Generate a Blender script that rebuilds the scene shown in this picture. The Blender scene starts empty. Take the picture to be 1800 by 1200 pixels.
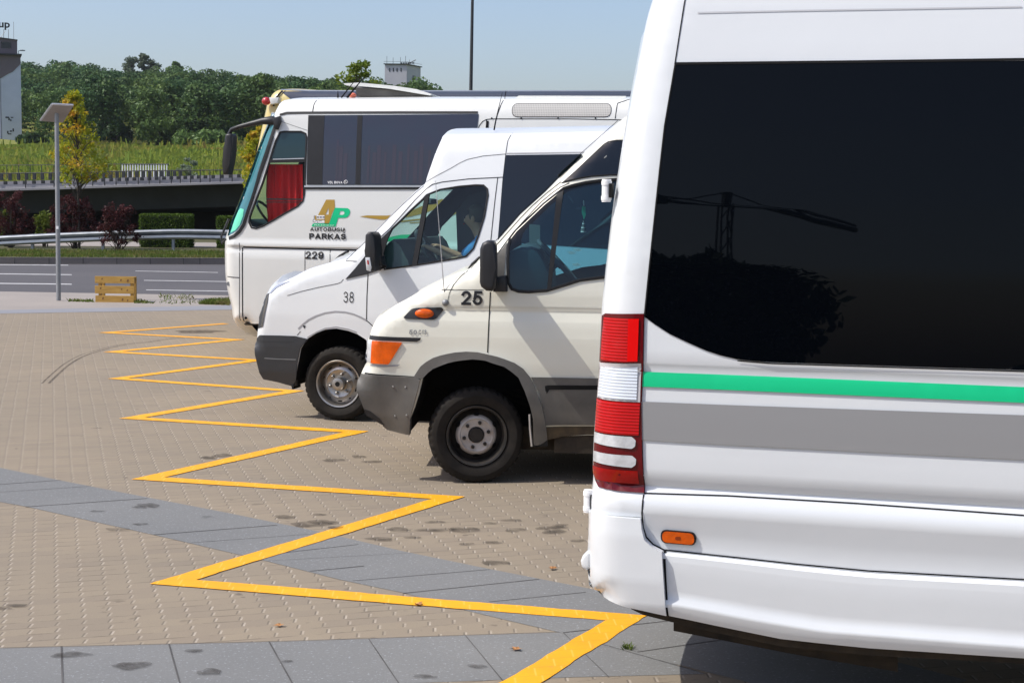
import bpy, bmesh, math, random
import numpy as np
from mathutils import Vector, Matrix
from mathutils.geometry import delaunay_2d_cdt
random.seed(7); RNG = np.random.default_rng(11)
SC = bpy.context.scene
COL = SC.collection
# ------------------------------------------------------------------ camera
FPX, HZ, CAMH, ROLL = 2670.0, 355.0, 2.1, 0.0121
th = math.atan((600 - HZ) / FPX)
Fv = Vector((0, math.cos(th), -math.sin(th)))
R0 = Vector((1, 0, 0)); U0 = Vector((0, math.sin(th), math.cos(th)))
Rv = R0 * math.cos(ROLL) + U0 * math.sin(ROLL)
Uv = -R0 * math.sin(ROLL) + U0 * math.cos(ROLL)
cam = bpy.data.cameras.new('camera'); co = bpy.data.objects.new('camera', cam); COL.objects.link(co)
cam.lens = 36 * FPX / 1800; cam.sensor_width = 36; cam.sensor_fit = 'HORIZONTAL'
cam.clip_start = 0.1; cam.clip_end = 6000
m = Matrix((Rv, Uv, -Fv)).transposed().to_4x4(); m.translation = Vector((0, 0, CAMH)); co.matrix_world = m
SC.camera = co
# ------------------------------------------------------------------ light
SUN = Vector((0.56, 0.165, -0.73)).normalized()
W = bpy.data.worlds.new('World'); SC.world = W; W.use_nodes = True
nt = W.node_tree; nt.nodes.clear()
sky = nt.nodes.new('ShaderNodeTexSky'); sky.sky_type = 'NISHITA'; sky.sun_disc = False
sky.sun_elevation = math.asin(-SUN.z); sky.sun_rotation = math.atan2(-SUN.x, -SUN.y) % (2 * math.pi)
sky.altitude = 50; sky.air_density = 1.0; sky.dust_density = 2.5; sky.ozone_density = 4.0
bg = nt.nodes.new('ShaderNodeBackground'); bg.inputs[1].default_value = 0.15
wo = nt.nodes.new('ShaderNodeOutputWorld')
tint = nt.nodes.new('ShaderNodeMix'); tint.data_type = 'RGBA'; tint.blend_type = 'MULTIPLY'; tint.inputs[0].default_value = 1; tint.inputs[7].default_value = (1.05, 0.972, 0.955, 1)
nt.links.new(sky.outputs[0], tint.inputs[6]); nt.links.new(tint.outputs[2], bg.inputs[0]); nt.links.new(bg.outputs[0], wo.inputs[0])
sl = bpy.data.lights.new('sun', 'SUN'); sl.energy = 3.6; sl.angle = math.radians(0.5); sl.color = (1.0, 0.965, 0.895)
so = bpy.data.objects.new('sun', sl); COL.objects.link(so); so.rotation_euler = SUN.to_track_quat('-Z', 'Y').to_euler(); so.location = (-20, -8, 25)
SC.view_settings.view_transform = 'Standard'; SC.view_settings.look = 'None'; SC.view_settings.exposure = 0.32; SC.view_settings.gamma = 1
SC.cycles.max_bounces = 10; SC.cycles.transparent_max_bounces = 16; SC.cycles.caustics_reflective = False; SC.cycles.caustics_refractive = False
# ------------------------------------------------------------------ pixel helpers (photo pixels 1800x1200 -> places in the world)
def ray(px, py): return (Fv + Rv * ((px - 900) / FPX) + Uv * ((600 - py) / FPX))
def at(px, py, Y):
    d = ray(px, py); t = Y / d.y; return Vector((d.x * t, Y, CAMH + d.z * t))
def gr(px, py, z=0.0):
    d = ray(px, py); t = (z - CAMH) / d.z; return Vector((d.x * t, d.y * t, z))
# ------------------------------------------------------------------ materials
def nodes(name):
    m = bpy.data.materials.new(name); m.use_nodes = True; n = m.node_tree; n.nodes.clear()
    o = n.nodes.new('ShaderNodeOutputMaterial'); return m, n, o
def N(n, t, **k):
    x = n.nodes.new(t)
    for a, b in k.items():
        if a.startswith('i_'): x.inputs[int(a[2:])].default_value = b
        else: setattr(x, a, b)
    return x
def math_(n, op, a, b=None, clamp=False):
    x = n.nodes.new('ShaderNodeMath'); x.operation = op; x.use_clamp = clamp
    for i, v in enumerate((a, b)):
        if v is None: continue
        if isinstance(v, (int, float)): x.inputs[i].default_value = v
        else: n.links.new(v, x.inputs[i])
    return x.outputs[0]
def mix_(n, f, a, b):
    x = n.nodes.new('ShaderNodeMix'); x.data_type = 'RGBA'
    for i, v in ((0, f), (6, a), (7, b)):
        if isinstance(v, (int, float)): x.inputs[i].default_value = v
        elif isinstance(v, tuple): x.inputs[i].default_value = (v + (1,))[:4]
        else: n.links.new(v, x.inputs[i])
    return x.outputs[2]
def ramp_(n, f, a, b):
    x = n.nodes.new('ShaderNodeMapRange'); n.links.new(f, x.inputs[0]); x.inputs[1].default_value = a; x.inputs[2].default_value = b
    return x.outputs[0]
def noise_(n, vec, scale, detail=4, rough=0.5):
    x = N(n, 'ShaderNodeTexNoise'); x.inputs['Scale'].default_value = scale; x.inputs['Detail'].default_value = detail; x.inputs['Roughness'].default_value = rough
    if vec is not None: n.links.new(vec, x.inputs['Vector'])
    return x.outputs['Fac']
def objco(n, scale=(1, 1, 1)):
    t = N(n, 'ShaderNodeTexCoord'); mp = N(n, 'ShaderNodeMapping'); mp.inputs['Scale'].default_value = scale
    n.links.new(t.outputs['Object'], mp.inputs['Vector']); return mp.outputs[0]
def mat(name, c, rough=0.5, metal=0.0, spec=0.5, coat=0.0, var=0.0, vscale=6.0, bump=0.0, bscale=80.0, c2=None, inner=None, dirt=None, coatr=0.06, stretch=(1, 1, 1), bdist=0.01):
    m, n, o = nodes(name)
    p = N(n, 'ShaderNodeBsdfPrincipled'); p.inputs['Roughness'].default_value = rough; p.inputs['Metallic'].default_value = metal
    p.inputs['Specular IOR Level'].default_value = spec; p.inputs['Coat Weight'].default_value = coat; p.inputs['Coat Roughness'].default_value = coatr
    co_ = objco(n, stretch); col = None
    if var or c2:
        f = ramp_(n, noise_(n, co_, vscale, 5, 0.6), 0.3, 0.7)
        d = c2 if c2 else tuple(x * (1 - var) for x in c)
        col = mix_(n, f, tuple(c), tuple(d))
    if dirt:
        z0, z1, dc, amt = dirt
        t = N(n, 'ShaderNodeTexCoord'); s = N(n, 'ShaderNodeSeparateXYZ'); n.links.new(t.outputs['Object'], s.inputs[0])
        g = ramp_(n, s.outputs[2], z1, z0); f = math_(n, 'MULTIPLY', g, math_(n, 'MULTIPLY', ramp_(n, noise_(n, co_, 5.0, 6, 0.65), 0.3, 0.75), amt), True)
        col = mix_(n, f, col if col is not None else tuple(c), tuple(dc))
    if col is not None: n.links.new(col, p.inputs['Base Color'])
    else: p.inputs['Base Color'].default_value = tuple(c) + (1,)
    if bump:
        b = N(n, 'ShaderNodeBump'); b.inputs['Strength'].default_value = bump; b.inputs['Distance'].default_value = bdist
        n.links.new(noise_(n, co_, bscale, 4, 0.6), b.inputs['Height']); n.links.new(b.outputs[0], p.inputs['Normal'])
    if inner:
        g = N(n, 'ShaderNodeNewGeometry'); d = N(n, 'ShaderNodeBsdfDiffuse'); d.inputs[0].default_value = tuple(inner) + (1,)
        mx = N(n, 'ShaderNodeMixShader'); n.links.new(g.outputs['Backfacing'], mx.inputs[0]); n.links.new(p.outputs[0], mx.inputs[1]); n.links.new(d.outputs[0], mx.inputs[2])
        n.links.new(mx.outputs[0], o.inputs[0])
    else: n.links.new(p.outputs[0], o.inputs[0])
    return m
def glass(name, tint, refl=1.0, rough=0.02, ior=1.45):
    m, n, o = nodes(name)
    t = N(n, 'ShaderNodeBsdfTransparent'); t.inputs[0].default_value = tuple(tint) + (1,)
    g = N(n, 'ShaderNodeBsdfGlossy'); g.inputs['Roughness'].default_value = rough; g.inputs[0].default_value = (refl, refl, refl, 1)
    lw = N(n, 'ShaderNodeLayerWeight'); lw.inputs[0].default_value = .5
    fr = math_(n, 'ADD', math_(n, 'MULTIPLY', math_(n, 'POWER', lw.outputs['Facing'], 5.0), .9), .05)
    mx = N(n, 'ShaderNodeMixShader'); n.links.new(fr, mx.inputs[0]); n.links.new(t.outputs[0], mx.inputs[1]); n.links.new(g.outputs[0], mx.inputs[2])
    n.links.new(mx.outputs[0], o.inputs[0]); return m
def foliage(name, c1, c2, c3=None, trans=0.3, vscale=0.35):
    """leaf colour varies with a per-leaf random attribute and with broad patches"""
    m, n, o = nodes(name)
    a = N(n, 'ShaderNodeAttribute'); a.attribute_name = 'tone'
    col = mix_(n, a.outputs['Fac'], tuple(c1), tuple(c2))
    if c3:
        col = mix_(n, ramp_(n, noise_(n, objco(n), vscale, 4, 0.6), 0.48, 0.66), col, tuple(c3))
    d = N(n, 'ShaderNodeBsdfDiffuse'); t = N(n, 'ShaderNodeBsdfTranslucent')
    n.links.new(col, d.inputs[0]); n.links.new(col, t.inputs[0])
    mx = N(n, 'ShaderNodeMixShader'); mx.inputs[0].default_value = trans
    n.links.new(d.outputs[0], mx.inputs[1]); n.links.new(t.outputs[0], mx.inputs[2])
    g = N(n, 'ShaderNodeBsdfGlossy'); g.inputs['Roughness'].default_value = 0.45
    m2 = N(n, 'ShaderNodeMixShader'); m2.inputs[0].default_value = 0.012
    n.links.new(mx.outputs[0], m2.inputs[1]); n.links.new(g.outputs[0], m2.inputs[2]); n.links.new(m2.outputs[0], o.inputs[0])
    return m
# ------------------------------------------------------------------ object helpers
def props(o, label=None, cat=None, group=None, kind=None):
    if label: o['label'] = label
    if cat: o['category'] = cat
    if group: o['group'] = group
    if kind: o['kind'] = kind
    return o
def empty(name, loc=(0, 0, 0), rz=0, **k):
    o = bpy.data.objects.new(name, None); COL.objects.link(o); o.location = loc; o.rotation_euler = (0, 0, rz); o.empty_display_size = 0.3
    return props(o, **k)
def link(name, me, mt=None, parent=None, smooth=None, **k):
    o = bpy.data.objects.new(name, me); COL.objects.link(o)
    if mt is not None:
        me.materials.clear()
        for x in (mt if isinstance(mt, (list, tuple)) else [mt]): me.materials.append(x)
    if parent is not None: o.parent = parent
    if smooth is not None:
        me.shade_smooth()
        if smooth < 180: me.set_sharp_from_angle(angle=math.radians(smooth))
    return props(o, **k)
def bmobj(name, bm, mt, parent=None, smooth=None, **k):
    me = bpy.data.meshes.new(name); bm.to_mesh(me); bm.free(); return link(name, me, mt, parent, smooth, **k)
def npmesh(name, V, Q, tone=None):
    me = bpy.data.meshes.new(name); V = np.asarray(V, dtype=np.float32); Q = np.asarray(Q, dtype=np.int32); k = Q.shape[1]
    me.vertices.add(len(V)); me.vertices.foreach_set('co', V.ravel())
    me.loops.add(Q.size); me.loops.foreach_set('vertex_index', Q.ravel())
    me.polygons.add(len(Q)); me.polygons.foreach_set('loop_start', np.arange(len(Q), dtype=np.int32) * k)
    me.update(calc_edges=True)
    if tone is not None:
        a = me.attributes.new('tone', 'FLOAT', 'FACE'); a.data.foreach_set('value', np.asarray(tone, dtype=np.float32))
    me.validate(); return me
def add_box(bm, c, s, R=None, bev=0.0, seg=2):
    r = bmesh.ops.create_cube(bm, size=1.0); vs = r['verts']
    M = Matrix.Translation(Vector(c)) @ (R.to_4x4() if R is not None else Matrix.Identity(4)) @ Matrix.Diagonal((s[0], s[1], s[2], 1))
    bmesh.ops.transform(bm, matrix=M, verts=vs)
    if bev:
        es = list({e for v in vs for e in v.link_edges}); bmesh.ops.bevel(bm, geom=es, offset=bev, segments=seg, affect='EDGES', profile=0.5)
def add_cyl(bm, a, b, r, r2=None, seg=12, caps=True):
    a = Vector(a); b = Vector(b); d = b - a; L = d.length
    if L < 1e-6: return
    q = d.to_track_quat('Z', 'Y').to_matrix().to_4x4()
    bmesh.ops.create_cone(bm, cap_ends=caps, segments=seg, radius1=r, radius2=r if r2 is None else r2, depth=L, matrix=Matrix.Translation((a + b) / 2) @ q)
def add_tube(bm, pts, r, seg=8, closed=False):
    """a bent tube along pts; r a number or a list"""
    pts = [Vector(p) for p in pts]; n = len(pts); rings = []
    up = Vector((0, 0, 1))
    for i, p in enumerate(pts):
        if closed: t = pts[(i + 1) % n] - pts[i - 1]
        else: t = pts[min(i + 1, n - 1)] - pts[max(i - 1, 0)]
        t.normalize(); u = t.cross(up)
        if u.length < 0.1: u = t.cross(Vector((1, 0, 0)))
        u.normalize(); w = t.cross(u); w.normalize(); rr = r[i] if isinstance(r, (list, tuple)) else r
        if i and rings:  # keep the frame from flipping
            pu = (rings[-1][0].co - pts[i - 1]).normalized(); u = (pu - t * pu.dot(t)); u = u.normalized() if u.length > 1e-4 else t.orthogonal().normalized(); w = t.cross(u)
        rings.append([bm.verts.new(p + (u * math.cos(a) + w * math.sin(a)) * rr) for a in [2 * math.pi * k / seg for k in range(seg)]])
    for i in range(n - (0 if closed else 1)):
        A, B = rings[i], rings[(i + 1) % n]
        for k in range(seg): bm.faces.new((A[k], A[(k + 1) % seg], B[(k + 1) % seg], B[k]))
    if not closed: bm.faces.new(rings[0][::-1]); bm.faces.new(rings[-1])
def add_lathe(bm, prof, c, seg=48, axis='Y'):
    """prof: list of (radius, offset along axis)"""
    c = Vector(c); rings = []
    for r, h in prof:
        ring = []
        for k in range(seg):
            a = 2 * math.pi * k / seg
            v = Vector((r * math.cos(a), h, r * math.sin(a))) if axis == 'Y' else Vector((r * math.cos(a), r * math.sin(a), h))
            ring.append(bm.verts.new(c + v))
        rings.append(ring)
    for A, B in zip(rings, rings[1:]):
        for k in range(seg): bm.faces.new((A[k], A[(k + 1) % seg], B[(k + 1) % seg], B[k]))
def add_prism(bm, poly, y0, y1, bev=0.0, seg=2, axis='Y'):
    """poly in (x,z), carried from y0 to y1"""
    f = (lambda p, y: (p[0], y, p[1])) if axis == 'Y' else (lambda p, y: (p[0], p[1], y)) if axis == 'Z' else (lambda p, y: (y, p[0], p[1]))
    a = [bm.verts.new(f(p, y0)) for p in poly]; b = [bm.verts.new(f(p, y1)) for p in poly]; n = len(poly); fs = []
    fs.append(bm.faces.new(a)); fs.append(bm.faces.new(b[::-1]))
    for i in range(n): fs.append(bm.faces.new((a[i], b[i], b[(i + 1) % n], a[(i + 1) % n])))
    if bev:
        es = list({e for ff in fs[:2] for e in ff.edges}); bmesh.ops.bevel(bm, geom=es, offset=bev, segments=seg, affect='EDGES', profile=0.5)
    bmesh.ops.recalc_face_normals(bm, faces=bm.faces[:])
def sheet(name, pts, mt, parent=None, **k):
    bm = bmesh.new(); f = bm.faces.new([bm.verts.new(p) for p in pts]); f.normal_update()
    if f.normal.z < 0: f.normal_flip()
    return bmobj(name, bm, mt, parent, **k)
def catmull(P, n=6, closed=False):
    P = [np.array(p, float) for p in P]; out = []; m_ = len(P); rng = range(m_) if closed else range(m_ - 1)
    for i in rng:
        p0 = P[i - 1] if (i > 0 or closed) else 2 * P[0] - P[1]; p1 = P[i]; p2 = P[(i + 1) % m_]
        p3 = P[(i + 2) % m_] if (closed or i + 2 < m_) else 2 * P[-1] - P[-2]
        for k in range(n):
            t = k / n; out.append(0.5 * ((2 * p1) + (-p0 + p2) * t + (2 * p0 - 5 * p1 + 4 * p2 - p3) * t * t + (-p0 + 3 * p1 - 3 * p2 + p3) * t ** 3))
    if not closed: out.append(P[-1])
    return [tuple(p) for p in out]
def fillet(P, r, n=4):
    """round every corner of a closed polygon by about r (same unit as P); r a number or one per corner"""
    out = []; m_ = len(P)
    for i in range(m_):
        a, b, c = np.array(P[i - 1], float), np.array(P[i], float), np.array(P[(i + 1) % m_], float)
        rr = r[i] if isinstance(r, (list, tuple)) else r
        la, lc = np.linalg.norm(a - b), np.linalg.norm(c - b); d = min(rr, la * 0.45, lc * 0.45)
        if d < 1e-6: out.append(tuple(b)); continue
        s, e = b + (a - b) / la * d, b + (c - b) / lc * d
        for k in range(n + 1):
            t = k / n; out.append(tuple((1 - t) ** 2 * s + 2 * t * (1 - t) * b + t * t * e))
    return out
def resample(P, step, closed=False):
    P = [np.array(p, float) for p in P]; Q = P + [P[0]] if closed else P; out = []
    for a, b in zip(Q, Q[1:]):
        k = max(1, int(math.ceil(np.linalg.norm(b - a) / step)))
        for i in range(k): out.append(a + (b - a) * i / k)
    if not closed: out.append(Q[-1])
    return np.array(out)
def inside(pts, poly):
    x, y = pts[:, 0], pts[:, 1]; P = np.asarray(poly); r = np.zeros(len(pts), bool); Q = np.roll(P, -1, 0)
    for (x1, y1), (x2, y2) in zip(P, Q):
        if y1 == y2: continue
        c = ((y1 > y) != (y2 > y)); r ^= c & (x < (x2 - x1) * (y - y1) / (y2 - y1) + x1)
    return r
def dist(pts, line):
    P = np.asarray(line); d = np.full(len(pts), 1e9)
    for a, b in zip(P, P[1:]):
        ab = b - a; L = max(ab @ ab, 1e-12); t = np.clip(((pts - a) @ ab) / L, 0, 1)
        d = np.minimum(d, np.hypot(*(pts - a - t[:, None] * ab).T))
    return d
def fill2d(outline, holes=(), step=0.08, rows=(), extra=None, clear=0.012):
    """triangulated region with grid points inside; returns (points, triangles)"""
    loops = [np.asarray(outline)] + [np.asarray(h) for h in holes]
    vs = []; es = []
    for L in loops:
        k = len(vs); vs += [tuple(p) for p in L]; es += [(k + i, k + (i + 1) % len(L)) for i in range(len(L))]
    lo, hi = loops[0].min(0), loops[0].max(0)
    xs = np.arange(lo[0] + step / 2, hi[0], step); zs = np.union1d(np.arange(lo[1] + step / 2, hi[1], step), [r for r in rows if lo[1] < r < hi[1]])
    g = np.array(np.meshgrid(xs, zs)).reshape(2, -1).T
    if extra is not None and len(extra): g = np.vstack([g, extra])
    if len(g):
        ok = inside(g, loops[0])
        for h in loops[1:]: ok &= ~inside(g, h)
        g = g[ok]
        for L in loops: g = g[dist(g, np.vstack([L, L[:1]])) > clear] if len(g) else g
    vs += [tuple(p) for p in g]
    r = delaunay_2d_cdt([Vector(v) for v in vs], es, [], 0, 1e-6)
    P = np.array([tuple(v) for v in r[0]]); T = np.array([f for f in r[2] if len(f) == 3])
    c = P[T].mean(1); ok = inside(c, loops[0])
    for h in loops[1:]: ok &= ~inside(c, h)
    T = T[ok]; A = P[T]; ar = (A[:, 1, 0] - A[:, 0, 0]) * (A[:, 2, 1] - A[:, 0, 1]) - (A[:, 2, 0] - A[:, 0, 0]) * (A[:, 1, 1] - A[:, 0, 1])
    T[ar < 0] = T[ar < 0][:, ::-1]          # counter-clockwise in (x,z): with y as depth the normal then points to -y
    return P, T
TXT = {}
def text_mesh(s, shear=0.0, off=0.0, space=1.0):
    c = bpy.data.curves.new('text', 'FONT'); c.body = s; c.shear = shear; c.offset = off; c.space_character = space; c.resolution_u = 5
    o = bpy.data.objects.new('text', c); COL.objects.link(o)
    me = bpy.data.meshes.new_from_object(o, depsgraph=bpy.context.evaluated_depsgraph_get()); bpy.data.objects.remove(o); bpy.data.curves.remove(c); return me
def leaves(centres, radii, counts, size, squash=0.8, hollow=0.45, tones=None, flat=0.0, align=.6):
    """leaf quads scattered through ellipsoidal clumps"""
    V = []; T = []
    for i, (c, r, k) in enumerate(zip(centres, radii, counts)):
        r = np.array(r if isinstance(r, (tuple, list, np.ndarray)) else (r, r, r * squash))
        d = RNG.normal(size=(k, 3)); d /= np.linalg.norm(d, axis=1)[:, None]
        rad = (hollow + (1 - hollow) * RNG.random(k)) ** 0.7
        p = np.array(c) + d * rad[:, None] * r
        a = RNG.normal(size=(k, 3)) * (1, 1, 1 - flat); a /= np.linalg.norm(a, axis=1)[:, None]
        nn = d * 0.7 + RNG.normal(size=(k, 3)) * align; b = np.cross(nn, a); b /= np.linalg.norm(b, axis=1)[:, None] + 1e-9
        s = size * (0.6 + 0.8 * RNG.random(k))[:, None]
        V.append(np.stack([p - a * s * 0.7, p + b * s * 0.42, p + a * s * 0.7, p - b * s * 0.42], 1))
        t0 = tones[i] if tones is not None else 0.5
        T.append(np.clip(t0 + RNG.normal(size=k) * 0.18, 0, 1))
    V = np.concatenate(V).reshape(-1, 3); Q = np.arange(len(V)).reshape(-1, 4); return V, Q, np.concatenate(T)
# ------------------------------------------------------------------ vehicle kit: a side plane found in the photo, real metres from there on
class Veh:
    def __init__(s, name, label, cat, px, depth, alpha, width, prof, group=None, **kw):
        s.a = math.radians(alpha); s.V = Vector((math.cos(s.a), -math.sin(s.a), 0)); s.Nn = Vector((math.sin(s.a), math.cos(s.a), 0))
        d = ray(px, 600); s.O = Vector((d.x * depth / d.y, depth, 0)); s.W = width
        s.prof = np.array(sorted(prof), float); s.edge = None; s.Rs = s.Ry = 0.1; s.flares = []; s.warp = None; s.rows = [r for r, _ in prof]
        s.root = empty(name, s.O, -s.a, label=label, cat=cat, group=group, **kw)
    def P(s, px, py, n=0.0):
        C = Vector((0, 0, CAMH)); d = ray(px, py); t = (n - s.Nn.dot(C - s.O)) / s.Nn.dot(d); p = C + d * t
        return (s.V.dot(p - s.O), p.z)
    def L(s, items, n=0.0):
        return [tuple(i[1:]) if i[0] == 'l' else s.P(i[0], i[1], n) for i in items]
    def pos(s, px, py, n): x, z = s.P(px, py, n); return Vector((x, n, z))
    def surf(s, pts):
        pts = np.asarray(pts, float); zz = pts[:, 1] if s.warp is None else pts[:, 1] + s.warp(pts); y = np.interp(zz, s.prof[:, 0], s.prof[:, 1])
        for cx, cz, r, amp, w in s.flares:
            d = np.hypot(pts[:, 0] - cx, pts[:, 1] - cz) - r; y = y - amp * np.exp(-np.clip(d, 0, None) ** 2 / w ** 2) * (pts[:, 1] > cz - 0.05)
        if s.edge is not None:
            q = np.clip((s.Rs - dist(pts, s.edge)) / s.Rs, 0, 1); y = y + s.Ry * (1 - np.sqrt(np.clip(1 - q * q, 0, 1)))
        return y
    def fill(s, out, holes, step, rows, ex):
        if s.warp is None: return fill2d(out, holes, step, rows, ex, clear=0.003)
        f = lambda q: np.stack([np.asarray(q)[:, 0], np.asarray(q)[:, 1] + s.warp(np.asarray(q))], 1)
        P, T = fill2d(f(out), [f(h) for h in holes], step, rows, None if ex is None else f(ex), clear=0.003); Q = P.copy()
        for _ in range(12): Q[:, 1] = P[:, 1] - s.warp(Q)
        return Q, T
    def body(s, edge, rest, holes, mt, Rs=0.1, Ry=0.1, step=0.07, crown=lambda x, z: 0.03, shields=(), gmat=None, open_back=False, name='body'):
        E = resample(edge, 0.045); s.Rs, s.Ry = Rs, Ry; s.edge = None
        Rr = resample([E[-1]] + list(rest) + [E[0]], 0.07)[1:-1]; out = np.vstack([E, Rr]); s.edge = E
        tg = np.gradient(E, axis=0); tg /= np.linalg.norm(tg, axis=1)[:, None]; nr = np.stack([-tg[:, 1], tg[:, 0]], 1)
        if not inside(E[len(E) // 2:len(E) // 2 + 1] + nr[len(E) // 2] * 0.02, out)[0]: nr = -nr
        ex = []
        for f in (0.03, 0.1, 0.22, 0.4, 0.65, 1.0):
            p = E + nr * f * Rs; ex.append(p[dist(p, E) > f * Rs * 0.93])
        s.ring = np.vstack(ex[:-1] + [E]); P, T = s.fill(out, holes, step, s.rows, np.vstack(ex)); y = s.surf(P)
        V = [(p[0], yy, p[1]) for p, yy in zip(P, y)] + [(p[0], s.W - yy, p[1]) for p, yy in zip(P, y)]; k = len(P)
        F = [tuple(t) for t in T] + [tuple(t[::-1] + k) for t in T]
        ts = [0, .03, .07, .14, .28, .5, .72, .86, .93, .97, 1]; b0 = len(V); ye = s.surf(E); K = len(ts)
        for i, p in enumerate(E):
            c = crown(*p)
            for t in ts:
                q = c * (1 - (2 * t - 1) ** 2); V.append((p[0] - nr[i][0] * q, ye[i] + (s.W - 2 * ye[i]) * t, p[1] - nr[i][1] * q))
        sh = []
        for a, b in shields:
            ia, ib = [int(np.argmin(np.hypot(*(E - np.array(q)).T))) for q in (a, b)]; sh.append((min(ia, ib), max(ia, ib)))
        G = []; nd = -1 if (E[1] - E[0])[1] > 0 else 1
        for i in range(len(E) - 1):
            for j in range(K - 1):
                a = b0 + i * K + j; q = (a, a + 1, a + K + 1, a + K)
                # outward: compare with -nr
                n_ = np.cross(np.array(V[q[1]]) - np.array(V[q[0]]), np.array(V[q[3]]) - np.array(V[q[0]]))
                if n_[0] * -nr[i][0] + n_[2] * -nr[i][1] < 0: q = q[::-1]
                (G if any(x <= i < y_ for x, y_ in sh) and 2 <= j < K - 3 else F).append(q)
        bm = bmesh.new(); vs = [bm.verts.new(v) for v in V]
        for f in F:
            try: bm.faces.new([vs[i] for i in f])
            except ValueError: pass
        bmesh.ops.remove_doubles(bm, verts=bm.verts[:], dist=0.0004)
        loose = [v for v in bm.verts if not v.link_faces]; bmesh.ops.delete(bm, geom=loose, context='VERTS')
        o = bmobj(name, bm, mt, s.root, smooth=50)
        if G:
            bm = bmesh.new(); vs = {}
            for f in G: bm.faces.new([vs.setdefault(i, None) or vs.__setitem__(i, bm.verts.new(V[i])) or vs[i] for i in f])
            bmobj('windscreen', bm, gmat, s.root, smooth=60)
        return o
    def plate(s, name, items, mt, off=-0.004, thick=0.0, holes=(), parent=None, step=0.1, r=0.0, far=False, flat=None, smooth=40, label=None, n=0.0, hr=0.0):
        P0 = s.L(items, n); P0 = fillet(P0, r) if r else P0
        H = [fillet(s.L(h, n), hr) if hr else s.L(h, n) for h in holes]
        out = resample(P0, step, True); H = [resample(h, step, True) for h in H]
        ex = None
        if flat is None and s.edge is not None and (dist(P0r := np.asarray(out), s.edge).min() < s.Rs):
            lo, hi = out.min(0), out.max(0); q = s.ring; ex = q[(q[:, 0] > lo[0]) & (q[:, 0] < hi[0]) & (q[:, 1] > lo[1]) & (q[:, 1] < hi[1])]; out = resample(P0, min(step, .035), True)
        P, T = s.fill(out, H, step, s.rows if flat is None else (), ex)
        y = (s.surf(P) if flat is None else np.full(len(P), flat)) + off
        if far: y = s.W - y; T = T[:, ::-1]
        sg = -1 if far else 1
        bm = bmesh.new(); vs = [bm.verts.new((p[0], yy, p[1])) for p, yy in zip(P, y)]
        for t in T:
            try: bm.faces.new([vs[i] for i in t])
            except ValueError: pass
        if thick:
            be = [e for e in bm.edges if len(e.link_faces) == 1]; r_ = bmesh.ops.extrude_edge_only(bm, edges=be)
            for v in [g for g in r_['geom'] if isinstance(g, bmesh.types.BMVert)]: v.co.y += thick * sg
        loose = [v for v in bm.verts if not v.link_faces]; bmesh.ops.delete(bm, geom=loose, context='VERTS')
        if thick: bmesh.ops.recalc_face_normals(bm, faces=bm.faces[:]); 
        if thick:
            f0 = min(bm.faces, key=lambda f: sg * f.calc_center_median().y)
            if f0.normal.y * sg > 0: bmesh.ops.reverse_faces(bm, faces=bm.faces[:])
        return bmobj(name, bm, mt, parent or s.root, smooth=smooth, label=label)
    def frame(s, name, items, w, mt, off=-0.008, thick=0.03, r=0.0, parent=None, far=False):
        """a rubber or metal ring round a closed outline, w metres wide inwards"""
        P0 = resample(fillet(s.L(items), r) if r else s.L(items), 0.05, True); n = len(P0)
        tg = np.roll(P0, -1, 0) - np.roll(P0, 1, 0); tg /= np.linalg.norm(tg, axis=1)[:, None] + 1e-9; nr = np.stack([-tg[:, 1], tg[:, 0]], 1)
        A = 0.5 * np.sum(P0[:, 0] * np.roll(P0[:, 1], -1) - np.roll(P0[:, 0], -1) * P0[:, 1])
        if A < 0: nr = -nr
        bm = bmesh.new(); rings = []
        for d, dy in ((0, thick), (0, 0), (w * .5, -w * 0.12), (w, 0), (w, thick)):
            q = P0 + nr * d; y = s.surf(P0) + off + dy
            if far: y = s.W - y
            rings.append([bm.verts.new((p[0], yy, p[1])) for p, yy in zip(q, y)])
        for a, b in zip(rings, rings[1:]):
            for i in range(n): bm.faces.new((a[i], a[(i + 1) % n], b[(i + 1) % n], b[i]))
        bmesh.ops.recalc_face_normals(bm, faces=bm.faces[:])
        return bmobj(name, bm, mt, parent or s.root, smooth=50)
    def ribbons(s, name, lines, mt, w=0.008, off=-0.0025, parent=None):
        for ln in lines:
            bm = bmesh.new(); ww = w
            if isinstance(ln, tuple): ww, ln = ln
            P = resample(s.L(ln), 0.035); tg = np.gradient(P, axis=0); tg /= np.linalg.norm(tg, axis=1)[:, None] + 1e-9; nr = np.stack([-tg[:, 1], tg[:, 0]], 1) * ww / 2
            a, b = P + nr, P - nr; R_ = [[bm.verts.new((p[0], y, p[1])) for p, y in zip(q, s.surf(q) + off)] for q in (a, P, b)]
            for u, v in zip(R_, R_[1:]):
                for i in range(len(P) - 1): bm.faces.new((u[i], v[i], v[i + 1], u[i + 1]))
            for f in bm.faces:
                f.normal_update()
                if f.normal.y > 0: f.normal_flip()
            o = bmobj(name, bm, mt, parent or s.root)
        return o
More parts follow.
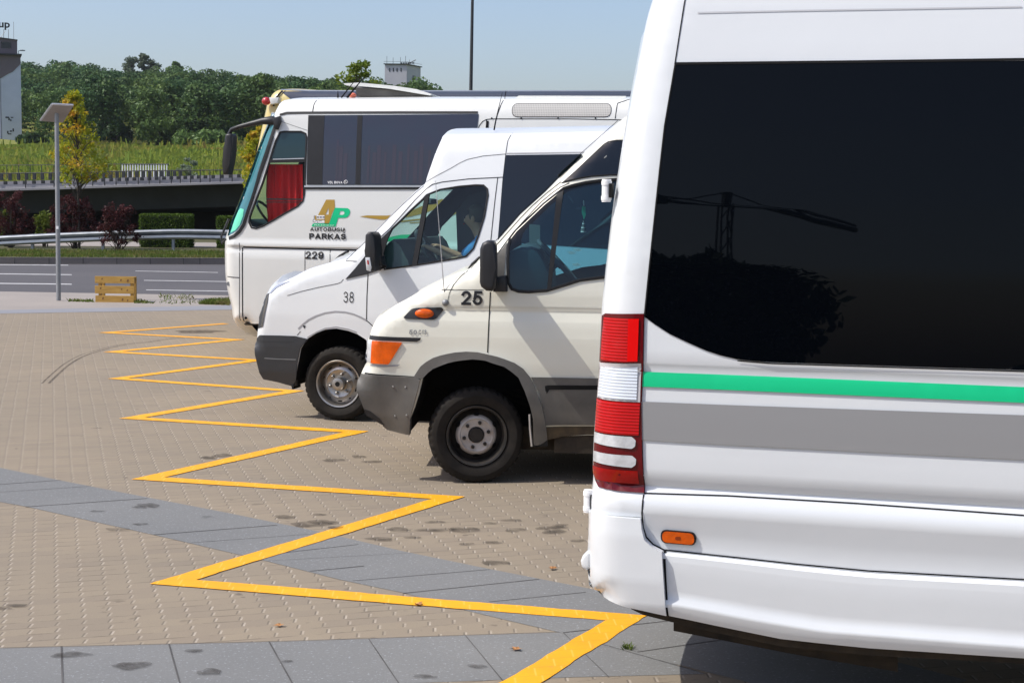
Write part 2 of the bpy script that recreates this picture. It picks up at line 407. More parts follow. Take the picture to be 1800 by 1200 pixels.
    def strokes(s, name, st, box, mt, wt=.17, off=-.004, parent=None, gap=.16):
        x0, z1 = s.P(box[0], box[1]); x1, z0 = s.P(box[2], box[3]); X = 0.0; L = []
        for ch in st:
            w, S = GL[ch]
            for ln in S: L.append([(X + wt / 2 + p[0] * (w - wt), wt / 2 + p[1] * (1 - wt)) for p in ln])
            X += w + gap
        X -= gap; bm = bmesh.new(); kx, kz = (x1 - x0) / X, z1 - z0
        for k, ln in enumerate(L):
            P = np.array(ln); n = len(P); cl = np.allclose(P[0], P[-1]); A = []
            for i in range(n):
                a = P[i] - P[i - 1] if i else (P[-1] - P[-2] if cl else P[1] - P[0]); c = P[i + 1] - P[i] if i < n - 1 else (P[1] - P[0] if cl else P[-1] - P[-2])
                a = a / (np.linalg.norm(a) + 1e-9); c = c / (np.linalg.norm(c) + 1e-9); t = a + c; t /= np.linalg.norm(t) + 1e-9; m_ = np.array([-t[1], t[0]]); kk = wt / 2 / max(.4, m_ @ np.array([-a[1], a[0]]))
                e = (-.0 if cl else (-wt * .5 if i == 0 else wt * .5 if i == n - 1 else 0)); p = P[i] + t * e; A.append((p + m_ * kk, p - m_ * kk))
            V = [[(x0 + q[0] * kx, z0 + min(1.0, max(0.0, q[1])) * kz) for q in pr] for pr in A]
            R_ = [[bm.verts.new((q[0], s.surf([q])[0] + off - .00025 * k, q[1])) for q in pr] for pr in V]
            for u, v in zip(R_, R_[1:]): bm.faces.new((u[0], u[1], v[1], v[0]))
        for f in bm.faces:
            f.normal_update()
            if f.normal.y > 0: f.normal_flip()
        return bmobj(name, bm, mt, parent or s.root)
    def text(s, name, st, box, mt, shear=0.0, bold=0.0, off=-0.004, parent=None, space=1.0):
        x0, z1 = s.P(box[0], box[1]); x1, z0 = s.P(box[2], box[3]); me = text_mesh(st, shear, bold, space); n = len(me.vertices)
        v = np.zeros(n * 3); me.vertices.foreach_get('co', v); v = v.reshape(-1, 3); lo, hi = v.min(0), v.max(0)
        x = x0 + (v[:, 0] - lo[0]) / (hi[0] - lo[0]) * (x1 - x0); z = z0 + (v[:, 1] - lo[1]) / (hi[1] - lo[1]) * (z1 - z0)
        y = s.surf(np.stack([x, z], 1)) + off; me.vertices.foreach_set('co', np.stack([x, y, z], 1).ravel()); me.update(); me.name = name
        return link(name, me, mt, parent or s.root)
    def prism(s, name, items, y0, y1, mt, bev=0.0, n=0.0, parent=None, smooth=35, r=0.0, label=None, seg=2):
        P = s.L(items, n); P = fillet(P, r) if r else P; bm = bmesh.new(); add_prism(bm, P, y0, y1, bev, seg); return bmobj(name, bm, mt, parent or s.root, smooth=smooth, label=label)
    def well(s, name, arch, mt, y0=0.03, y1=0.62):
        """dark wheel housing swept in from an arch line (local points)"""
        P = resample(arch, 0.06)
        for far in (0, 1):
            bm = bmesh.new()
            f = (lambda y: s.W - y) if far else (lambda y: y)
            A = [bm.verts.new((p[0], f(y0), p[1])) for p in P]; B = [bm.verts.new((p[0], f(y1), p[1])) for p in P]
            for i in range(len(P) - 1): bm.faces.new((A[i], A[i + 1], B[i + 1], B[i]))
            bm.faces.new(B); bmobj(name, bm, mt, s.root)
    def tube(s, name, pts, r, mt, seg=8, parent=None, closed=False):
        bm = bmesh.new(); add_tube(bm, pts, r, seg, closed); return bmobj(name, bm, mt, parent or s.root, smooth=50)

def arc_(cx, cy, rx, ry, a0, a1, n=9): return [(cx + rx * math.cos(math.radians(a0 + (a1 - a0) * i / n)), cy + ry * math.sin(math.radians(a0 + (a1 - a0) * i / n))) for i in range(n + 1)]
GL = {'A': (.86, [[(0, 0), (.5, 1)], [(.5, 1), (1, 0)], [(.2, .3), (.8, .3)]]), 'U': (.78, [[(0, 1), (0, .35)] + arc_(.5, .35, .5, .35, 180, 360) + [(1, .35), (1, 1)]]), 'T': (.74, [[(0, 1), (1, 1)], [(.5, 1), (.5, 0)]]),
      'O': (.88, [arc_(.5, .5, .5, .5, 90, 450, 20)]), 'B': (.76, [[(0, 0), (0, 1)], [(0, 1), (.6, 1)] + arc_(.6, .765, .35, .235, 90, -90) + [(0, .53)], [(0, .53), (.62, .53)] + arc_(.62, .265, .38, .265, 90, -90) + [(0, 0)]]),
      'S': (.74, [arc_(.5, .75, .46, .25, 20, 200, 8) + [(.15, .60), (.5, .52), (.85, .42)] + arc_(.5, .26, .5, .26, 30, -160, 9)]), 'P': (.74, [[(0, 0), (0, 1)], [(0, 1), (.62, 1)] + arc_(.62, .72, .38, .28, 90, -90) + [(0, .44)]]),
      'R': (.80, [[(0, 0), (0, 1)], [(0, 1), (.62, 1)] + arc_(.62, .73, .36, .27, 90, -90) + [(0, .46)], [(.55, .46), (1, 0)]]), 'K': (.82, [[(0, 0), (0, 1)], [(.02, .38), (.95, 1)], [(.35, .58), (1, 0)]]), 'I': (.2, [[(.5, 0), (.5, 1)]]),
      '2': (.66, [arc_(.5, .72, .48, .28, 165, -35, 9) + [(.05, 0)], [(0, 0), (1, 0)]]), '5': (.66, [[(.95, 1), (.2, 1)], [(.2, 1), (.08, .48)], [(.08, .48)] + arc_(.48, .32, .5, .32, 130, -165, 12)]),
      '9': (.66, [arc_(.5, .70, .48, .30, 0, 360, 16), [(.98, .70), (.98, .45)] + arc_(.5, .30, .48, .30, 10, -160, 9)]), '3': (.62, [arc_(.48, .76, .46, .24, 160, -70, 9) + [(.35, .54)], [(.35, .54)] + arc_(.5, .27, .5, .27, 80, -160, 10)]),
      '8': (.62, [arc_(.5, .76, .42, .24, -90, 270, 14), arc_(.5, .27, .5, .27, 90, 450, 14)]), '0': (.64, [arc_(.5, .5, .5, .5, 90, 450, 18)]), 'C': (.7, [arc_(.55, .5, .5, .5, 45, 315, 14)]), '1': (.36, [[(.7, 0), (.7, 1)], [(.0, .72), (.7, 1)]]),
      'V': (.8, [[(0, 1), (.5, 0)], [(.5, 0), (1, 1)]]), 'D': (.78, [[(0, 0), (0, 1)], [(0, 1), (.5, 1)] + arc_(.5, .5, .5, .5, 90, -90) + [(0, 0)]]), 'L': (.62, [[(0, 1), (0, 0)], [(0, 0), (1, 0)]]), ' ': (.25, [])}
def wheel(parent, c, r, w, style, flip=False, steer=0.0):
    """wheel with its outer face towards -y of the vehicle (or +y when flipped)"""
    root = empty('wheel', c, 0); root.parent = parent; root.rotation_euler = (0, 0, (math.pi if flip else 0) + steer)
    bm = bmesh.new(); ri = r * 0.64; h = w / 2
    prof = [(ri, 0.05), (ri, -h * 0.72), (ri * 1.03, -h * 0.86), (r * 0.74, -h * 0.98), (r * 0.83, -h), (r * 0.84, -h * 1.005), (r * 0.845, -h), (r * 0.92, -h * 0.94), (r * 0.965, -h * 0.86), (r * 0.99, -h * 0.7), (r, -h * 0.5), (r, -h * 0.48), (r * 0.965, -h * 0.46), (r * 0.965, -h * 0.40), (r, -h * 0.38), (r, -h * 0.06), (r * .965, -h * .04), (r * .965, h * .04), (r, h * .06), (r, h * .38), (r * .965, h * .4), (r * .965, h * .46), (r, h * .48), (r * 0.99, h * 0.7), (r * 0.92, h * 0.94), (r * 0.75, h), (ri, h * 0.8)]
    seg = 160; rings = []
    for pr, ph in prof:
        ring = []
        for k in range(seg):
            a = 2 * math.pi * k / seg; q = pr
            if pr > r * 0.955 and pr < r * 0.998 and abs(ph) > h * 0.6 and (k % 4 == 0): q = pr - 0.010
            if pr >= r * 0.998 and (k % 4 == 0): q = pr - 0.006
            ring.append(bm.verts.new((q * math.cos(a), ph, q * math.sin(a))))
        rings.append(ring)
    for A, B in zip(rings, rings[1:]):
        for k in range(seg): bm.faces.new((A[k], A[(k + 1) % seg], B[(k + 1) % seg], B[k]))
    bmesh.ops.recalc_face_normals(bm, faces=bm.faces[:])
    bmobj('tyre', bm, M['tyre'], root, smooth=35)
    chrome = style == 'chrome'
    rimm = M['chrome'] if chrome else M['blackrim']; disc = M['chrome'] if chrome else M['dustyrim']
    bm = bmesh.new()
    add_lathe(bm, [(ri * 1.0, -h * 0.9), (ri * 0.985, -h * 0.93), (ri * 0.93, -h * 0.9), (ri * 0.9, -h * 0.78), (ri * 0.89, -h * 0.3), (ri * 0.86, -h * 0.2), (ri * 0.86, h * .6)], (0, 0, 0), 64)
    if not chrome: add_lathe(bm, [(ri * .87, h * .1), (ri * .80, h * .0), (ri * .72, -h * .12), (ri * .665, -h * .22)], (0, 0, 0), 64)
    bmesh.ops.recalc_face_normals(bm, faces=bm.faces[:]); bmobj('rim', bm, rimm, root, smooth=45)
    bm = bmesh.new()
    if chrome:
        add_lathe(bm, [(ri * .87, -h * .2), (ri * .80, -h * .34), (ri * .70, -h * .52), (ri * .60, -h * .60), (ri * .585, -h * .56), (ri * .56, -h * .52), (ri * .3, -h * .52), (ri * .0, -h * .5)], (0, 0, 0), 64)
    else:
        add_lathe(bm, [(ri * .67, -h * .21), (ri * .645, -h * .30), (ri * .60, -h * .40), (ri * .54, -h * .43), (ri * .52, -h * .38), (ri * .50, -h * .36), (ri * .27, -h * .36), (ri * .25, -h * .2), (ri * .0, -h * .18)], (0, 0, 0), 64)
    bmesh.ops.recalc_face_normals(bm, faces=bm.faces[:])
    bmobj('wheel_disc', bm, disc, root, smooth=45)
    # hand holes round the disc: black patches stand in for the shade inside
    nh = 10 if chrome else 6
    for k in range(nh):
        bm = bmesh.new()
        a = 2 * math.pi * (k + 0.5) / nh; rr = ri * (0.745 if chrome else 0.68); yy = -h * (0.44 if chrome else .27); wd = (0.024 if k % 2 else 0.011) if chrome else 0.024; hh = 0.008 if chrome else 0.017
        t = Vector((-math.sin(a), 0, math.cos(a))); n = Vector((math.cos(a) * (.55 if chrome else .62), -0.8, math.sin(a) * (.55 if chrome else .62))).normalized(); u = t.cross(n)
        c0 = Vector((rr * math.cos(a), yy, rr * math.sin(a))) + n * 0.004
        bm.faces.new([bm.verts.new(c0 + t * wd * math.cos(q) + u * hh * math.sin(q)) for q in [2 * math.pi * i / 14 for i in range(14)]])
        bmobj('hand_hole_shade', bm, M['black'], root)
    bm = bmesh.new()
    if chrome:
        add_lathe(bm, [(ri * .285, -h * .5), (ri * .28, -h * .95), (ri * .25, -h * 1.04), (ri * .16, -h * 1.08), (ri * .10, -h * 1.08)], (0, 0, 0), 40)
        bmesh.ops.recalc_face_normals(bm, faces=bm.faces[:]); bmobj('hub_cap', bm, M['chrome'], root, smooth=40)
        bm = bmesh.new(); add_cyl(bm, (0, -h * 1.05, 0), (0, -h * 1.095, 0), ri * .105, seg=24); bmobj('hub_emblem', bm, M['black'], root)
    else:
        add_lathe(bm, [(ri * .25, -h * .2), (ri * .245, -h * .45), (ri * .22, -h * .5), (ri * .0, -h * .5)], (0, 0, 0), 40)
        bmesh.ops.recalc_face_normals(bm, faces=bm.faces[:]); bmobj('hub_cap', bm, M['greasy'], root, smooth=40)
    for k in range(6):
        a = 2 * math.pi * k / 6 + 0.25; rr = ri * .41; bm = bmesh.new(); y0 = -h * (.5 if chrome else .33)
        add_cyl(bm, (rr * math.cos(a), y0, rr * math.sin(a)), (rr * math.cos(a), y0 - 0.026, rr * math.sin(a)), 0.0155, 0.013, seg=6 if not chrome else 12)
        if chrome: bmesh.ops.create_uvsphere(bm, u_segments=12, v_segments=6, radius=0.0135, matrix=Matrix.Translation((rr * math.cos(a), y0 - 0.026, rr * math.sin(a))))
        bmobj('wheel_nut', bm, M['chrome'] if chrome else M['greasy'], root, smooth=30)
    return root
def copy_wheel(w, c, flip=False, rz=0.0):
    r = w.copy(); COL.objects.link(r); r.location = c; r.rotation_euler = (0, 0, (math.pi if flip else 0) + rz)
    for ch in list(w.children):
        d = ch.copy(); COL.objects.link(d); d.parent = r
    return r

M = {}
M['white'] = mat('white_paint', (0.685, 0.70, 0.705), 0.32, spec=0.45, coat=0.5, var=0.04, vscale=1.5, bump=.12, bscale=2.2, bdist=.03, inner=(0.045, 0.05, 0.055), dirt=(0.2, 0.9, (0.42, 0.38, 0.33), 0.22))
M['whiteclean'] = mat('minibus_white_paint', (0.675, 0.70, 0.715), 0.3, spec=0.45, coat=0.6, var=0.03, vscale=1.2, bump=.10, bscale=2.2, bdist=.03, inner=(0.04, 0.04, 0.045), dirt=(0.3, 0.62, (0.45, 0.42, 0.38), 0.25))
M['coachwhite'] = mat('coach_white_paint', (0.715, 0.72, 0.69), 0.34, spec=0.4, coat=0.4, var=0.05, vscale=1.0, bump=.12, bscale=1.6, bdist=.03, inner=(0.05, 0.05, 0.055), dirt=(0.2, 1.2, (0.5, 0.46, 0.4), 0.25))
M['cream'] = mat('cream_paint', (0.735, 0.72, 0.615), 0.38, spec=0.45, coat=0.35, var=0.05, vscale=1.6, bump=.12, bscale=2.4, bdist=.03, inner=(0.04, 0.045, 0.05), dirt=(0.35, 1.0, (0.42, 0.37, 0.29), 0.4))
M['black'] = mat('black', (0.006, 0.006, 0.006), 0.7, spec=0.2)
M['well'] = mat('wheel_housing_black', (0.012, 0.012, 0.012), 0.9, spec=0.1)
M['gap'] = mat('panel_gap', (0.012, 0.012, 0.013), 0.8, spec=0.1)
M['softgap'] = mat('trim_and_crease_shade', (0.30, 0.30, 0.31), 0.6)  # grey of trim lines and of painted crease shade
M['rubber'] = mat('black_rubber', (0.012, 0.012, 0.013), 0.5, spec=0.35, bump=0.1, bscale=200)
M['plastic'] = mat('black_plastic', (0.022, 0.022, 0.024), 0.42, spec=0.4, var=0.3, vscale=6, bump=0.1, bscale=300)
M['greyplastic'] = mat('weathered_grey_plastic', (0.070, 0.068, 0.063), 0.55, spec=0.35, c2=(0.13, 0.122, 0.11), vscale=3.5, bump=0.12, bscale=200, dirt=(0.3, 0.75, (0.2, 0.17, 0.13), 0.6))
M['bumper38'] = mat('dark_blue_grey_plastic', (0.035, 0.037, 0.041), 0.42, spec=0.5, var=0.25, vscale=5, bump=0.08, bscale=300)
M['tyre'] = mat('tyre_rubber', (0.010, 0.009, 0.008), 0.8, spec=0.2, c2=(0.026, 0.022, 0.018), vscale=9, bump=0.15, bscale=60)
M['chrome'] = mat('dull_chrome', (0.42, 0.40, 0.375), 0.36, metal=.95, var=0.4, vscale=10, bump=0.04, bscale=40)
M['blackrim'] = mat('black_rim', (0.01, 0.01, 0.01), 0.35, spec=0.4, c2=(0.04, 0.035, 0.03), vscale=8)
M['dustyrim'] = mat('dusty_silver_rim', (0.55, 0.52, 0.48), 0.55, metal=0.2, c2=(0.34, 0.29, 0.25), vscale=6, bump=0.2, bscale=60)
M['greasy'] = mat('greasy_metal', (0.035, 0.03, 0.026), 0.5, metal=0.4, var=0.5, vscale=30)
M['chassis'] = mat('chassis_black', (0.02, 0.018, 0.016), 0.8, spec=0.2, c2=(0.06, 0.045, 0.03), vscale=8)
M['rust'] = mat('rusty_sill', (0.10, 0.07, 0.035), 0.8, c2=(0.035, 0.025, 0.018), vscale=12, bump=0.3, bscale=40)
M['darkglass'] = mat('dark_tinted_glass', (0.0012, 0.0018, 0.003), 0.012, spec=0.14, bump=.03, bscale=.9, bdist=.012)
M['darkglass2'] = mat('van_dark_tinted_glass', (0.006, 0.009, 0.014), 0.03, spec=0.5)
M['blueglass'] = mat('coach_side_glass', (0.030, 0.040, 0.062), 0.10, spec=0.5, c2=(0.036, 0.036, 0.058), vscale=2.2)
M['cabglass'] = glass('green_tinted_cab_glass', (0.66, 0.88, 0.84), 0.7)
M['coachcab'] = glass('coach_cab_glass', (0.88, 0.90, 0.90), 0.2)
M['cabglass25'] = glass('blue_green_tinted_cab_glass', (0.34, 0.62, 0.70), 0.9)
M['shieldglass'] = glass('windscreen_glass', (0.82, 0.95, 0.92), 0.8)
M['coachshield'] = glass('coach_windscreen_glass', (0.35, 0.62, 0.68), 1.0)
M['green'] = mat('green_vinyl', (0.0, 0.50, 0.21), 0.4, spec=0.4)
M['gold'] = mat('gold_vinyl', (0.40, 0.25, 0.035), 0.4)
M['silverband'] = mat('silver_vinyl', (0.285, 0.285, 0.288), 0.38, metal=0.15, spec=0.4)
M['ink'] = mat('black_lettering', (0.008, 0.008, 0.010), 0.5)
M['paintwhite'] = mat('white_lettering', (0.8, 0.8, 0.8), 0.5)
M['orange'] = mat('orange_lens', (0.80, 0.115, 0.0), 0.15, spec=0.3, coat=.35, var=0.35, vscale=14, bump=0.25, bscale=60)
M['clear'] = mat('clear_lens', (0.62, 0.64, 0.66), 0.12, spec=0.6, coat=1.0, var=0.35, vscale=18, bump=0.2, bscale=50)
M['alu'] = mat('aluminium', (0.62, 0.62, 0.62), 0.35, metal=0.8, var=0.2)
M['steel'] = mat('grey_painted_steel', (0.26, 0.27, 0.28), 0.5, metal=0.3, var=0.25, vscale=10)
M['dash'] = mat('cab_dashboard_plastic', (0.06, 0.075, 0.08), 0.6)
M['seat'] = mat('cab_seat_fabric', (0.045, 0.055, 0.065), 0.9)
M['cabtrim'] = mat('cab_pillar_trim', (0.14, 0.17, 0.17), 0.7)
M['redcloth'] = mat('red_curtain', (0.85, 0.010, 0.015), 0.8, var=0.45, vscale=4, stretch=(3.0, 1, 0.35))
M['paper'] = mat('paper', (0.7, 0.7, 0.68), 0.7)
# ------------------------------------------------------------------ ground, road, markings
def paver_material():
    m, n, o = nodes('beige_pavers'); t = N(n, 'ShaderNodeTexCoord'); mp = N(n, 'ShaderNodeMapping')
    mp.inputs['Rotation'].default_value = (0, 0, -math.radians(16.9)); n.links.new(t.outputs['Object'], mp.inputs['Vector'])
    s = N(n, 'ShaderNodeSeparateXYZ'); n.links.new(mp.outputs[0], s.inputs[0])
    wob = math_(n, 'MULTIPLY', math_(n, 'SUBTRACT', noise_(n, t.outputs['Object'], 1.1, 2), 0.5), 0.35)
    v = math_(n, 'ADD', math_(n, 'DIVIDE', s.outputs[1], 0.112), wob); fv = math_(n, 'FRACT', v)
    sl = math_(n, 'MULTIPLY', math_(n, 'SUBTRACT', fv, 0.5), -0.22)
    u = math_(n, 'ADD', math_(n, 'ADD', math_(n, 'DIVIDE', s.outputs[0], 0.127), sl), math_(n, 'MULTIPLY', wob, 0.4)); fu = math_(n, 'FRACT', u)
    cell = N(n, 'ShaderNodeCombineXYZ'); n.links.new(math_(n, 'FLOOR', math_(n, 'DIVIDE', u, 2.0)), cell.inputs[0]); n.links.new(math_(n, 'FLOOR', v), cell.inputs[1])
    wn = N(n, 'ShaderNodeTexWhiteNoise'); n.links.new(cell.outputs[0], wn.inputs['Vector'])
    big = noise_(n, t.outputs['Object'], 0.45, 4, 0.6); mid = noise_(n, t.outputs['Object'], 5.0, 5, 0.65); fine = noise_(n, t.outputs['Object'], 130.0, 3, 0.7)
    base = mix_(n, ramp_(n, big, 0.3, 0.7), (0.292, 0.238, 0.168), (0.240, 0.202, 0.148))
    base = mix_(n, math_(n, 'MULTIPLY', ramp_(n, mid, 0.3, 0.75), 0.35), base, (0.235, 0.185, 0.138))
    base = mix_(n, math_(n, 'MULTIPLY', math_(n, 'POWER', wn.outputs['Value'], 2.5), 0.42), base, (0.20, 0.165, 0.13))
    base = mix_(n, math_(n, 'MULTIPLY', ramp_(n, fine, 0.35, 0.7), 0.30), base, (0.15, 0.13, 0.11))
    base = mix_(n, math_(n, 'MULTIPLY', ramp_(n, noise_(n, t.outputs['Object'], 38.0, 5, 0.8), 0.60, 0.72), 0.45), base, (0.13, 0.105, 0.085))
    base = mix_(n, math_(n, 'MULTIPLY', ramp_(n, noise_(n, t.outputs['Object'], 24.0, 5, 0.8), 0.62, 0.75), 0.35), base, (0.42, 0.36, 0.29))
    # joints: thin dark rows, short pale sand-filled head joints with a dark side
    rowj = math_(n, 'MULTIPLY', math_(n, 'LESS_THAN', fv, 0.085), ramp_(n, noise_(n, t.outputs['Object'], 3.2, 4, 0.7), 0.46, 0.62))
    base = mix_(n, math_(n, 'MULTIPLY', rowj, 0.65), base, (0.085, 0.07, 0.055))
    seg = math_(n, 'MULTIPLY', math_(n, 'GREATER_THAN', fv, 0.18), math_(n, 'LESS_THAN', fv, 0.74))
    hj = math_(n, 'MULTIPLY', math_(n, 'LESS_THAN', fu, 0.085), seg)
    hd = math_(n, 'MULTIPLY', math_(n, 'MULTIPLY', math_(n, 'GREATER_THAN', fu, 0.93), seg), 0.55)
    var = math_(n, 'MULTIPLY', ramp_(n, noise_(n, t.outputs['Object'], 7.0, 3, 0.7), 0.32, 0.6), 0.58)
    base = mix_(n, math_(n, 'MULTIPLY', hj, var), base, (0.47, 0.41, 0.34)); base = mix_(n, hd, base, (0.10, 0.085, 0.07))
    base = mix_(n, math_(n, 'MULTIPLY', ramp_(n, noise_(n, t.outputs['Object'], 0.16, 3, 0.6), 0.5, 0.66), 0.28), base, (0.17, 0.145, 0.115))
    # oil drips
    spots = math_(n, 'MULTIPLY', ramp_(n, noise_(n, t.outputs['Object'], 6.5, 3, 0.55), 0.655, 0.70), ramp_(n, noise_(n, t.outputs['Object'], 0.5, 2), 0.45, 0.6))
    base = mix_(n, math_(n, 'MULTIPLY', spots, 0.6), base, (0.075, 0.06, 0.05))
    p = N(n, 'ShaderNodeBsdfPrincipled'); p.inputs['Roughness'].default_value = 0.85; p.inputs['Specular IOR Level'].default_value = 0.25; n.links.new(base, p.inputs['Base Color'])
    hgt = math_(n, 'SUBTRACT', math_(n, 'MULTIPLY', fine, 0.3), math_(n, 'ADD', math_(n, 'MULTIPLY', rowj, 1.0), hd))
    b = N(n, 'ShaderNodeBump'); b.inputs['Strength'].default_value = 0.5; b.inputs['Distance'].default_value = 0.004; n.links.new(hgt, b.inputs['Height']); n.links.new(b.outputs[0], p.inputs['Normal'])
    n.links.new(p.outputs[0], o.inputs[0]); return m
def speckled(name, c, c2, big=0.6, fine=90.0, rough=0.85, stain=None, c3=None):
    m, n, o = nodes(name); t = N(n, 'ShaderNodeTexCoord'); oc = t.outputs['Object']
    b = mix_(n, ramp_(n, noise_(n, oc, big, 5, 0.6), 0.3, 0.7), c, c2)
    b = mix_(n, math_(n, 'MULTIPLY', ramp_(n, noise_(n, oc, fine, 3, 0.75), 0.35, 0.68), 0.35), b, tuple(x * 0.55 for x in c))
    if c3: b = mix_(n, math_(n, 'MULTIPLY', ramp_(n, noise_(n, oc, fine * 0.6, 2, 0.7), 0.60, 0.7), 0.6), b, c3)
    if stain:
        f = math_(n, 'MULTIPLY', ramp_(n, noise_(n, oc, 4.2, 3, 0.5), stain, stain + 0.05), 0.55); b = mix_(n, f, b, tuple(x * 0.38 for x in c))
    p = N(n, 'ShaderNodeBsdfPrincipled'); p.inputs['Roughness'].default_value = rough; p.inputs['Specular IOR Level'].default_value = 0.3; n.links.new(b, p.inputs['Base Color'])
    bu = N(n, 'ShaderNodeBump'); bu.inputs['Strength'].default_value = 0.35; bu.inputs['Distance'].default_value = 0.004; n.links.new(noise_(n, oc, fine, 3, 0.7), bu.inputs['Height']); n.links.new(bu.outputs[0], p.inputs['Normal'])
    n.links.new(p.outputs[0], o.inputs[0]); return m
M['pavers'] = paver_material()
M['slab'] = speckled('grey_concrete_slab', (0.198, 0.198, 0.192), (0.160, 0.162, 0.160), stain=0.70, c3=(0.33, 0.34, 0.36))
M['sidewalk'] = speckled('pale_concrete_paving', (0.34, 0.30, 0.265), (0.28, 0.25, 0.225), fine=30)
M['asphalt'] = speckled('asphalt', (0.105, 0.098, 0.100), (0.085, 0.080, 0.084), big=0.2, fine=25)
M['kerb'] = speckled('kerb_concrete', (0.22, 0.19, 0.17), (0.17, 0.15, 0.13), fine=20)
M['earth'] = speckled('grassy_earth', (0.10, 0.095, 0.04), (0.055, 0.075, 0.022), big=0.5, fine=12)
M['joint'] = mat('dark_joint', (0.045, 0.042, 0.04), 0.9, c2=(.10, .095, .09), vscale=3)
def yellow():
    m, n, o = nodes('yellow_road_paint'); t = N(n, 'ShaderNodeTexCoord'); mp = N(n, 'ShaderNodeMapping'); mp.inputs['Rotation'].default_value = (0, 0, -math.radians(16.9)); n.links.new(t.outputs['Object'], mp.inputs['Vector'])
    s = N(n, 'ShaderNodeSeparateXYZ'); n.links.new(mp.outputs[0], s.inputs[0])
    fv = math_(n, 'FRACT', math_(n, 'DIVIDE', s.outputs[1], 0.112)); fu = math_(n, 'FRACT', math_(n, 'ADD', math_(n, 'DIVIDE', s.outputs[0], 0.127), math_(n, 'MULTIPLY', fv, -0.22)))
    b = mix_(n, ramp_(n, noise_(n, t.outputs['Object'], 3.0, 5, 0.6), 0.3, 0.7), (0.82, 0.375, 0.0), (0.73, 0.315, 0.002))
    b = mix_(n, math_(n, 'MULTIPLY', math_(n, 'LESS_THAN', fu, 0.07), 0.45), b, (0.86, 0.50, 0.10))
    b = mix_(n, math_(n, 'MULTIPLY', math_(n, 'LESS_THAN', fv, 0.07), 0.22), b, (0.38, 0.18, 0.02))
    b = mix_(n, math_(n, 'MULTIPLY', ramp_(n, noise_(n, t.outputs['Object'], 60.0, 4, 0.75), 0.58, 0.70), 0.5), b, (0.40, 0.24, 0.06))
    b = mix_(n, math_(n, 'MULTIPLY', ramp_(n, noise_(n, t.outputs['Object'], 9.0, 6, 0.8), 0.60, 0.68), 0.55), b, (0.34, 0.22, 0.09))
    p = N(n, 'ShaderNodeBsdfPrincipled'); p.inputs['Roughness'].default_value = 0.65; n.links.new(b, p.inputs['Base Color']); n.links.new(p.outputs[0], o.inputs[0]); return m
M['yellow'] = yellow()
M['roadpaint'] = mat('white_road_paint', (0.50, 0.49, 0.48), 0.7, var=0.3, vscale=4)
def farline(p, q, x0, x1, z=0.0):
    """ground line through two photo pixels, carried on to x0 and x1"""
    a, b = gr(*p, z), gr(*q, z); k = (b.y - a.y) / (b.x - a.x); f = lambda x: a.y + k * (x - a.x); xa, xb = a.x - 6, b.x + 2
    return [Vector((x0, f(xa), z)), Vector((xa, f(xa), z)), Vector((xb, f(xb), z)), Vector((x1, f(xb), z))]
def lerp_line(Lq, x): return float(np.interp(x, [v.x for v in Lq], [v.y for v in Lq]))
def gsheet(name, pts, mt, z, **k):
    k.setdefault('kind', 'structure'); return sheet(name, [Vector((p[0], p[1], z)) for p in pts], mt, **k)
bm = bmesh.new()
gsheet('ground', [(-900, -250), (900, -250), (900, 1500), (-900, 1500)], M['earth'], -0.03)
EL = farline((12, 551), (402, 544.5), -60, 60)
gsheet('parking_lot', [(-60, -40), (60, -40)] + EL[::-1], M['pavers'], 0.0)
FL = farline((0, 545), (400, 537), -60, 60)
gsheet('kerb_slab_strip', EL + FL[::-1], mat('smooth_slab_strip', (0.235, 0.235, 0.25), 0.8, var=0.1, vscale=2), 0.003)
RN = farline((0, 512), (393, 519), -60, 60); RF = farline((0, 463.5), (393, 464.5), -60, 60)
gsheet('pavement', FL + RN[::-1], M['sidewalk'], -0.002)
gsheet('road', RN + RF[::-1], M['asphalt'], -0.006)
bm = bmesh.new()   # pale paver joints in the pavement
# far kerb, grass verge behind it
KH = 0.2; V3 = lambda v, z: Vector((v.x, v.y, z)); bm = bmesh.new()
dv = Vector((0, 0.16, 0)); add_prism(bm, [(v.x, v.y) for v in RF] + [(v.x, v.y + .16) for v in RF[::-1]], -0.05, KH, 0.012, axis='Z')
bmobj('kerb', bm, M['kerb'], kind='structure')
bm = bmesh.new(); x = -50.0
while x < 50:
    y = lerp_line(RF, x); add_box(bm, (x, y - 0.003, KH / 2), (0.025, 0.004, KH)); x += 1.0 if random.random() < .7 else 0.5
bmobj('kerb_joint', bm, M['joint'], kind='structure')
M['verge'] = speckled('verge_soil', (0.10, 0.085, 0.04), (0.06, 0.07, 0.025), big=1.2, fine=9)
gsheet('grass_verge', [(v.x, v.y + .15) for v in RF] + [(60, 74), (-60, 74)], M['verge'], KH - 0.01)
PA = farline((150, 433), (392, 435), -60, 60, .2); PB = farline((150, 424.5), (392, 427), -60, 60, .2)
gsheet('path', PA + PB[::-1], M['sidewalk'], KH + 0.01)
# lane lines
for i, (x0, y0, x1, y1, t) in enumerate([(-300, 463, 120, 466, 1.0), (-300, 477.8, 126, 482.7, 1.3), (-300, 494.7, 126, 499.4, 1.6), (238, 476.2, 383, 478.8, .8), (253, 492.6, 440, 495.4, 1.0), (257, 509.4, 440, 512.3, 1.2)]):
    gsheet('lane_line', [gr(x0, y0 - t * .55), gr(x1, y1 - t * .55), gr(x1, y1 + t * .55), gr(x0, y0 + t * .55)], M['roadpaint'], -0.001)
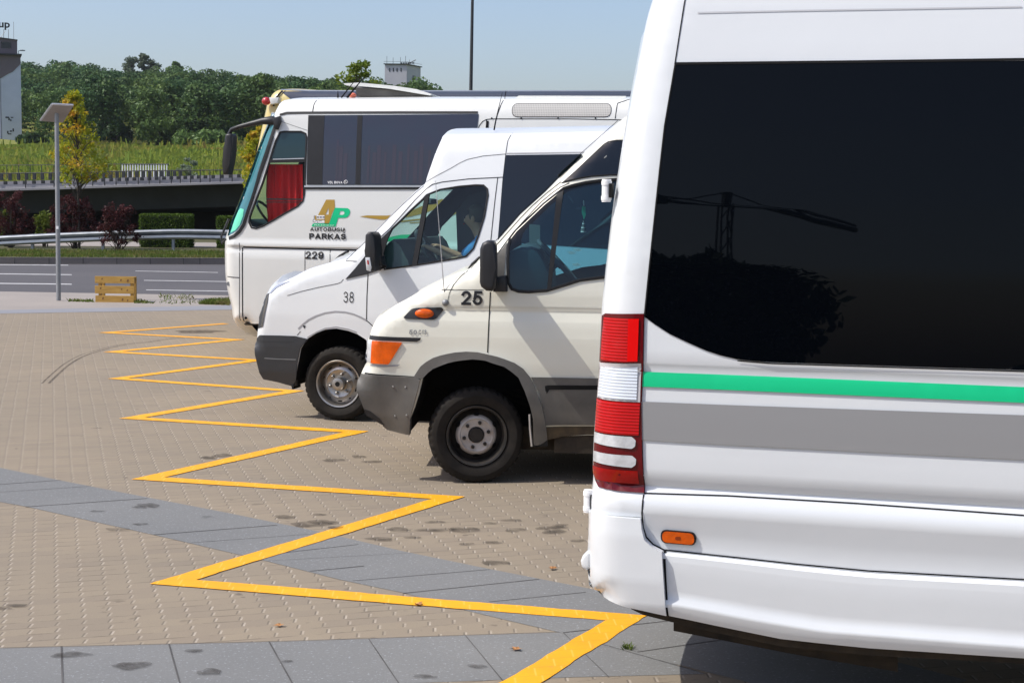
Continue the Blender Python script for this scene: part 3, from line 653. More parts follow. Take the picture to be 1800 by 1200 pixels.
# slab band across the pavers and the slab row at the front
band_t = [(-500, 722), (-200, 782), (0, 822), (105, 844), (259, 874), (399, 901), (560, 934), (710, 969), (861, 1000), (1025, 1032), (1200, 1070), (1400, 1118), (1700, 1195)]
band_b = [(1180, 1165), (1085, 1142), (1040, 1127), (983, 1111), (913, 1095), (808, 1070), (710, 1042), (595, 1018), (469, 986), (336, 955), (271, 940), (45, 890), (0, 882), (-200, 835), (-500, 770)]
band_b = [(1560, 1260)] + band_b
gsheet('slab_band', [gr(*p) for p in band_t + band_b], M['slab'], 0.002)
row_t = [(-700, 1158), (0, 1139), (500, 1127), (983, 1111)]; row_b = [(1040, 1127), (1110, 1146), (1180, 1165), (1240, 1184), (1000, 1190), (600, 1205), (300, 1213), (0, 1222), (-700, 1245)]
gsheet('slab_row', [gr(*p) for p in row_t + row_b], M['slab'], 0.0015)
bm = bmesh.new()
def gjoint(p, q, w=0.012):
    w *= .72; a, b = gr(*p), gr(*q); d = (b - a).normalized(); n_ = Vector((-d.y, d.x, 0)) * w / 2
    f = bm.faces.new([bm.verts.new(Vector((v.x, v.y, 0.0035))) for v in (a + n_, b + n_, b - n_, a - n_)]); f.normal_update()
    if f.normal.z < 0: f.normal_flip()
for p, q, w in [((-80, 857), (107, 844), .016), ((0, 865), (157, 855), .008), ((45, 891), (259, 876), .018), ((271, 940), (487, 923), .018), ((336, 954), (585, 936), .006), ((440, 978), (630, 957), .01), ((545, 1004), (640, 995), .016), ((470, 986), (790, 984 - 16), .004),
                ((620, 1021), (861, 1001), .008), ((708, 1043), (948, 1018), .016), ((860, 1058), (1030, 1041), .009), ((990, 1112), (1240, 1084), .014), ((1120, 1146), (1330, 1116), .012),
                ((108, 1136), (111, 1222), .012), ((297, 1132), (320, 1215), .010), ((473, 1128), (520, 1212), .010), ((648, 1123), (705, 1207), .008), ((818, 1117), (885, 1198), .008), ((990, 1112), (1070, 1190), .006), ((0, 1139), (500, 1127), .008), ((500, 1127), (983, 1111), .008), ((-100, 1142), (-130, 1222), .01), ((1040, 1127), (1240, 1184), .006)]:
    gjoint(p, q, w)
bmobj('slab_joint', bm, M['joint'], kind='structure')
# zigzag
tipsL = [(260, 1027), (228, 843), (207, 736), (188, 666), (180, 619), (172, 585)]; tipsR = [(1140, 1082), (820, 873), (650, 758), (537, 687), (470, 633), (432, 597), (397, 569)]
chain = []
for l, r in zip(tipsL, tipsR): chain += [gr(*r), gr(*l)]
chain.append(gr(*tipsR[-1])); first = chain[0] + (gr(938, 1200) - chain[0]).normalized() * 3.2; chain = [first] + chain
w = 0.076; ctr = []
for i, p in enumerate(chain):
    if 0 < i < len(chain) - 1:
        a, b = (chain[i - 1] - p).normalized(), (chain[i + 1] - p).normalized(); bis = (a + b).normalized(); s = math.sin(a.angle(b) / 2); ctr.append(p + bis * (w / s))
    else: ctr.append(p)
bm = bmesh.new(); Lr = []
for i, p in enumerate(ctr):
    a = (p - ctr[i - 1]).normalized() if i else (ctr[1] - p).normalized(); b = (ctr[i + 1] - p).normalized() if i < len(ctr) - 1 else a
    na, nb = Vector((-a.y, a.x, 0)), Vector((-b.y, b.x, 0)); mi = (na + nb); mi = mi / mi.length; k = w / max(mi.dot(na), 0.05); Lr.append((p + mi * k, p - mi * k))
for (a, b), (c, d) in zip(Lr, Lr[1:]):
    k_ = max(2, int((c - a).length / .055)); prv = None; drift = [0, 0]; nn_ = (a - b).normalized()
    for i in range(k_ + 1):
        for e in (0, 1): drift[e] = drift[e] * .6 + random.gauss(0, .0028) + (random.choice((-1, 1)) * .010 if random.random() < .035 else 0)
        q = [a.lerp(c, i / k_) + nn_ * (drift[0] if 0 < i < k_ else 0), b.lerp(d, i / k_) + nn_ * (drift[1] if 0 < i < k_ else 0)]; cur = [bm.verts.new(Vector((v.x, v.y, 0.005))) for v in q]
        if prv:
            f = bm.faces.new((prv[0], cur[0], cur[1], prv[1])); f.normal_update()
            if f.normal.z < 0: f.normal_flip()
        prv = cur
bmobj('yellow_zigzag_line', bm, M['yellow'], kind='structure')
# stains and the tyre mark
def stain_mat(name, c, a):
    m, n, o = nodes(name); t = N(n, 'ShaderNodeBsdfTransparent'); d = N(n, 'ShaderNodeBsdfDiffuse'); d.inputs[0].default_value = c + (1,)
    mx = N(n, 'ShaderNodeMixShader'); f = math_(n, 'MULTIPLY', ramp_(n, noise_(n, objco(n), 9.0, 5, 0.7), 0.25, 0.6), a)
    n.links.new(f, mx.inputs[0]); n.links.new(t.outputs[0], mx.inputs[1]); n.links.new(d.outputs[0], mx.inputs[2]); n.links.new(mx.outputs[0], o.inputs[0]); return m
bm = bmesh.new()
def blot(cx, cy, rx, ry, z=0.0065):
    k = 22; ph = [random.random() * 6.28 for _ in range(4)]
    pts = []
    for i in range(k):
        a = 2 * math.pi * i / k; r = 1 + 0.16 * math.sin(2 * a + ph[0]) + 0.12 * math.sin(3 * a + ph[1]) + 0.10 * math.sin(5 * a + ph[2]); pts.append(gr(cx + rx * r * math.cos(a), cy + ry * r * math.sin(a)))
    f = bm.faces.new([bm.verts.new(Vector((p.x, p.y, z))) for p in pts]); f.normal_update()
    if f.normal.z < 0: f.normal_flip()
for b in [(231, 1171, 33, 6.5), (368, 1182, 24, 5), (340, 1145, 18, 2.5), (125, 1152, 34, 5), (505, 1163, 9, 2), (838, 1172, 18, 3), (745, 1190, 22, 3), (262, 889, 18, 4), (245, 892, 14, 2), (170, 899, 12, 1.5), (247, 922, 12, 2),
          (545, 922, 32, 5), (500, 909, 20, 3), (567, 918, 26, 3.5), (390, 801, 17, 3), (365, 805, 14, 2), (586, 809, 20, 2.5), (815, 932, 24, 5), (770, 932, 42, 2.5), (668, 948, 22, 3), (700, 931, 22, 3), (725, 945, 14, 2), (905, 932, 18, 3), (900, 915, 16, 2), (975, 935, 20, 4), (968, 928, 26, 2.5), (985, 924, 14, 2),
          (765, 918, 16, 2), (820, 957, 14, 2), (866, 954, 16, 2), (1015, 951, 12, 2), (870, 990, 30, 3), (860, 920, 12, 1.5), (630, 803, 14, 2), (655, 812, 16, 2), (590, 928, 16, 2.5), (560, 905, 12, 1.5), (350, 583, 46, 2.5), (690, 869, 10, 1), (30, 1065, 16, 3), (5, 1070, 14, 2), (205, 931, 18, 2.5)]: blot(*b)
bmobj('oil_stain', bm, stain_mat('oil_stain', (0.06, 0.052, 0.047), 0.5), kind='structure')
bm = bmesh.new(); arc = [gr(*p) for p in catmull([(80, 674), (88, 666), (100, 655), (118, 640), (145, 625), (178, 615), (215, 606), (260, 601), (310, 594), (350, 591)], 4)]
for o_, ww in ((-0.035, 0.016), (0.04, 0.010)):
    A = []
    for i, p in enumerate(arc):
        d = (arc[min(i + 1, len(arc) - 1)] - arc[max(i - 1, 0)]).normalized(); n_ = Vector((-d.y, d.x, 0)); A.append([bm.verts.new(Vector(((p + n_ * (o_ + s * ww)).x, (p + n_ * (o_ + s * ww)).y, 0.0025))) for s in (-1, 1)])
    for a, b in zip(A, A[1:]): bm.faces.new((a[0], a[1], b[1], b[0]))
for f in bm.faces:
    f.normal_update()
    if f.normal.z < 0: f.normal_flip()
bmobj('tyre_mark', bm, stain_mat('tyre_mark', (0.07, 0.062, 0.06), 0.5), kind='structure')
# dry leaves lying on the paving
LEAF = mat('dry_leaf', (0.42, 0.20, 0.07), 0.8, var=0.4, vscale=30)
for i, (px, py, s, lab) in enumerate([(491, 1101, .045, 'curled dry brown leaf on beige pavers between the zigzag and the slab row'), (735, 1064, .05, 'pale dry leaf touching the yellow line beside the dark slab band'), (907, 1143, .05, 'crumpled dry leaf on the grey slab row near the thick yellow leg'), (971, 1001, .05, 'dark red brown leaf on pavers beside the minibus bumper')]):
    bm = bmesh.new(); P = []
    for k in range(12):
        a = 2 * math.pi * k / 12; r = s * .7 * (1 if k % 2 else 0.6) * (0.8 + .3 * random.random()); P.append(bm.verts.new((r * math.cos(a), r * 0.7 * math.sin(a), 0.004 + 0.010 * random.random())))
    c_ = bm.verts.new((0, 0, 0.003))
    for k in range(12): bm.faces.new((c_, P[k], P[(k + 1) % 12]))
    o = bmobj('fallen_leaf', bm, LEAF, label=lab, cat='leaf', group='dry leaves on the paving'); g_ = gr(px, py); o.location = (g_.x, g_.y, 0.004); o.rotation_euler = (0, 0, i * 1.3)
# ------------------------------------------------------------------ weeds and grass
def blades(name, regions, n, h, mt, z, spread=0.5, wd=0.012, **k):
    V = []; T = []
    for i in range(n):
        poly = regions[i % len(regions)]; a, b, c, d = poly; u, v = random.random(), random.random()
        p = a * (1 - u) * (1 - v) + b * u * (1 - v) + c * u * v + d * (1 - u) * v; hh = h * (0.35 + random.random() * 0.9); an = random.random() * 6.28; w2 = wd * (0.6 + random.random())
        dx, dy = math.cos(an) * w2, math.sin(an) * w2; lx, ly = (random.random() - .5) * spread * hh * 2, (random.random() - .5) * spread * hh * 2
        V += [(p.x - dx, p.y - dy, z), (p.x + dx, p.y + dy, z), (p.x + dx * .3 + lx, p.y + dy * .3 + ly, z + hh), (p.x - dx * .3 + lx, p.y - dy * .3 + ly, z + hh)]; T.append(random.random())
    me = npmesh(name, V, np.arange(len(V)).reshape(-1, 4), T); return link(name, me, mt, **k)
M['grass'] = foliage('grass', (0.13, 0.17, 0.030), (0.075, 0.12, 0.022), (0.20, 0.17, 0.06), 0.35, 1.3)
yv = lambda x, d: Vector((x, lerp_line(RF, x) + .2 + d, 0))
blades('grass', [[yv(-19, 0), yv(-8.5, 0), yv(-8.5, 6), yv(-19, 6)]], 15000, 0.11, M['grass'], KH - .02, kind='stuff')
blades('grass', [[gr(150, 424), gr(395, 426), gr(395, 419), gr(150, 418)]], 3500, 0.12, M['grass'], KH - .02, kind='stuff')
blades('weeds', [[gr(358, 535), gr(404, 536.5), gr(404, 527), gr(365, 529)], [gr(350, 534.5), gr(402, 536), gr(402, 531), gr(362, 531)]], 1500, 0.07, M['grass'], -0.002, spread=1.0, wd=.01, kind='stuff')
blades('weeds', [[gr(236, 533), gr(276, 534), gr(250, 529), gr(236, 529)], [gr(120, 530), gr(168, 531), gr(165, 528.5), gr(120, 528)], [gr(280, 534), gr(345, 535), gr(340, 519), gr(283, 518)]], 500, 0.05, M['grass'], -0.002, spread=1.2, kind='stuff')
blades('weeds', [[gr(1092, 1143), gr(1112, 1144), gr(1112, 1137), gr(1094, 1137)]], 45, 0.022, M['grass'], 0.005, spread=1.6, wd=.003, kind='stuff')
# ------------------------------------------------------------------ terrain, field, wood
ridge_px = [(-400, 120), (-100, 112), (36, 107), (75, 113), (95, 108), (135, 106), (152, 114), (200, 120), (225, 122), (262, 124), (290, 119), (310, 116), (330, 121), (360, 121), (385, 128), (410, 133), (445, 131), (480, 132), (510, 133), (530, 138), (548, 150), (575, 150), (600, 147), (640, 152), (760, 172), (1100, 190), (1800, 200)]
YR = 400.0
def ridge_z(x):
    px = 900 + x / YR * FPX; py = np.interp(px, [a for a, _ in ridge_px], [b for _, b in ridge_px]); return at(px, py, YR).z - 9.5
prof_y = [(84, KH - 0.05), (92, 1.6), (110, 2.6), (150, 4.6), (195, 8.0), (225, 10.2), (250, 11.5)]
def terr(x, y):
    if y <= 250: return float(np.interp(y, [a for a, _ in prof_y], [b for _, b in prof_y])) + (math.sin(x * .13) * .35 + math.sin(x * .31 + 1) * .2) * min(1, max(0, (y - 100) / 60))
    t = (y - 250) / (YR - 250); t = max(0, min(1.15, t)); zr = ridge_z(x / y * YR) ; return 11.5 + (zr - 11.5) * (t ** 0.85 if t < 1 else 1 - (t - 1) * 1.5)
xs = np.arange(-260, 261, 5.0); ys = np.concatenate([[84, 88, 92, 97, 103], np.arange(110, 480, 6.0)])
V = [(x * (y / 250.0 if y > 0 else 1) * 1.2, y, terr(x * y / 250.0 * 1.2, y)) for y in ys for x in xs]; nx = len(xs)
Q = [(i * nx + j, i * nx + j + 1, (i + 1) * nx + j + 1, (i + 1) * nx + j) for i in range(len(ys) - 1) for j in range(nx - 1)]
M['field'] = speckled('weedy_field', (0.24, 0.24, 0.05), (0.13, 0.16, 0.035), big=0.09, fine=0.9)
link('hillside', npmesh('hillside', V, Q), M['field'], smooth=180, kind='structure')
M['weedfield'] = foliage('tall_weeds', (0.26, 0.30, 0.045), (0.15, 0.22, 0.040), (0.30, 0.22, 0.06), 0.4, 0.10)
V = []; T = []
for i in range(60000):
    y = 92 + 122 * random.random() ** 1.1; x = -y * .39 + y * .34 * random.random(); z = terr(x, y) - .1; hh = .25 + .75 * max(0, min(1, (math.sin(x * .21 + math.sin(y * .13) * 2) * .5 + .5))) * random.random() + (.8 if random.random() < .015 else 0); w2 = (0.05 + random.random() * .13) * y / 140
    an = random.random() * 6.28; dx, dy = math.cos(an) * w2, math.sin(an) * w2; lx = (random.random() - .5) * .6
    z1 = z + hh * .3 * random.random(); V += [(x - dx, y - dy, z1), (x + dx, y + dy, z1), (x + dx * .5 + lx, y + dy * .5, z + hh), (x - dx * .5 + lx, y - dy * .5, z + hh)]; T.append(random.random())
link('tall_weeds', npmesh('tall_weeds', V, np.arange(len(V)).reshape(-1, 4), T), M['weedfield'], kind='stuff')
M['wood'] = foliage('wood_leaves', (0.026, 0.058, 0.024), (0.140, 0.205, 0.060), (0.075, 0.150, 0.065), 0.25, 0.05)
cs = []; rs = []; ks = []; ts = []
y = 214.0
while y < 420:
    x0, x1 = (-y * 0.345 - 6 if y > 238 else -y * .296), -y * 0.045; x = x0
    while x < x1:
        xx, yy = x + random.uniform(-2, 2), y + random.uniform(-2.5, 2.5); base = terr(xx, yy); hgt = random.uniform(7.5, 11) if y < 385 else random.uniform(6.5, 8.6); r = random.uniform(3.0, 4.8); tone = random.random() ** 1.3
        for q in range(9):
            a = random.random() * 6.28; e = random.uniform(.1, 1.4); rr = r * .72 * math.cos(e); cs.append((xx + rr * math.cos(a), yy + rr * math.sin(a), base + hgt * (.45 + .36 * math.sin(e)))); s_ = r * random.uniform(.30, .5); rs.append((s_, s_, s_ * .85)); ks.append(75 if y < 300 else 55); ts.append(tone * .7 + random.random() * .25)
        cs.append((xx, yy, base + hgt * .45)); rs.append((r * .78, r * .78, hgt * .40)); ks.append(130); ts.append(tone * .7)
        x += random.uniform(4.6, 6.6)
    y += 8.5
V, Q, T = leaves(cs, rs, [int(k * 2.3) for k in ks], 0.36, hollow=0.86, tones=ts, flat=.3, align=.35)
link('wood', npmesh('wood', V, Q, T), M['wood'], kind='stuff')
M['bark'] = mat('bark', (0.07, 0.055, 0.042), 0.9, var=0.4, vscale=8, bump=0.4, bscale=30)
def tree(name, base, h, w, mt, label, seed, clumps=26, leaf=0.3, per=130, group=None, trunk_r=0.12, crown0=0.25, shape='round', tone=0.5, cat='tree', lean=0.0, squash=1.0):
    rnd = random.Random(seed); root = empty(name, base, label=label, cat=cat, group=group)
    bm = bmesh.new(); top = Vector((lean * h, 0, h * .9)); add_tube(bm, [(0, 0, -.15), (lean * h * .2, 0, h * .3), (lean * h * .6, 0.02 * h, h * .6), top], [trunk_r, trunk_r * .8, trunk_r * .5, trunk_r * .15], 8)
    cs = []; rs = []
    for i in range(clumps):
        t = crown0 + (1 - crown0) * (i + rnd.random()) / clumps
        if shape == 'cone': rad = w / 2 * (1.12 - (t - crown0) / (1 - crown0)) ** .8 * (.55 if t < crown0 + .08 else 1)
        elif shape == 'column': rad = w / 2 * math.sin(math.pi * min(1, max(.12, 1 - (t - crown0) / (1 - crown0)))) ** .5
        else: rad = w / 2 * math.sin(math.pi * (0.12 + 0.82 * (t - crown0) / (1 - crown0))) ** .7
        a = rnd.random() * 6.28; rr = rad * rnd.uniform(.25, .85); c = Vector((rr * math.cos(a) + lean * h * t, rr * math.sin(a) * squash, h * t)); cs.append(tuple(c)); s_ = max(w * .07, rad * rnd.uniform(.20, .34)) if shape == 'cone' else w * rnd.uniform(.24, .34) if shape == 'column' else max(w * .09, rad * rnd.uniform(.28, .45)); rs.append((s_, s_, s_ * .75))
        s0 = Vector((lean * h * t * .7, 0, h * max(.1, t - .14))); add_tube(bm, [s0, (s0 + c) / 2 + Vector((0, 0, .02 * h)), c], [trunk_r * .3, trunk_r * .2, trunk_r * .06], 5)
    bmobj('trunk', bm, M['bark'], root, smooth=60)
    V, Q, T = leaves(cs, rs, [per] * len(cs), leaf, hollow=.15, tones=[tone + rnd.uniform(-.25, .25) for _ in cs])
    link('crown', npmesh('crown', V, Q, T), mt, root); return root
def on(px, py, Y):  # a place on the terrain or flat ground under a photo pixel
    p = at(px, py, Y); z = terr(p.x, Y) if Y > 84 else (KH - .01 if Y > 47 else 0); return Vector((p.x, Y, z))
M['fartree'] = foliage('pale_green_tree_leaves', (0.085, 0.15, 0.045), (0.13, 0.20, 0.06), None, .3)
M['dktree'] = foliage('dark_tree_leaves', (0.035, 0.07, 0.028), (0.06, 0.10, 0.04), None, .25)
M['poplar'] = foliage('poplar_leaves', (0.10, 0.13, 0.08), (0.13, 0.17, 0.10), None, .25)
for i, (px, pt, Y, w, mt, lab) in enumerate([(280, 205, 222, 8.5, 'fartree', 'bright pale green tree standing out in front of the dark wood'), (325, 216, 228, 5.5, 'dktree', 'small dark round tree just right of the bright pale green tree'), (365, 205, 234, 7.5, 'fartree', 'grey green round tree at the foot of the wood behind the coach mirror'), (366, 238, 205, 9.0, 'fartree', 'low wide bushy tree in the field left of the coach mirror'), (205, 215, 225, 7, 'dktree', 'broad dark tree at the field edge right of the yellow young tree'), (408, 228, 214, 4.5, 'dktree', 'dark bush like tree right of the hanging coach mirror'), (60, 240, 215, 5.5, 'dktree', 'dark low tree at the foot of the white silo')]):
    b = on(px, 250, Y); h = at(px, pt, Y).z - b.z; tree('field_tree', b, h, w, M[mt], lab, 50 + i, clumps=24, leaf=.5, per=90, trunk_r=.2, crown0=.12)
for i, (px, pt, w, lab) in enumerate([(232, 103, 4.0, 'leftmost poplar of the three rising above the wood'), (253, 96, 2.6, 'tallest narrow poplar in the middle of the three above the wood'), (268, 106, 3.2, 'rightmost lower poplar of the three above the wood')]):
    p = at(px, 124, 408.0); t = at(px, pt, 408.0); tree('poplar', Vector((p.x, 408, p.z - 9)), t.z - p.z + 9, w * 1.25, M['poplar'], lab, 90 + i, clumps=16, leaf=.42, per=200, group='poplars above the wood', trunk_r=.25, crown0=.2, shape='column')
for i, (px, pt, w, lab) in enumerate([(313, 110, 6.0, 'rounded treetop standing above the wood right of the poplars'), (587, 140, 5.0, 'rounded treetop on the skyline just left of the leafy branches')]):
    p = at(px, 124, 408.0); t = at(px, pt, 408.0); tree('skyline_tree', Vector((p.x, 408, p.z - 10)), t.z - p.z + 10, w * 1.3, M['fartree'], lab, 95 + i, clumps=30, leaf=.42, per=170, trunk_r=.25, crown0=.3)
# near young trees and purple shrubs
M['ygleaf'] = foliage('yellow_green_leaves', (0.42, 0.42, 0.025), (0.19, 0.26, 0.022), (0.56, 0.29, 0.03), 0.45, 1.1)
M['gleaf'] = foliage('fresh_green_leaves', (0.11, 0.17, 0.022), (0.19, 0.24, 0.035), None, 0.4)
def kb(px, Y): p = at(px, 400, Y); return Vector((p.x, Y, KH - .01))
b = kb(139, 56); tree('young_tree', b, at(132, 163, 56).z - b.z, 2.9, M['ygleaf'], 'young tree with yellow and orange leaves behind the lamp post', 3, clumps=95, leaf=.085, per=34, trunk_r=.05, crown0=.43, shape='cone', tone=.35, lean=-.015)
b = kb(452, 55); tree('young_tree', b, at(440, 225, 55).z - b.z, 1.6, M['ygleaf'], 'yellow green young tree peeping out behind the coach windscreen', 8, clumps=36, leaf=.10, per=70, trunk_r=.05, crown0=.42, tone=.3)
b = kb(628, 54); tree('young_tree', b, at(600, 112, 54).z - b.z, 2.6, M['gleaf'], 'green leafy treetop showing above the white coach roof beside the hatch', 13, clumps=46, leaf=.10, per=70, trunk_r=.07, crown0=.45, tone=.5)
M['purple'] = foliage('purple_leaves', (0.050, 0.016, 0.018), (0.095, 0.030, 0.030), (0.06, 0.026, 0.018), 0.3, .9)
M['wildgreen'] = foliage('wild_shrub_leaves', (0.09, 0.13, 0.02), (0.16, 0.19, 0.03), None, .35)
def shrub(px0, px1, pt, pb, Y, label, seed, mt='purple', leaf=.055, group='purple leaved shrubs by the guardrail', low=.22, n=60):
    rnd = random.Random(seed); a, b = at(px0, pb, Y), at(px1, pb, Y); h = at((px0 + px1) / 2, pt, Y).z - KH; w = b.x - a.x; base = Vector(((a.x + b.x) / 2, Y, KH - .01)); root = empty('shrub', base, label=label, cat='shrub', group=group)
    bm = bmesh.new(); cs = []; rs = []
    for i in range(n):
        t = rnd.uniform(low, 1); a_ = rnd.random() * 6.28; rad = w / 2 * math.sin(math.pi * (.16 + .72 * t)) ** .6 * rnd.random() ** .5; hh = h * (t if t < .8 else rnd.uniform(.75, 1)); c = Vector((rad * math.cos(a_), rad * math.sin(a_) * .6, hh)); cs.append(tuple(c)); s_ = rnd.uniform(.11, .24); rs.append((s_, s_, s_))
        if i % 2 == 0: add_tube(bm, [(rnd.uniform(-.1, .1), rnd.uniform(-.05, .05), 0), tuple(c * .5 + Vector((0, 0, .05))), tuple(c * 1.02)], [.014, .009, .004], 4)
    bmobj('stem', bm, M['bark'], root); V, Q, T = leaves(cs, rs, [58] * len(cs), leaf, hollow=.1, tones=[rnd.uniform(.2, .8) for _ in cs]); link('foliage', npmesh('foliage', V, Q, T), M[mt], root); return root
shrub(-25, 62, 341, 437, 56.2, 'leftmost tall purple shrub at the edge of the verge', 1, n=75)
shrub(84, 178, 347, 436, 56.2, 'wide purple shrub below the yellow young tree', 2, n=85)
shrub(172, 244, 363, 442, 53.6, 'smaller purple shrub right of the wide one, in front of the guardrail', 3, n=60)
shrub(62, 96, 378, 430, 57.5, 'yellow green wild shrub between the purple shrubs behind the lamp post', 4, mt='wildgreen', group=None, n=40, leaf=.06)
shrub(0, 24, 372, 430, 57.5, 'yellow green shrub half hidden behind the leftmost purple shrub', 5, mt='wildgreen', group=None, n=30, leaf=.06)
M['hedge'] = foliage('hedge_leaves', (0.10, 0.155, 0.022), (0.065, 0.11, 0.018), None, .3)
for i, (x0, x1, y0, y1, lab) in enumerate([(245, 331, 378, 404, 'clipped box hedge in the dark under the bridge, the long one'), (381, 440, 382, 405, 'clipped box hedge partly hidden by the coach front')]):
    Y = 58.5; a, b = at(x0, y1, Y), at(x1, y0, Y); root = empty('box_hedge', ((a.x + b.x) / 2, Y + .5, KH), label=lab, cat='hedge', group='clipped hedges by the bridge'); W2, Hh = (b.x - a.x) / 2, b.z - KH
    n_ = 9000; P = RNG.uniform(-1, 1, (n_, 3)) * (W2, .5, .5) + (0, 0, .5); ax = RNG.integers(0, 4, n_)
    P[ax == 0, 2] = 1; P[ax == 1, 1] = -.5; P[(ax == 2), 0] = np.sign(P[(ax == 2), 0]) * W2; P[ax == 3, 1] = .5; P[:, 2] *= Hh; P += RNG.normal(size=P.shape) * .018
    d = RNG.normal(size=(n_, 3)); d /= np.linalg.norm(d, axis=1)[:, None]; e = np.cross(d, RNG.normal(size=(n_, 3))); e /= np.linalg.norm(e, axis=1)[:, None]
    s = .035; V = np.stack([P - d * s, P + e * s * .6, P + d * s, P - e * s * .6], 1).reshape(-1, 3); link('foliage', npmesh('foliage', V, np.arange(len(V)).reshape(-1, 4), RNG.random(n_)), M['hedge'], root)
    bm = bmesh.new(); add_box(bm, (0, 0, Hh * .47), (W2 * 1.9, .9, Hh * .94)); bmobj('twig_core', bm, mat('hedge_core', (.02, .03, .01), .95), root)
# ------------------------------------------------------------------ guardrail
M['galv'] = mat('galvanised_steel', (0.34, 0.36, 0.38), 0.42, metal=0.6, c2=(0.24, 0.26, 0.29), vscale=3, bump=0.05, bscale=20)
top = [(-300, 422), (-120, 418), (0, 414.5), (100, 409.5), (200, 405.5), (300, 402.8), (330, 402.8), (400, 404), (520, 405.5), (700, 407)]; Yg = 54.5
root = empty('guardrail', at(300, 440, Yg), label='galvanised guardrail with a double wave beam along the far verge', cat='guardrail'); root.location.z = KH - .01
bm = bmesh.new(); prv = None; bz = [(0.0, 0.0), (-0.05, -.015), (-0.085, -.055), (-0.07, -.12), (0.0, -.15), (-0.07, -.19), (-0.085, -.25), (-0.05, -.295), (0, -.31)]; bsc = 1.17
for px in range(-300, 701, 10):
    py = float(np.interp(px, [a for a, _ in top], [b for _, b in top])); p = at(px, py, Yg) - Vector(root.location)
    ring = [bm.verts.new((p.x, p.y + dy, p.z + dz * bsc)) for dy, dz in bz]
    if prv:
        for k in range(len(bz) - 1): bm.faces.new((prv[k], ring[k], ring[k + 1], prv[k + 1]))
    prv = ring
bmobj('beam', bm, M['galv'], root, smooth=40)
for px in (-196, -70, 56, 180, 304, 428, 552, 676):
    py = float(np.interp(px, [a for a, _ in top], [b for _, b in top])); p = at(px, py, Yg) - Vector(root.location); bm = bmesh.new()
    add_box(bm, (p.x - .04, .06, (p.z + .02) / 2), (0.014, .11, p.z - .02)); add_box(bm, (p.x, .115, (p.z + .02) / 2), (0.09, .010, p.z - .02)); add_box(bm, (p.x, 0.005, (p.z + .02) / 2), (0.09, .010, p.z - .02))
    bmobj('post', bm, M['galv'], root)
# ------------------------------------------------------------------ bridge
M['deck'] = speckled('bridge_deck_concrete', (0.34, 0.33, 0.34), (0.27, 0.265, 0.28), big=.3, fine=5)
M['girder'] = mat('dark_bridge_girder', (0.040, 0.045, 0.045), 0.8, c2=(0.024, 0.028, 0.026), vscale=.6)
root = empty('road_bridge', (0, 74, 0), label='low road bridge with a dark girder crossing behind the guardrail', cat='bridge')
edge = [(-700, 352), (-300, 344), (0, 335.5), (100, 333), (200, 329.5), (300, 326.5), (400, 323.5), (700, 316), (1100, 308)]
def bz_(px, Y=74.0): return at(px, float(np.interp(px, [a for a, _ in edge], [b for _, b in edge])), Y)
X = [(bz_(px).x, bz_(px).z) for px in range(-700, 1101, 50)]
def sweep(name, prof, mt, parent):  # prof: list of (dy, dz) off the deck edge
    bm = bmesh.new(); prv = None
    for x, z in X:
        ring = [bm.verts.new((x, dy, z + dz)) for dy, dz in prof]
        if prv:
            for k in range(len(prof)): bm.faces.new((prv[k], prv[(k + 1) % len(prof)], ring[(k + 1) % len(prof)], ring[k]))
        prv = ring
    bmesh.ops.recalc_face_normals(bm, faces=bm.faces[:]); return bmobj(name, bm, mt, parent)
sweep('deck', [(0, 0), (0, .10), (.35, .12), (.36, .30), (7.2, .34), (7.21, .12), (9.5, .1), (9.5, 0)], M['deck'], root)
sweep('parapet', [(.95, .1), (.95, .47), (1.12, .47), (1.12, .1)], M['deck'], root)
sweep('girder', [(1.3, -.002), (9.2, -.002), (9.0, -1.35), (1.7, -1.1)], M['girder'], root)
bm = bmesh.new(); add_box(bm, (-4, 8.6, 1.0), (90, .8, 3.2)); bmobj('abutment', bm, mat('abutment_shade_black', (0.03, 0.03, 0.03), .95), root)  # near-black colour stands in for the shadow under the deck
M['darksteel'] = mat('dark_steel', (0.03, 0.033, 0.036), 0.55, spec=.4, var=.3, vscale=4)
def barrier(name, label, cat, dy, dz0, xs_px, wpx, hz, Yp, rails=None, group=None):
    r = empty(name, (0, 74 + dy, 0), label=label, cat=cat, group=group)
    for px, py in xs_px:
        p = at(px, py, 74 + dy); bm = bmesh.new(); add_box(bm, (p.x, 0, p.z + hz / 2), (wpx, wpx * .8, hz), bev=.02); add_box(bm, (p.x, 0, p.z + hz + .012), (wpx * .9, wpx * .75, .02)); bmobj('post', bm, M['darksteel'], r)
    return r
nearx = [(x / 4.286, y) for x, y in [(-95, 0), (-20, 0), (42, 0), (117, 0), (187, 0), (257, 0), (325, 0), (393, 0), (460, 0), (525, 0), (590, 0), (653, 0), (716, 0), (778, 0), (838, 0), (898, 0), (957, 0), (1013, 0), (1070, 0), (1126, 0), (1181, 0), (1236, 0), (1291, 0), (1344, 0), (1396, 0), (1446, 0), (1497, 0), (1548, 0), (1606, 0), (1672, 0), (1737, 0), (1800, 0)]]
def ey(px): return float(np.interp(px, [a for a, _ in edge], [b for _, b in edge]))
r1 = barrier('bridge_barrier', 'near row of dark stubby posts along the bridge edge, with its tall thin railing', 'barrier', 0.55, 0, [(px, ey(px) - 4.0) for px, _ in nearx], 0.17, .33, 0)
farx = [x / 4.286 for x in (-60, 12, 76, 140, 201, 260, 320, 380, 440, 500, 560, 620, 680, 732, 785, 835, 882, 932, 980, 1030, 1080, 1128, 1176, 1222, 1268, 1315, 1360)]
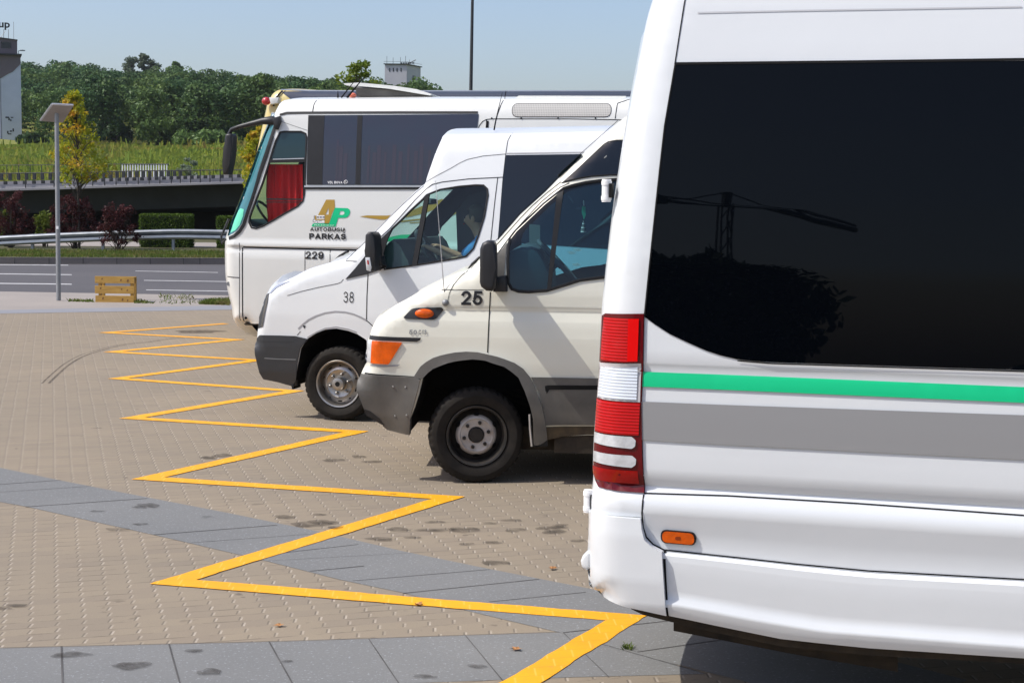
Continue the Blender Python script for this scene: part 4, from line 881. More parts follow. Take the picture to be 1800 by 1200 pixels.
r2 = barrier('bridge_barrier', 'far row of dark stubby posts across the bridge roadway', 'barrier', 6.6, 0, [(px, 317.0 - px * .014) for px in farx], 0.17, .36, 0)
def railing(root, dy, tops, posts, mt, r=.028):
    for k, (px0, py0, px1, py1) in enumerate(tops):
        bm = bmesh.new(); add_tube(bm, [at(px0, py0, 74 + dy) - root.location, at(px1, py1, 74 + dy) - root.location], r, 6); bmobj('handrail', bm, mt, root)
    for px, yt, yb in posts:
        bm = bmesh.new(); add_tube(bm, [at(px, yb, 74 + dy) - root.location, at(px, yt, 74 + dy) - root.location], r, 6); bmobj('railing_post', bm, mt, root)
railing(r1, .25, [(-200, 308, 150, 303), (150, 303, 243, 300.5), (243, 300.5, 440, 298.5)], [(px, 303.5 - max(0, px - 120) * .016, ey(px) - 2) for px in (-60, -8, 45, 95, 130, 163, 184, 204, 223, 243, 262, 281, 301, 317, 335, 352, 369, 387, 408)], M['darksteel'])
railing(r2, 2.2, [(-200, 291.5, 110, 290), (110, 290, 216, 288.5)], [(px, 290.5, 316) for px in (-30, 12, 33, 53, 73, 95, 170, 190, 212)], M['darksteel'], .02)
r3 = empty('white_railing', (0, 83, 0), label='short panel of white upright bars beyond the bridge', cat='railing')
for px in np.arange(215, 297, 4.6):
    bm = bmesh.new(); p, q = at(px, 289, 83) - r3.location, at(px, 312, 83) - r3.location; add_tube(bm, [q, p], .03, 5); bmobj('bar', bm, M['paintwhite'], r3)
bm = bmesh.new(); add_tube(bm, [at(214, 289, 83) - r3.location, at(297, 289, 83) - r3.location], .035, 5); bmobj('top_bar', bm, M['darksteel'], r3)
M['sageleaf'] = foliage('silver_green_leaves', (0.16, 0.20, 0.14), (0.22, 0.26, 0.19), None, .3)
b = on(332, 310, 92); tree('silver_shrub', b, at(332, 279, 92).z - b.z, 2.2, M['sageleaf'], 'silvery green bush behind the bridge right of the white bars', 33, clumps=20, leaf=.09, per=90, trunk_r=.04, crown0=.1, cat='shrub')
# ------------------------------------------------------------------ silo, tower, mast
M['silowhite'] = mat('silo_white_concrete', (0.56, 0.60, 0.70), .85, c2=(0.46, 0.50, 0.60), vscale=.25)
M['silobrown'] = mat('silo_brown', (0.17, 0.14, 0.155), .85, c2=(0.13, 0.105, 0.12), vscale=.4)
Ys = 226.0; p0 = at(-75, 250, Ys); p1 = at(36, 96, Ys); zg = terr(-76, 226) - 1; root = empty('silo', (p1.x, Ys, zg), math.radians(20), label='tall pale grain silo with brown upper corner and rooftop letters', cat='silo')
L_ = lambda px, py: (at(px, py, Ys).x - p1.x, at(px, py, Ys).z - zg)
bm = bmesh.new(); add_prism(bm, [(L_(1.5, 0)[0], -3), (0, -3), L_(36, 96), L_(1.5, 96)], 0, 9); bmobj('tower_face', bm, M['silowhite'], root)
bm = bmesh.new(); add_prism(bm, [(L_(-75, 0)[0], -3), (L_(.5, 0)[0], -3), L_(.5, 96), L_(-75, 96)], 0.4, 9); bmobj('tower_face', bm, M['silowhite'], root)
bm = bmesh.new(); add_prism(bm, [L_(1.5, 140), L_(15, 131), L_(23, 127), L_(35.9, 113), L_(35.9, 97), L_(1.5, 97)], -.06, -.01); bmobj('brown_area', bm, M['silobrown'], root)  # brown overlay across the upper corner of the face
bm = bmesh.new(); add_prism(bm, [L_(-75, 95.8), L_(31, 95.8), L_(31, 70.5), L_(0, 67), L_(-75, 67)], 1.0, 8); bmobj('head_house', bm, M['silobrown'], root)
bm = bmesh.new(); add_prism(bm, [L_(-75, 98), L_(38, 98), L_(38, 95.5), L_(-75, 95.5)], -.6, 9.4); bmobj('ledge', bm, M['darksteel'], root)
bm = bmesh.new(); add_prism(bm, [L_(-75, 67), L_(0, 67), L_(31.5, 70.5), L_(31.5, 69.2), L_(0, 65.8), L_(-75, 65.8)], .8, 8.2); bmobj('roof_edge', bm, M['darksteel'], root)
bm = bmesh.new(); add_box(bm, (L_(12, 80)[0], .98, L_(12, 79)[1]), (1.4, .05, .9)); bmobj('window', bm, M['darkglass2'], root)
bm = bmesh.new(); add_tube(bm, [(L_(33, 96)[0], 1, L_(33, 96)[1]), (L_(33, 90)[0], 1, L_(33, 89)[1]), (L_(41, 88)[0], 1, L_(41, 87)[1])], .06, 5); add_box(bm, (L_(40, 88)[0], 1, L_(40, 88)[1]), (.7, .3, .15)); bmobj('floodlight_arm', bm, M['steel'], root)
me = text_mesh('oup', off=.03); v = np.zeros(len(me.vertices) * 3); me.vertices.foreach_get('co', v); v = v.reshape(-1, 3); lo, hi = v.min(0), v.max(0)
a, b = L_(-11.5, 53.5), L_(18.3, 40.5); v2 = np.stack([a[0] + (v[:, 0] - lo[0]) / (hi[0] - lo[0]) * (b[0] - a[0]), np.full(len(v), 0.3), a[1] + (v[:, 1] - lo[1]) / (hi[1] - lo[1]) * (b[1] - a[1])], 1); me.vertices.foreach_set('co', v2.ravel()); me.update()
link('roof_letters', me, M['ink'], root)
bm = bmesh.new()
for px in (-9, 2, 9, 17): bm = bmesh.new(); add_tube(bm, [(L_(px, 68)[0], 3.1, L_(px, 68)[1]), (L_(px, 49)[0], 3.1, L_(px, 49)[1])], .04, 4); bmobj('letter_strut', bm, M['steel'], root)
for pxa, pxb in ((2, 12), (26, 26)): bm = bmesh.new(); add_tube(bm, [(L_(pxa, 68)[0], 3.3, L_(pxa, 66)[1]), (L_(pxb, 55)[0], 3.3, L_(pxb, 52 if pxa < 20 else 35)[1])], .03, 4); bmobj('letter_strut', bm, M['steel'], root)
bm = bmesh.new()
for (x, y, w_, h_) in [(14, 207, .5, .2), (17, 210, .2, .35), (22, 207, .35, .15), (20, 212, .15, .3), (15, 233, .2, .4), (20, 231, .3, .2), (24, 229, .2, .45), (18, 236, .5, .15)]: bm = bmesh.new(); add_box(bm, (L_(x, y)[0], -.02, L_(x, y)[1]), (w_, .02, h_)); bmobj('wall_paint_mark', bm, M['darksteel'], root)
Yt = 330.0; p = at(676, 200, Yt); zt = terr(p.x, Yt) - 1; root = empty('radio_tower_block', (p.x, Yt, zt), label='white tower block with rooftop antennas behind the coach', cat='tower'); s_ = Yt / FPX
LT = lambda px, py: (at(px, py, Yt).x - p.x, at(px, py, Yt).z - zt)
M['towerwall'] = mat('tower_white_render', (0.52, 0.51, 0.53), .85, c2=(0.46, 0.45, 0.48), vscale=.3)
ztop = LT(676, 113.5)[1]; wt = LT(715, 113)[0]; bx = LT(736, 113)[0]
bm = bmesh.new(); dx_, dy_ = 2.6, 6.2; add_prism(bm, [(0, 0), (wt, 0), (wt + dx_, dy_), (dx_ - .2, dy_)], -2, ztop, axis='Z'); bmobj('wall', bm, M['towerwall'], root)
bm = bmesh.new(); add_prism(bm, [(-.25, -.3), (wt + .2, -.3), (wt + dx_ + .35, dy_ + .3), (dx_ - .4, dy_ + .3)], ztop, ztop + .18, axis='Z'); bmobj('roof', bm, M['darksteel'], root)
for px in (685, 691.5, 698, 705):
    bm = bmesh.new(); q = LT(px, 123); add_box(bm, (q[0], -.01, q[1]), (.24, .06, .8)); bmobj('window', bm, M['darkglass2'], root)
for px in (690, 697, 704):
    bm = bmesh.new(); q = LT(px, 155); add_box(bm, (q[0], -.01, q[1]), (.3, .06, .6)); bmobj('window', bm, M['darkglass2'], root)
for zz, hh in ((LT(0, 129)[1], 1.6), (LT(0, 149)[1], .8)):
    bm = bmesh.new(); t = .52; R_ = Matrix.Rotation(math.atan2(dy_, dx_), 3, 'Z'); add_box(bm, (wt + dx_ * t + .012, dy_ * t, zz), (1.4, .05, hh), R=R_); bmobj('window', bm, M['darkglass2'], root)
bm = bmesh.new()
for px, h_ in ((679, 1.9), (690, 1.6), (703, 1.7), (712, 2.0), (719, 1.2), (727, .8)): q = LT(px, 113); bm = bmesh.new(); add_tube(bm, [(q[0], 1.5, ztop), (q[0], 1.5, ztop + h_)], .04, 4); bmobj('antenna', bm, M['darksteel'], root)
bm = bmesh.new()
q = LT(718, 110); add_tube(bm, [(q[0], 2, q[1]), (LT(730, 105)[0], 2, LT(730, 104)[1])], .09, 5)
bmobj('antenna', bm, M['darksteel'], root)
for k in range(6): q = LT(705 + k * 4, 111); bm = bmesh.new(); add_box(bm, (q[0], 1.5, q[1] + .1), (.35, .3, .3)); bmobj('antenna_box', bm, M['darksteel'], root)
bm = bmesh.new(); add_tube(bm, [(-.2, -.25, ztop + .6), (wt + .15, -.25, ztop + .6), (wt + dx_ + .3, dy_, ztop + .6)], .03, 4); bmobj('roof_railing', bm, M['darksteel'], root)
g_ = at(829, 157, 62.0); root = empty('light_mast', (g_.x - .04, 62, KH), label='slim dark light mast rising behind the coach roof', cat='light mast')
bm = bmesh.new(); add_tube(bm, [(0, 0, 0), (0.0, 0, 5), (.06, 0, 12.5)], [.09, .075, .05], 8); bmobj('pole', bm, M['darksteel'], root)
bm = bmesh.new(); add_tube(bm, [(.06, 0, 12.5), (.5, 0, 12.9), (1.2, 0, 13.0)], .035, 6); add_box(bm, (1.4, 0, 13.0), (.7, .25, .12), bev=.03); bmobj('lamp_head', bm, M['darksteel'], root)
# ------------------------------------------------------------------ lamp post with tilted panel, pallet
M['lamppole'] = mat('galvanised_lamp_pole', (0.30, 0.31, 0.32), .5, metal=.4, c2=(.24, .25, .26), vscale=5)
g_ = gr(103, 528); root = empty('lamp_post', g_, label='slim grey lamp post topped by a tilted solar panel', cat='lamp post'); Yl = g_.y
tp = at(99.5, 196, Yl) - g_
bm = bmesh.new(); add_cyl(bm, (0, 0, 0), tp, .047, .042, 16); bmobj('pole', bm, M['lamppole'], root, smooth=40)
bm = bmesh.new(); add_box(bm, (at(102, 400, Yl) - g_) + Vector((0, -.05, 0)), (.05, .01, .06)); bmobj('pole_sticker', bm, M['paintwhite'], root)
bm = bmesh.new(); c4 = [at(92, 184.5, Yl - .35) - g_, at(129, 186.5, Yl - .25) - g_, at(110.5, 216, Yl + .35) - g_, at(71.5, 213, Yl + .25) - g_]
n_ = (c4[1] - c4[0]).cross(c4[3] - c4[0]).normalized(); n_ = n_ if n_.z > 0 else -n_
lo_ = [bm.verts.new(v) for v in c4]; hi_ = [bm.verts.new(v + n_ * .035) for v in c4]; bm.faces.new(lo_); bm.faces.new(hi_[::-1])
for i in range(4): bm.faces.new((lo_[i], lo_[(i + 1) % 4], hi_[(i + 1) % 4], hi_[i]))
bmesh.ops.recalc_face_normals(bm, faces=bm.faces[:]); bmobj('panel_frame', bm, mat('panel_back', (.30, .27, .25), .6, var=.2, vscale=3), root)
bm = bmesh.new(); f_ = bm.faces.new([bm.verts.new(v * .97 + (c4[0] + c4[1] + c4[2] + c4[3]) / 4 * .03 + n_ * .038) for v in c4]); bmobj('solar_cells', bm, M['darkglass2'], root)
bm = bmesh.new()
for a_, b_ in ((0, 3), (0, 1)): add_tube(bm, [c4[a_] + n_ * .018, c4[b_] + n_ * .018], .024, 6)
bmobj('panel_edge_highlight', bm, M['alu'], root)  # highlight along two panel edges, put in as bright tubes
M['pine'] = mat('varnished_pine', (0.50, 0.30, 0.065), .6, c2=(0.36, 0.20, 0.04), vscale=5, stretch=(1, 4, 6), bump=.1, bscale=20)
M['knot'] = mat('pine_knot', (0.17, 0.075, 0.022), .6)
g_ = gr(201.5, 531); root = empty('pallet_crate', g_, label='yellow pine slatted pallet box standing on the pavement', cat='crate'); Yc = g_.y; X_ = lambda px, py: (at(px, py, Yc) - g_)
for (x0, y0, x1, y1) in ((167, 486, 236, 497.5), (167, 503, 236, 515.5), (168, 520, 236, 531.6)):
    a, b = X_(x0, y1), X_(x1, y0); s_ = empty; bm = bmesh.new(); add_box(bm, ((a.x + b.x) / 2, 0, (a.z + b.z) / 2), (b.x - a.x, .022, b.z - a.z), bev=.004); sl_ = bmobj('slat', bm, M['pine'], root)
    bm = bmesh.new()
    for fx in (.22, .62, .85):
        bm = bmesh.new(); kx, kz = a.x + (b.x - a.x) * (fx + random.uniform(-.08, .08)), a.z + (b.z - a.z) * random.uniform(.3, .7); rr = random.uniform(.010, .016)
        f_ = bm.faces.new([bm.verts.new((kx + rr * (1.3 * math.cos(t) + .5 * math.sin(t)), -.0125, kz + rr * 1.9 * math.sin(t))) for t in [6.28 * i / 10 for i in range(10)]])
        f_.normal_update(); (f_.normal_flip() if f_.normal.y > 0 else None); bmobj('knot', bm, M['knot'], sl_)
a, b = X_(171, 531), X_(235, 487)
for px in (175, 231):
    q = X_(px, 510)
    for yy in (.05, .30): bm = bmesh.new(); add_box(bm, (q.x, yy, (b.z + .01) / 2), (.055, .07, b.z - .02), bev=.004); bmobj('upright', bm, M['pine'], root)
    bm = bmesh.new(); add_box(bm, (q.x, .175, b.z - .06), (.022, .18, .09)); bmobj('side_board', bm, M['pine'], root)
for k in range(1): bm = bmesh.new(); add_box(bm, ((a.x + b.x) / 2 - .03, .345, b.z - .06), (b.x - a.x, .02, .09)); bmobj('back_slat', bm, M['pine'], root)

# ------------------------------------------------------------------ haze
bm = bmesh.new(); add_box(bm, (0, 640, 33), (2600, 1800, 72)); 
hm, hn, ho = nodes('haze'); pv = N(hn, 'ShaderNodeVolumePrincipled'); pv.inputs['Density'].default_value = 0.00009; pv.inputs['Color'].default_value = (.86, .92, 1, 1); pv.inputs['Anisotropy'].default_value = .2
hn.links.new(pv.outputs[0], ho.inputs['Volume']); hz_ = bmobj('haze', bm, hm, kind='stuff')
SC.cycles.volume_step_rate = 10; SC.cycles.volume_max_steps = 32; SC.cycles.volume_bounces = 0
# ------------------------------------------------------------------ vehicles
def archpts(cx, cz, r, z0, n=18):
    a0 = math.asin(max(-1, min(1, (z0 - cz) / r))); return [('l', cx + r * math.cos(a), cz + r * math.sin(a)) for a in np.linspace(a0, math.pi - a0, n)]
def seamlight(v, name, px, py, w, h, mt, proud=.012): pass
# ============ rear minibus, right foreground
B = Veh('minibus', 'white minibus with green stripe, red tail lamp and long black window in the foreground', 'minibus', 1130, 6.0, 14.4, 1.99,
        [(0.2, .10), (0.40, .045), (0.44, .0), (0.50, -.030), (0.515, -.030), (0.53, -.016), (0.68, -.026), (0.706, -.024), (0.716, .004), (0.78, .0), (0.88, -.022), (0.925, -.016), (0.968, .014), (0.975, .018), (0.982, .012), (1.02, -.006), (1.05, -.008), (1.25, -.004), (1.425, .002), (1.438, .006), (1.475, -.006), (1.6, .0), (1.85, .012), (2.1, .030), (2.4, .055), (2.63, .078), (2.72, .088), (2.9, .112), (3.05, .15)])
sm_ = [B.P(*q_) for q_ in ((1168, 967), (1300, 981), (1400, 992), (1528, 1004), (1800, 1019))]; hl_ = [B.P(*q_) for q_ in ((1197, 1065), (1333, 1091), (1450, 1110), (1800, 1137))]
def warpB(p):
    d1 = np.interp(p[:, 0], [a for a, _ in sm_], [sm_[0][1] - b for _, b in sm_]); d2 = np.interp(p[:, 0], [a for a, _ in hl_], [hl_[0][1] - b for _, b in hl_]); z = p[:, 1]
    return np.where(z > .70, d1 * np.clip((.88 - z) / .18, 0, 1), d2 + (d1 - d2) * np.clip((z - .48) / .22, 0, 1))
B.warp = warpB
edgeB = [(1050, 1046), (1036, 1040), (1031, 1020), (1030, 990), (1029, 940), (1030, 900), (1032, 860), (1033, 800), (1037, 740), (1040, 700), (1044, 640), (1047, 556), (1052, 497), (1057, 447), (1067, 358), (1085, 230), (1095, 165), (1108, 90), (1118, 33), (1126, 0), (1138, -40), (1155, -70), (1185, -92), (1230, -100)]
edgeB = [B.P(*p) for p in edgeB]; zr = edgeB[-1][1]
edgeB = catmull(edgeB, 3) + [(1.5, zr + .04), (3.5, zr + .04), (5.0, zr), (5.45, zr - .15), (5.75, zr - .45), (6.25, 1.62), (6.75, 1.30), (6.95, 1.0), (7.0, .7), (7.0, .42)]
wR, wF = 2.35, 6.15
rest = [p[1:] for p in [('l', 6.95, .30)] + archpts(wF, .36, .47, .30) + [('l', 5.0, .30), ('l', 3.4, .33)] + archpts(wR, .36, .47, .42)] + [B.P(1800, 1155), B.P(1528, 1138), B.P(1372, 1122), B.P(1256, 1098), B.P(1178, 1081), B.P(1110, 1064)]
crB = lambda x, z: (.10 if x < .2 and z < 2.8 else .05)
B.body(edgeB, rest, [], M['whiteclean'], Rs=.15, Ry=.13, step=.06, crown=crB, shields=[((5.5, zr - .2), (6.3, 1.6))], gmat=M['darkglass'])
wxx = [(1181, 110), (1164, 220), (1156, 300), (1140, 470), (1132, 556), (1153, 571), (1178, 587), (1210, 602), (1242, 616), (1270, 625), (1297, 631), (1325, 634), (1356, 636), (1800, 650)]
zb = B.P(1800, 650)[1]; zt_ = B.P(1500, 107)[1]
B.plate('side_window', wxx + [('l', 3.1, zb - .01), ('l', 3.1, zt_), (1500, 107)], M['darkglass'], off=-.004, step=.07)
B.ribbons('window_seal', [(.010, [(1181, 109), (1500, 105.5), ('l', 3.1, zt_ + .01)]), (.006, [(1182, 110), (1165, 220), (1157, 300), (1141, 470), (1133, 556)]), (.005, [(1297, 633), (1356, 638), (1800, 652), ('l', 3.1, zb - .02)])], M['gap'], off=-.007)
B.plate('side_window', [('l', 3.2, zb - .01), ('l', 4.75, zb - .01), ('l', 4.75, zt_), ('l', 3.2, zt_)], M['darkglass'], r=.08)
B.plate('cab_window', [('l', 4.95, 1.62), ('l', 5.95, 1.62), ('l', 5.35, zt_ - .12), ('l', 4.95, zt_ - .1)], M['darkglass'], r=.06)
B.plate('green_stripe', [(1129, 653), (1280, 658.5), (1800, 680), ('l', 4.7, 1.425), ('l', 4.7, 1.36), (1800, 707.5), (1280, 685), (1129, 679)], M['green'], off=-.006, step=.05)
B.plate('grey_stripe', [(1128, 705), (1280, 711), (1800, 729), ('l', 4.7, 1.30), ('l', 4.7, 1.15), (1800, 807), (1280, 781), (1128, 772)], M['silverband'], off=-.006, step=.05)
B.ribbons('panel_gap', [(.0045, [(1196, 0), (1181, 110)]), (.0045, [(1215, -100), (1196, 0)]), (.005, [(1132, 866), (1280, 871), (1500, 884), (1800, 905), ('l', 4.7, .965)]), (.004, [(1132, 556), (1131, 640), (1128, 700), (1130, 800), (1133, 866)]),
                         (.006, [(1132, 868), (1130, 900), (1131, 925), (1136, 943), (1148, 956), (1167, 966)]), (.006, [(1167, 966), (1300, 980), (1400, 991), (1528, 1003), (1800, 1018), ('l', 1.9, .695)]), (.011, [(1169, 967), (1171, 1020), (1174, 1080)]), (.003, [(1048, 903), (1129, 908)]),
                         (.005, [('l', 4.8, zt_ + .1), ('l', 4.8, .45)]), (.005, [('l', 3.15, zt_ + .1), ('l', 3.15, .45)])], M['gap'])
# bumper corner shell with its own soft swell
bmp = [(1029, 903), (1048, 902.5), (1129, 908), (1131, 926), (1136, 944), (1148, 956), (1166.5, 966), (1170, 1020), (1173, 1079), (1140, 1071), (1097, 1061), (1060, 1050), (1040, 1043), (1031, 1034), (1028, 1000)]
pk, rk = B.prof, B.rows; B.prof = np.array([(.38, .07), (.42, .015), (.45, -.015), (.50, -.034), (.60, -.044), (.78, -.042), (.90, -.030), (.96, -.012), (1.0, -.008)]); B.rows = [r for r, _ in B.prof]
B.plate('rear_bumper', bmp, M['whiteclean'], off=-.008, thick=.04, step=.035); B.prof, B.rows = pk, rk
B.prism('bumper_ridge', [(1030, 970), (1021, 979), (1017, 989), (1019, 999), (1027, 1006), (1036, 1000), (1036, 975)], .03, 1.90, M['whiteclean'], bev=.012, seg=3)
B.prism('rear_reflector', [(1021, 1001), (1027, 1001), (1031, 1030), (1028, 1030)], .12, .55, mat('red_reflector', (.6, .03, .01), .25))
def lens(name, c, stripes=True):
    m, n, o = nodes(name); t = N(n, 'ShaderNodeTexCoord'); s = N(n, 'ShaderNodeSeparateXYZ'); n.links.new(t.outputs['Object'], s.inputs[0])
    fz = math_(n, 'FRACT', math_(n, 'DIVIDE', s.outputs[2], 0.0125)); tri = math_(n, 'ABSOLUTE', math_(n, 'SUBTRACT', fz, .5))
    wz = math_(n, 'GREATER_THAN', math_(n, 'FRACT', math_(n, 'DIVIDE', s.outputs[0], 0.30)), .30)
    col = mix_(n, math_(n, 'MULTIPLY', ramp_(n, tri, .15, .5), .55), c, tuple(x * .35 for x in c)); p = N(n, 'ShaderNodeBsdfPrincipled'); n.links.new(col, p.inputs['Base Color'])
    p.inputs['Roughness'].default_value = .2; p.inputs['Coat Weight'].default_value = .25; p.inputs['Coat Roughness'].default_value = .05; p.inputs['Specular IOR Level'].default_value = .25
    b = N(n, 'ShaderNodeBump'); b.inputs['Strength'].default_value = .5; b.inputs['Distance'].default_value = .006; n.links.new(tri, b.inputs['Height']); n.links.new(b.outputs[0], p.inputs['Normal']); n.links.new(p.outputs[0], o.inputs[0]); return m
M['redlens'] = lens('red_tail_lens', (.50, .001, .001)); M['reddark'] = mat('dark_red_lens_edge', (.10, .001, .004), .2, coat=.3, spec=.25); M['redplain'] = mat('red_reflector_lens', (.38, .001, .001), .2, coat=.3, spec=.25, var=.35, vscale=9)
M['whitelens'] = lens('clear_ribbed_lens', (.72, .78, .86))
lamp_o = [(1051, 557), (1060, 552), (1132, 551), (1131, 640), (1128, 700), (1130, 800), (1133, 865), (1090, 862), (1048, 858), (1040, 850), (1037, 840), (1038, 790), (1042, 710), (1046, 645)]
lamp = B.plate('tail_lamp', lamp_o, M['reddark'], off=-.010, thick=.03, step=.05)
B.plate('brake_lens', [(1057, 559), (1124, 560), (1122, 633), (1120, 636), (1051, 635), (1053, 600)], M['redlens'], off=-.014, parent=lamp, step=.05)
B.plate('bright_lens', [(1105, 560), (1124, 560), (1122, 634), (1104, 634)], mat('bright_red_lens', (.70, .001, .001), .25, coat=.2, spec=.2), off=-.0155, parent=lamp)
B.plate('reversing_surround', [(1047, 639), (1128, 638), (1126, 706), (1043, 702)], mat('pale_lens_surround', (.55, .53, .54), .2, coat=1.0), off=-.012, parent=lamp, step=.05)
B.plate('reversing_lens', [(1051, 647), (1122, 645), (1120, 702), (1046, 699)], M['whitelens'], off=-.016, parent=lamp, step=.05)
B.plate('lower_red_lens', [(1042, 704), (1126, 707), (1124, 764), (1040, 760)], M['redlens'], off=-.014, parent=lamp, step=.05)
B.plate('clear_strip', [(1039, 762), (1112, 766), (1119, 772), (1118, 783), (1112, 787), (1039, 780)], M['clear'], off=-.016, parent=lamp, r=.004)
B.plate('clear_strip', [(1038, 795), (1113, 799), (1120, 805), (1119, 815), (1112, 820), (1038, 813)], M['clear'], off=-.016, parent=lamp, r=.004)
B.plate('lowest_red_lens', [(1036, 822), (1122, 826), (1124, 850), (1044, 846), (1036, 838)], M['redplain'], off=-.014, parent=lamp)
# hinges
for (x0, y0, x1, y1) in ((1058, 315, 1079, 355), (1026, 861, 1046, 899)):
    c = B.pos((x0 + x1) / 2 - 1, (y0 + y1) / 2, .10); a = B.pos(x0, y1, .1); b = B.pos(x1, y0, .1); w_ = b.x - a.x; h_ = b.z - a.z
    bm = bmesh.new(); add_cyl(bm, (a.x + w_ * .38, .10, a.z), (a.x + w_ * .38, .10, b.z), w_ * .40, seg=16); hg = bmobj('door_hinge', bm, M['paintwhite'], B.root, smooth=40)
    for zz in (.17, .83):
        bm = bmesh.new(); add_cyl(bm, (a.x + w_ * .38, .10, a.z + h_ * (zz - .09)), (a.x + w_ * .38, .10, a.z + h_ * (zz + .09)), w_ * .45, seg=16); bmobj('hinge_knuckle', bm, M['paintwhite'], hg, smooth=40)
    bm = bmesh.new(); add_box(bm, (a.x + w_ * .80, .105, (a.z + b.z) / 2), (w_ * .25, .05, h_ * .62)); bmobj('hinge_leaf', bm, M['black'], hg)
# side marker
mk = B.plate('side_marker', [(1162, 929), (1224, 934), (1224, 958), (1162, 953)], M['rubber'], off=-.010, thick=.02, r=.025); B.plate('marker_lens', [(1165, 931.5), (1221, 936), (1221, 956), (1165, 951)], M['orange'], off=-.016, thick=.01, r=.022, parent=mk)
B.plate('marker_bulb', [(1188, 941), (1198, 941), (1198, 947), (1188, 947)], mat('bulb_shadow', (.25, .03, .0), .3), off=-.0175, parent=mk, r=.01)
B.ribbons('gutter_line', [(.006, [(1220, 17), (1400, 13), (1800, 6)])], mat('gutter_crease', (.50, .51, .53), .5))
# underside
B.prism('underside_sill', [(1100, 1058), (1178, 1078), (1256, 1095), (1372, 1119), (1528, 1136), (1800, 1152), (1800, 1166), (1528, 1151), (1372, 1135), (1256, 1111), (1178, 1092), (1130, 1080), (1110, 1070)], .06, 1.93, M['chassis'], n=.06)
B.prism('chassis_rail', [(1184, 1090), (1372, 1125), (1578, 1150), (1578, 1180), (1400, 1150), (1184, 1108)], .35, 1.6, M['chassis'], n=.35)
B.prism('floor_pan', [('l', 1.0, .5), ('l', 1.9, .5), ('l', 1.9, .36), ('l', 1.0, .36)], .35, 1.6, M['chassis']); B.prism('floor_pan', [('l', 2.8, .5), ('l', 5.6, .5), ('l', 5.6, .25), ('l', 2.8, .25)], .1, 1.88, M['chassis'])
for c_ in (wR, wF): B.well('wheel_housing', [p[1:] for p in archpts(c_, .36, .47, .30)], M['well'])
w0 = wheel(B.root, (wR, .13, .345), .345, .22, 'steel')
for x_, f_ in ((wR, 1), (wF, 0), (wF, 1)): copy_wheel(w0, (x_, 1.99 - .13 if f_ else .13, .345), bool(f_))
B.prism('mud_flap', [('l', 1.78, .55), ('l', 1.80, .55), ('l', 1.80, .16), ('l', 1.78, .16)], .05, .35, M['rubber'])

# ============ cab furniture shared by the two vans
def cab(v, dash, wheel_c, tilt, seats, part_x, zf, mt_seat='seat', r=.20):
    v.prism('dashboard', dash, .12, v.W - .12, M['dash'], bev=.02, n=.5)
    c = v.pos(*wheel_c, .52); bm = bmesh.new(); A = math.radians(tilt)
    ax = Vector((math.cos(A), 0, math.sin(A))); pts = [c + ax * r * math.cos(t) + Vector((0, 1, 0)) * r * math.sin(t) for t in np.linspace(0, 2 * math.pi, 33)[:-1]]
    add_tube(bm, pts, .017, 8, closed=True); sw = bmobj('steering_wheel', bm, M['dash'], v.root, smooth=60)
    bm = bmesh.new(); nn = Vector((-math.sin(A), 0, math.cos(A))); add_cyl(bm, c - nn * .02, c - nn * .35, .035, .03)
    for t in (0.5, 2.6, 4.7): add_tube(bm, [c, c + (ax * math.cos(t) + Vector((0, 1, 0)) * math.sin(t)) * r * .97], .012, 6)
    add_cyl(bm, c + nn * .02, c - nn * .03, .06, .055, 16); bmobj('steering_column', bm, M['dash'], sw)
    for y_ in (.30, 1.05, 1.45):
        x = seats; bm = bmesh.new(); w_ = .46 if y_ < .5 else .40; add_box(bm, (x - .25, y_ + w_ / 2, zf + .40), (.48, w_, .16), bev=.05, seg=3); st = bmobj('seat', bm, M[mt_seat], v.root, smooth=60)
        bm = bmesh.new(); add_box(bm, (x + .06, y_ + w_ / 2, zf + .76), (.13, w_, .62), R=Matrix.Rotation(math.radians(12), 3, 'Y'), bev=.05, seg=3); bmobj('seat_back', bm, M[mt_seat], st, smooth=60)
        bm = bmesh.new(); add_box(bm, (x + .16, y_ + w_ / 2, zf + 1.18), (.10, w_ * .58, .19), R=Matrix.Rotation(math.radians(12), 3, 'Y'), bev=.04, seg=3); bmobj('headrest', bm, M[mt_seat], st, smooth=60)
# ============ white van number 38
A2 = Veh('van', 'white high roof passenger van numbered 38 with a chrome front wheel and driver inside', 'van', 594, 14.35, 12.0, 1.99,
         [(.25, .05), (.45, .01), (.7, -.01), (1.0, -.012), (1.2, .0), (1.33, .01), (1.5, .03), (1.8, .075), (2.1, .125), (2.35, .17), (2.55, .22), (2.75, .29)])
wc = A2.P(594, 676); wr_ = .355
edgeA = [(447, 601), (447, 593), (448, 583), (449, 578), (452, 560), (456, 540), (463, 518), (470, 511), (481, 502), (495, 494), (510, 487), (537, 473), (573, 462), (592, 456.5), (603, 456)]
edgeA = [A2.P(*p) for p in edgeA]; edgeA = catmull(edgeA, 3) + [A2.P(*p) for p in [(627, 431), (645, 412), (675, 380), (700, 355), (720, 335), (735, 322), (739, 307), (750, 268), (761, 236), (764, 232.5), (770, 231.5), (820, 231), (885, 230), (1064, 226)]]
z2 = edgeA[-1][1]; edgeA += [(4.5, z2), (5.75, z2), (5.88, z2 - .1), (5.95, 1.5), (5.98, .45)]
bx_ = A2.P(447, 610)
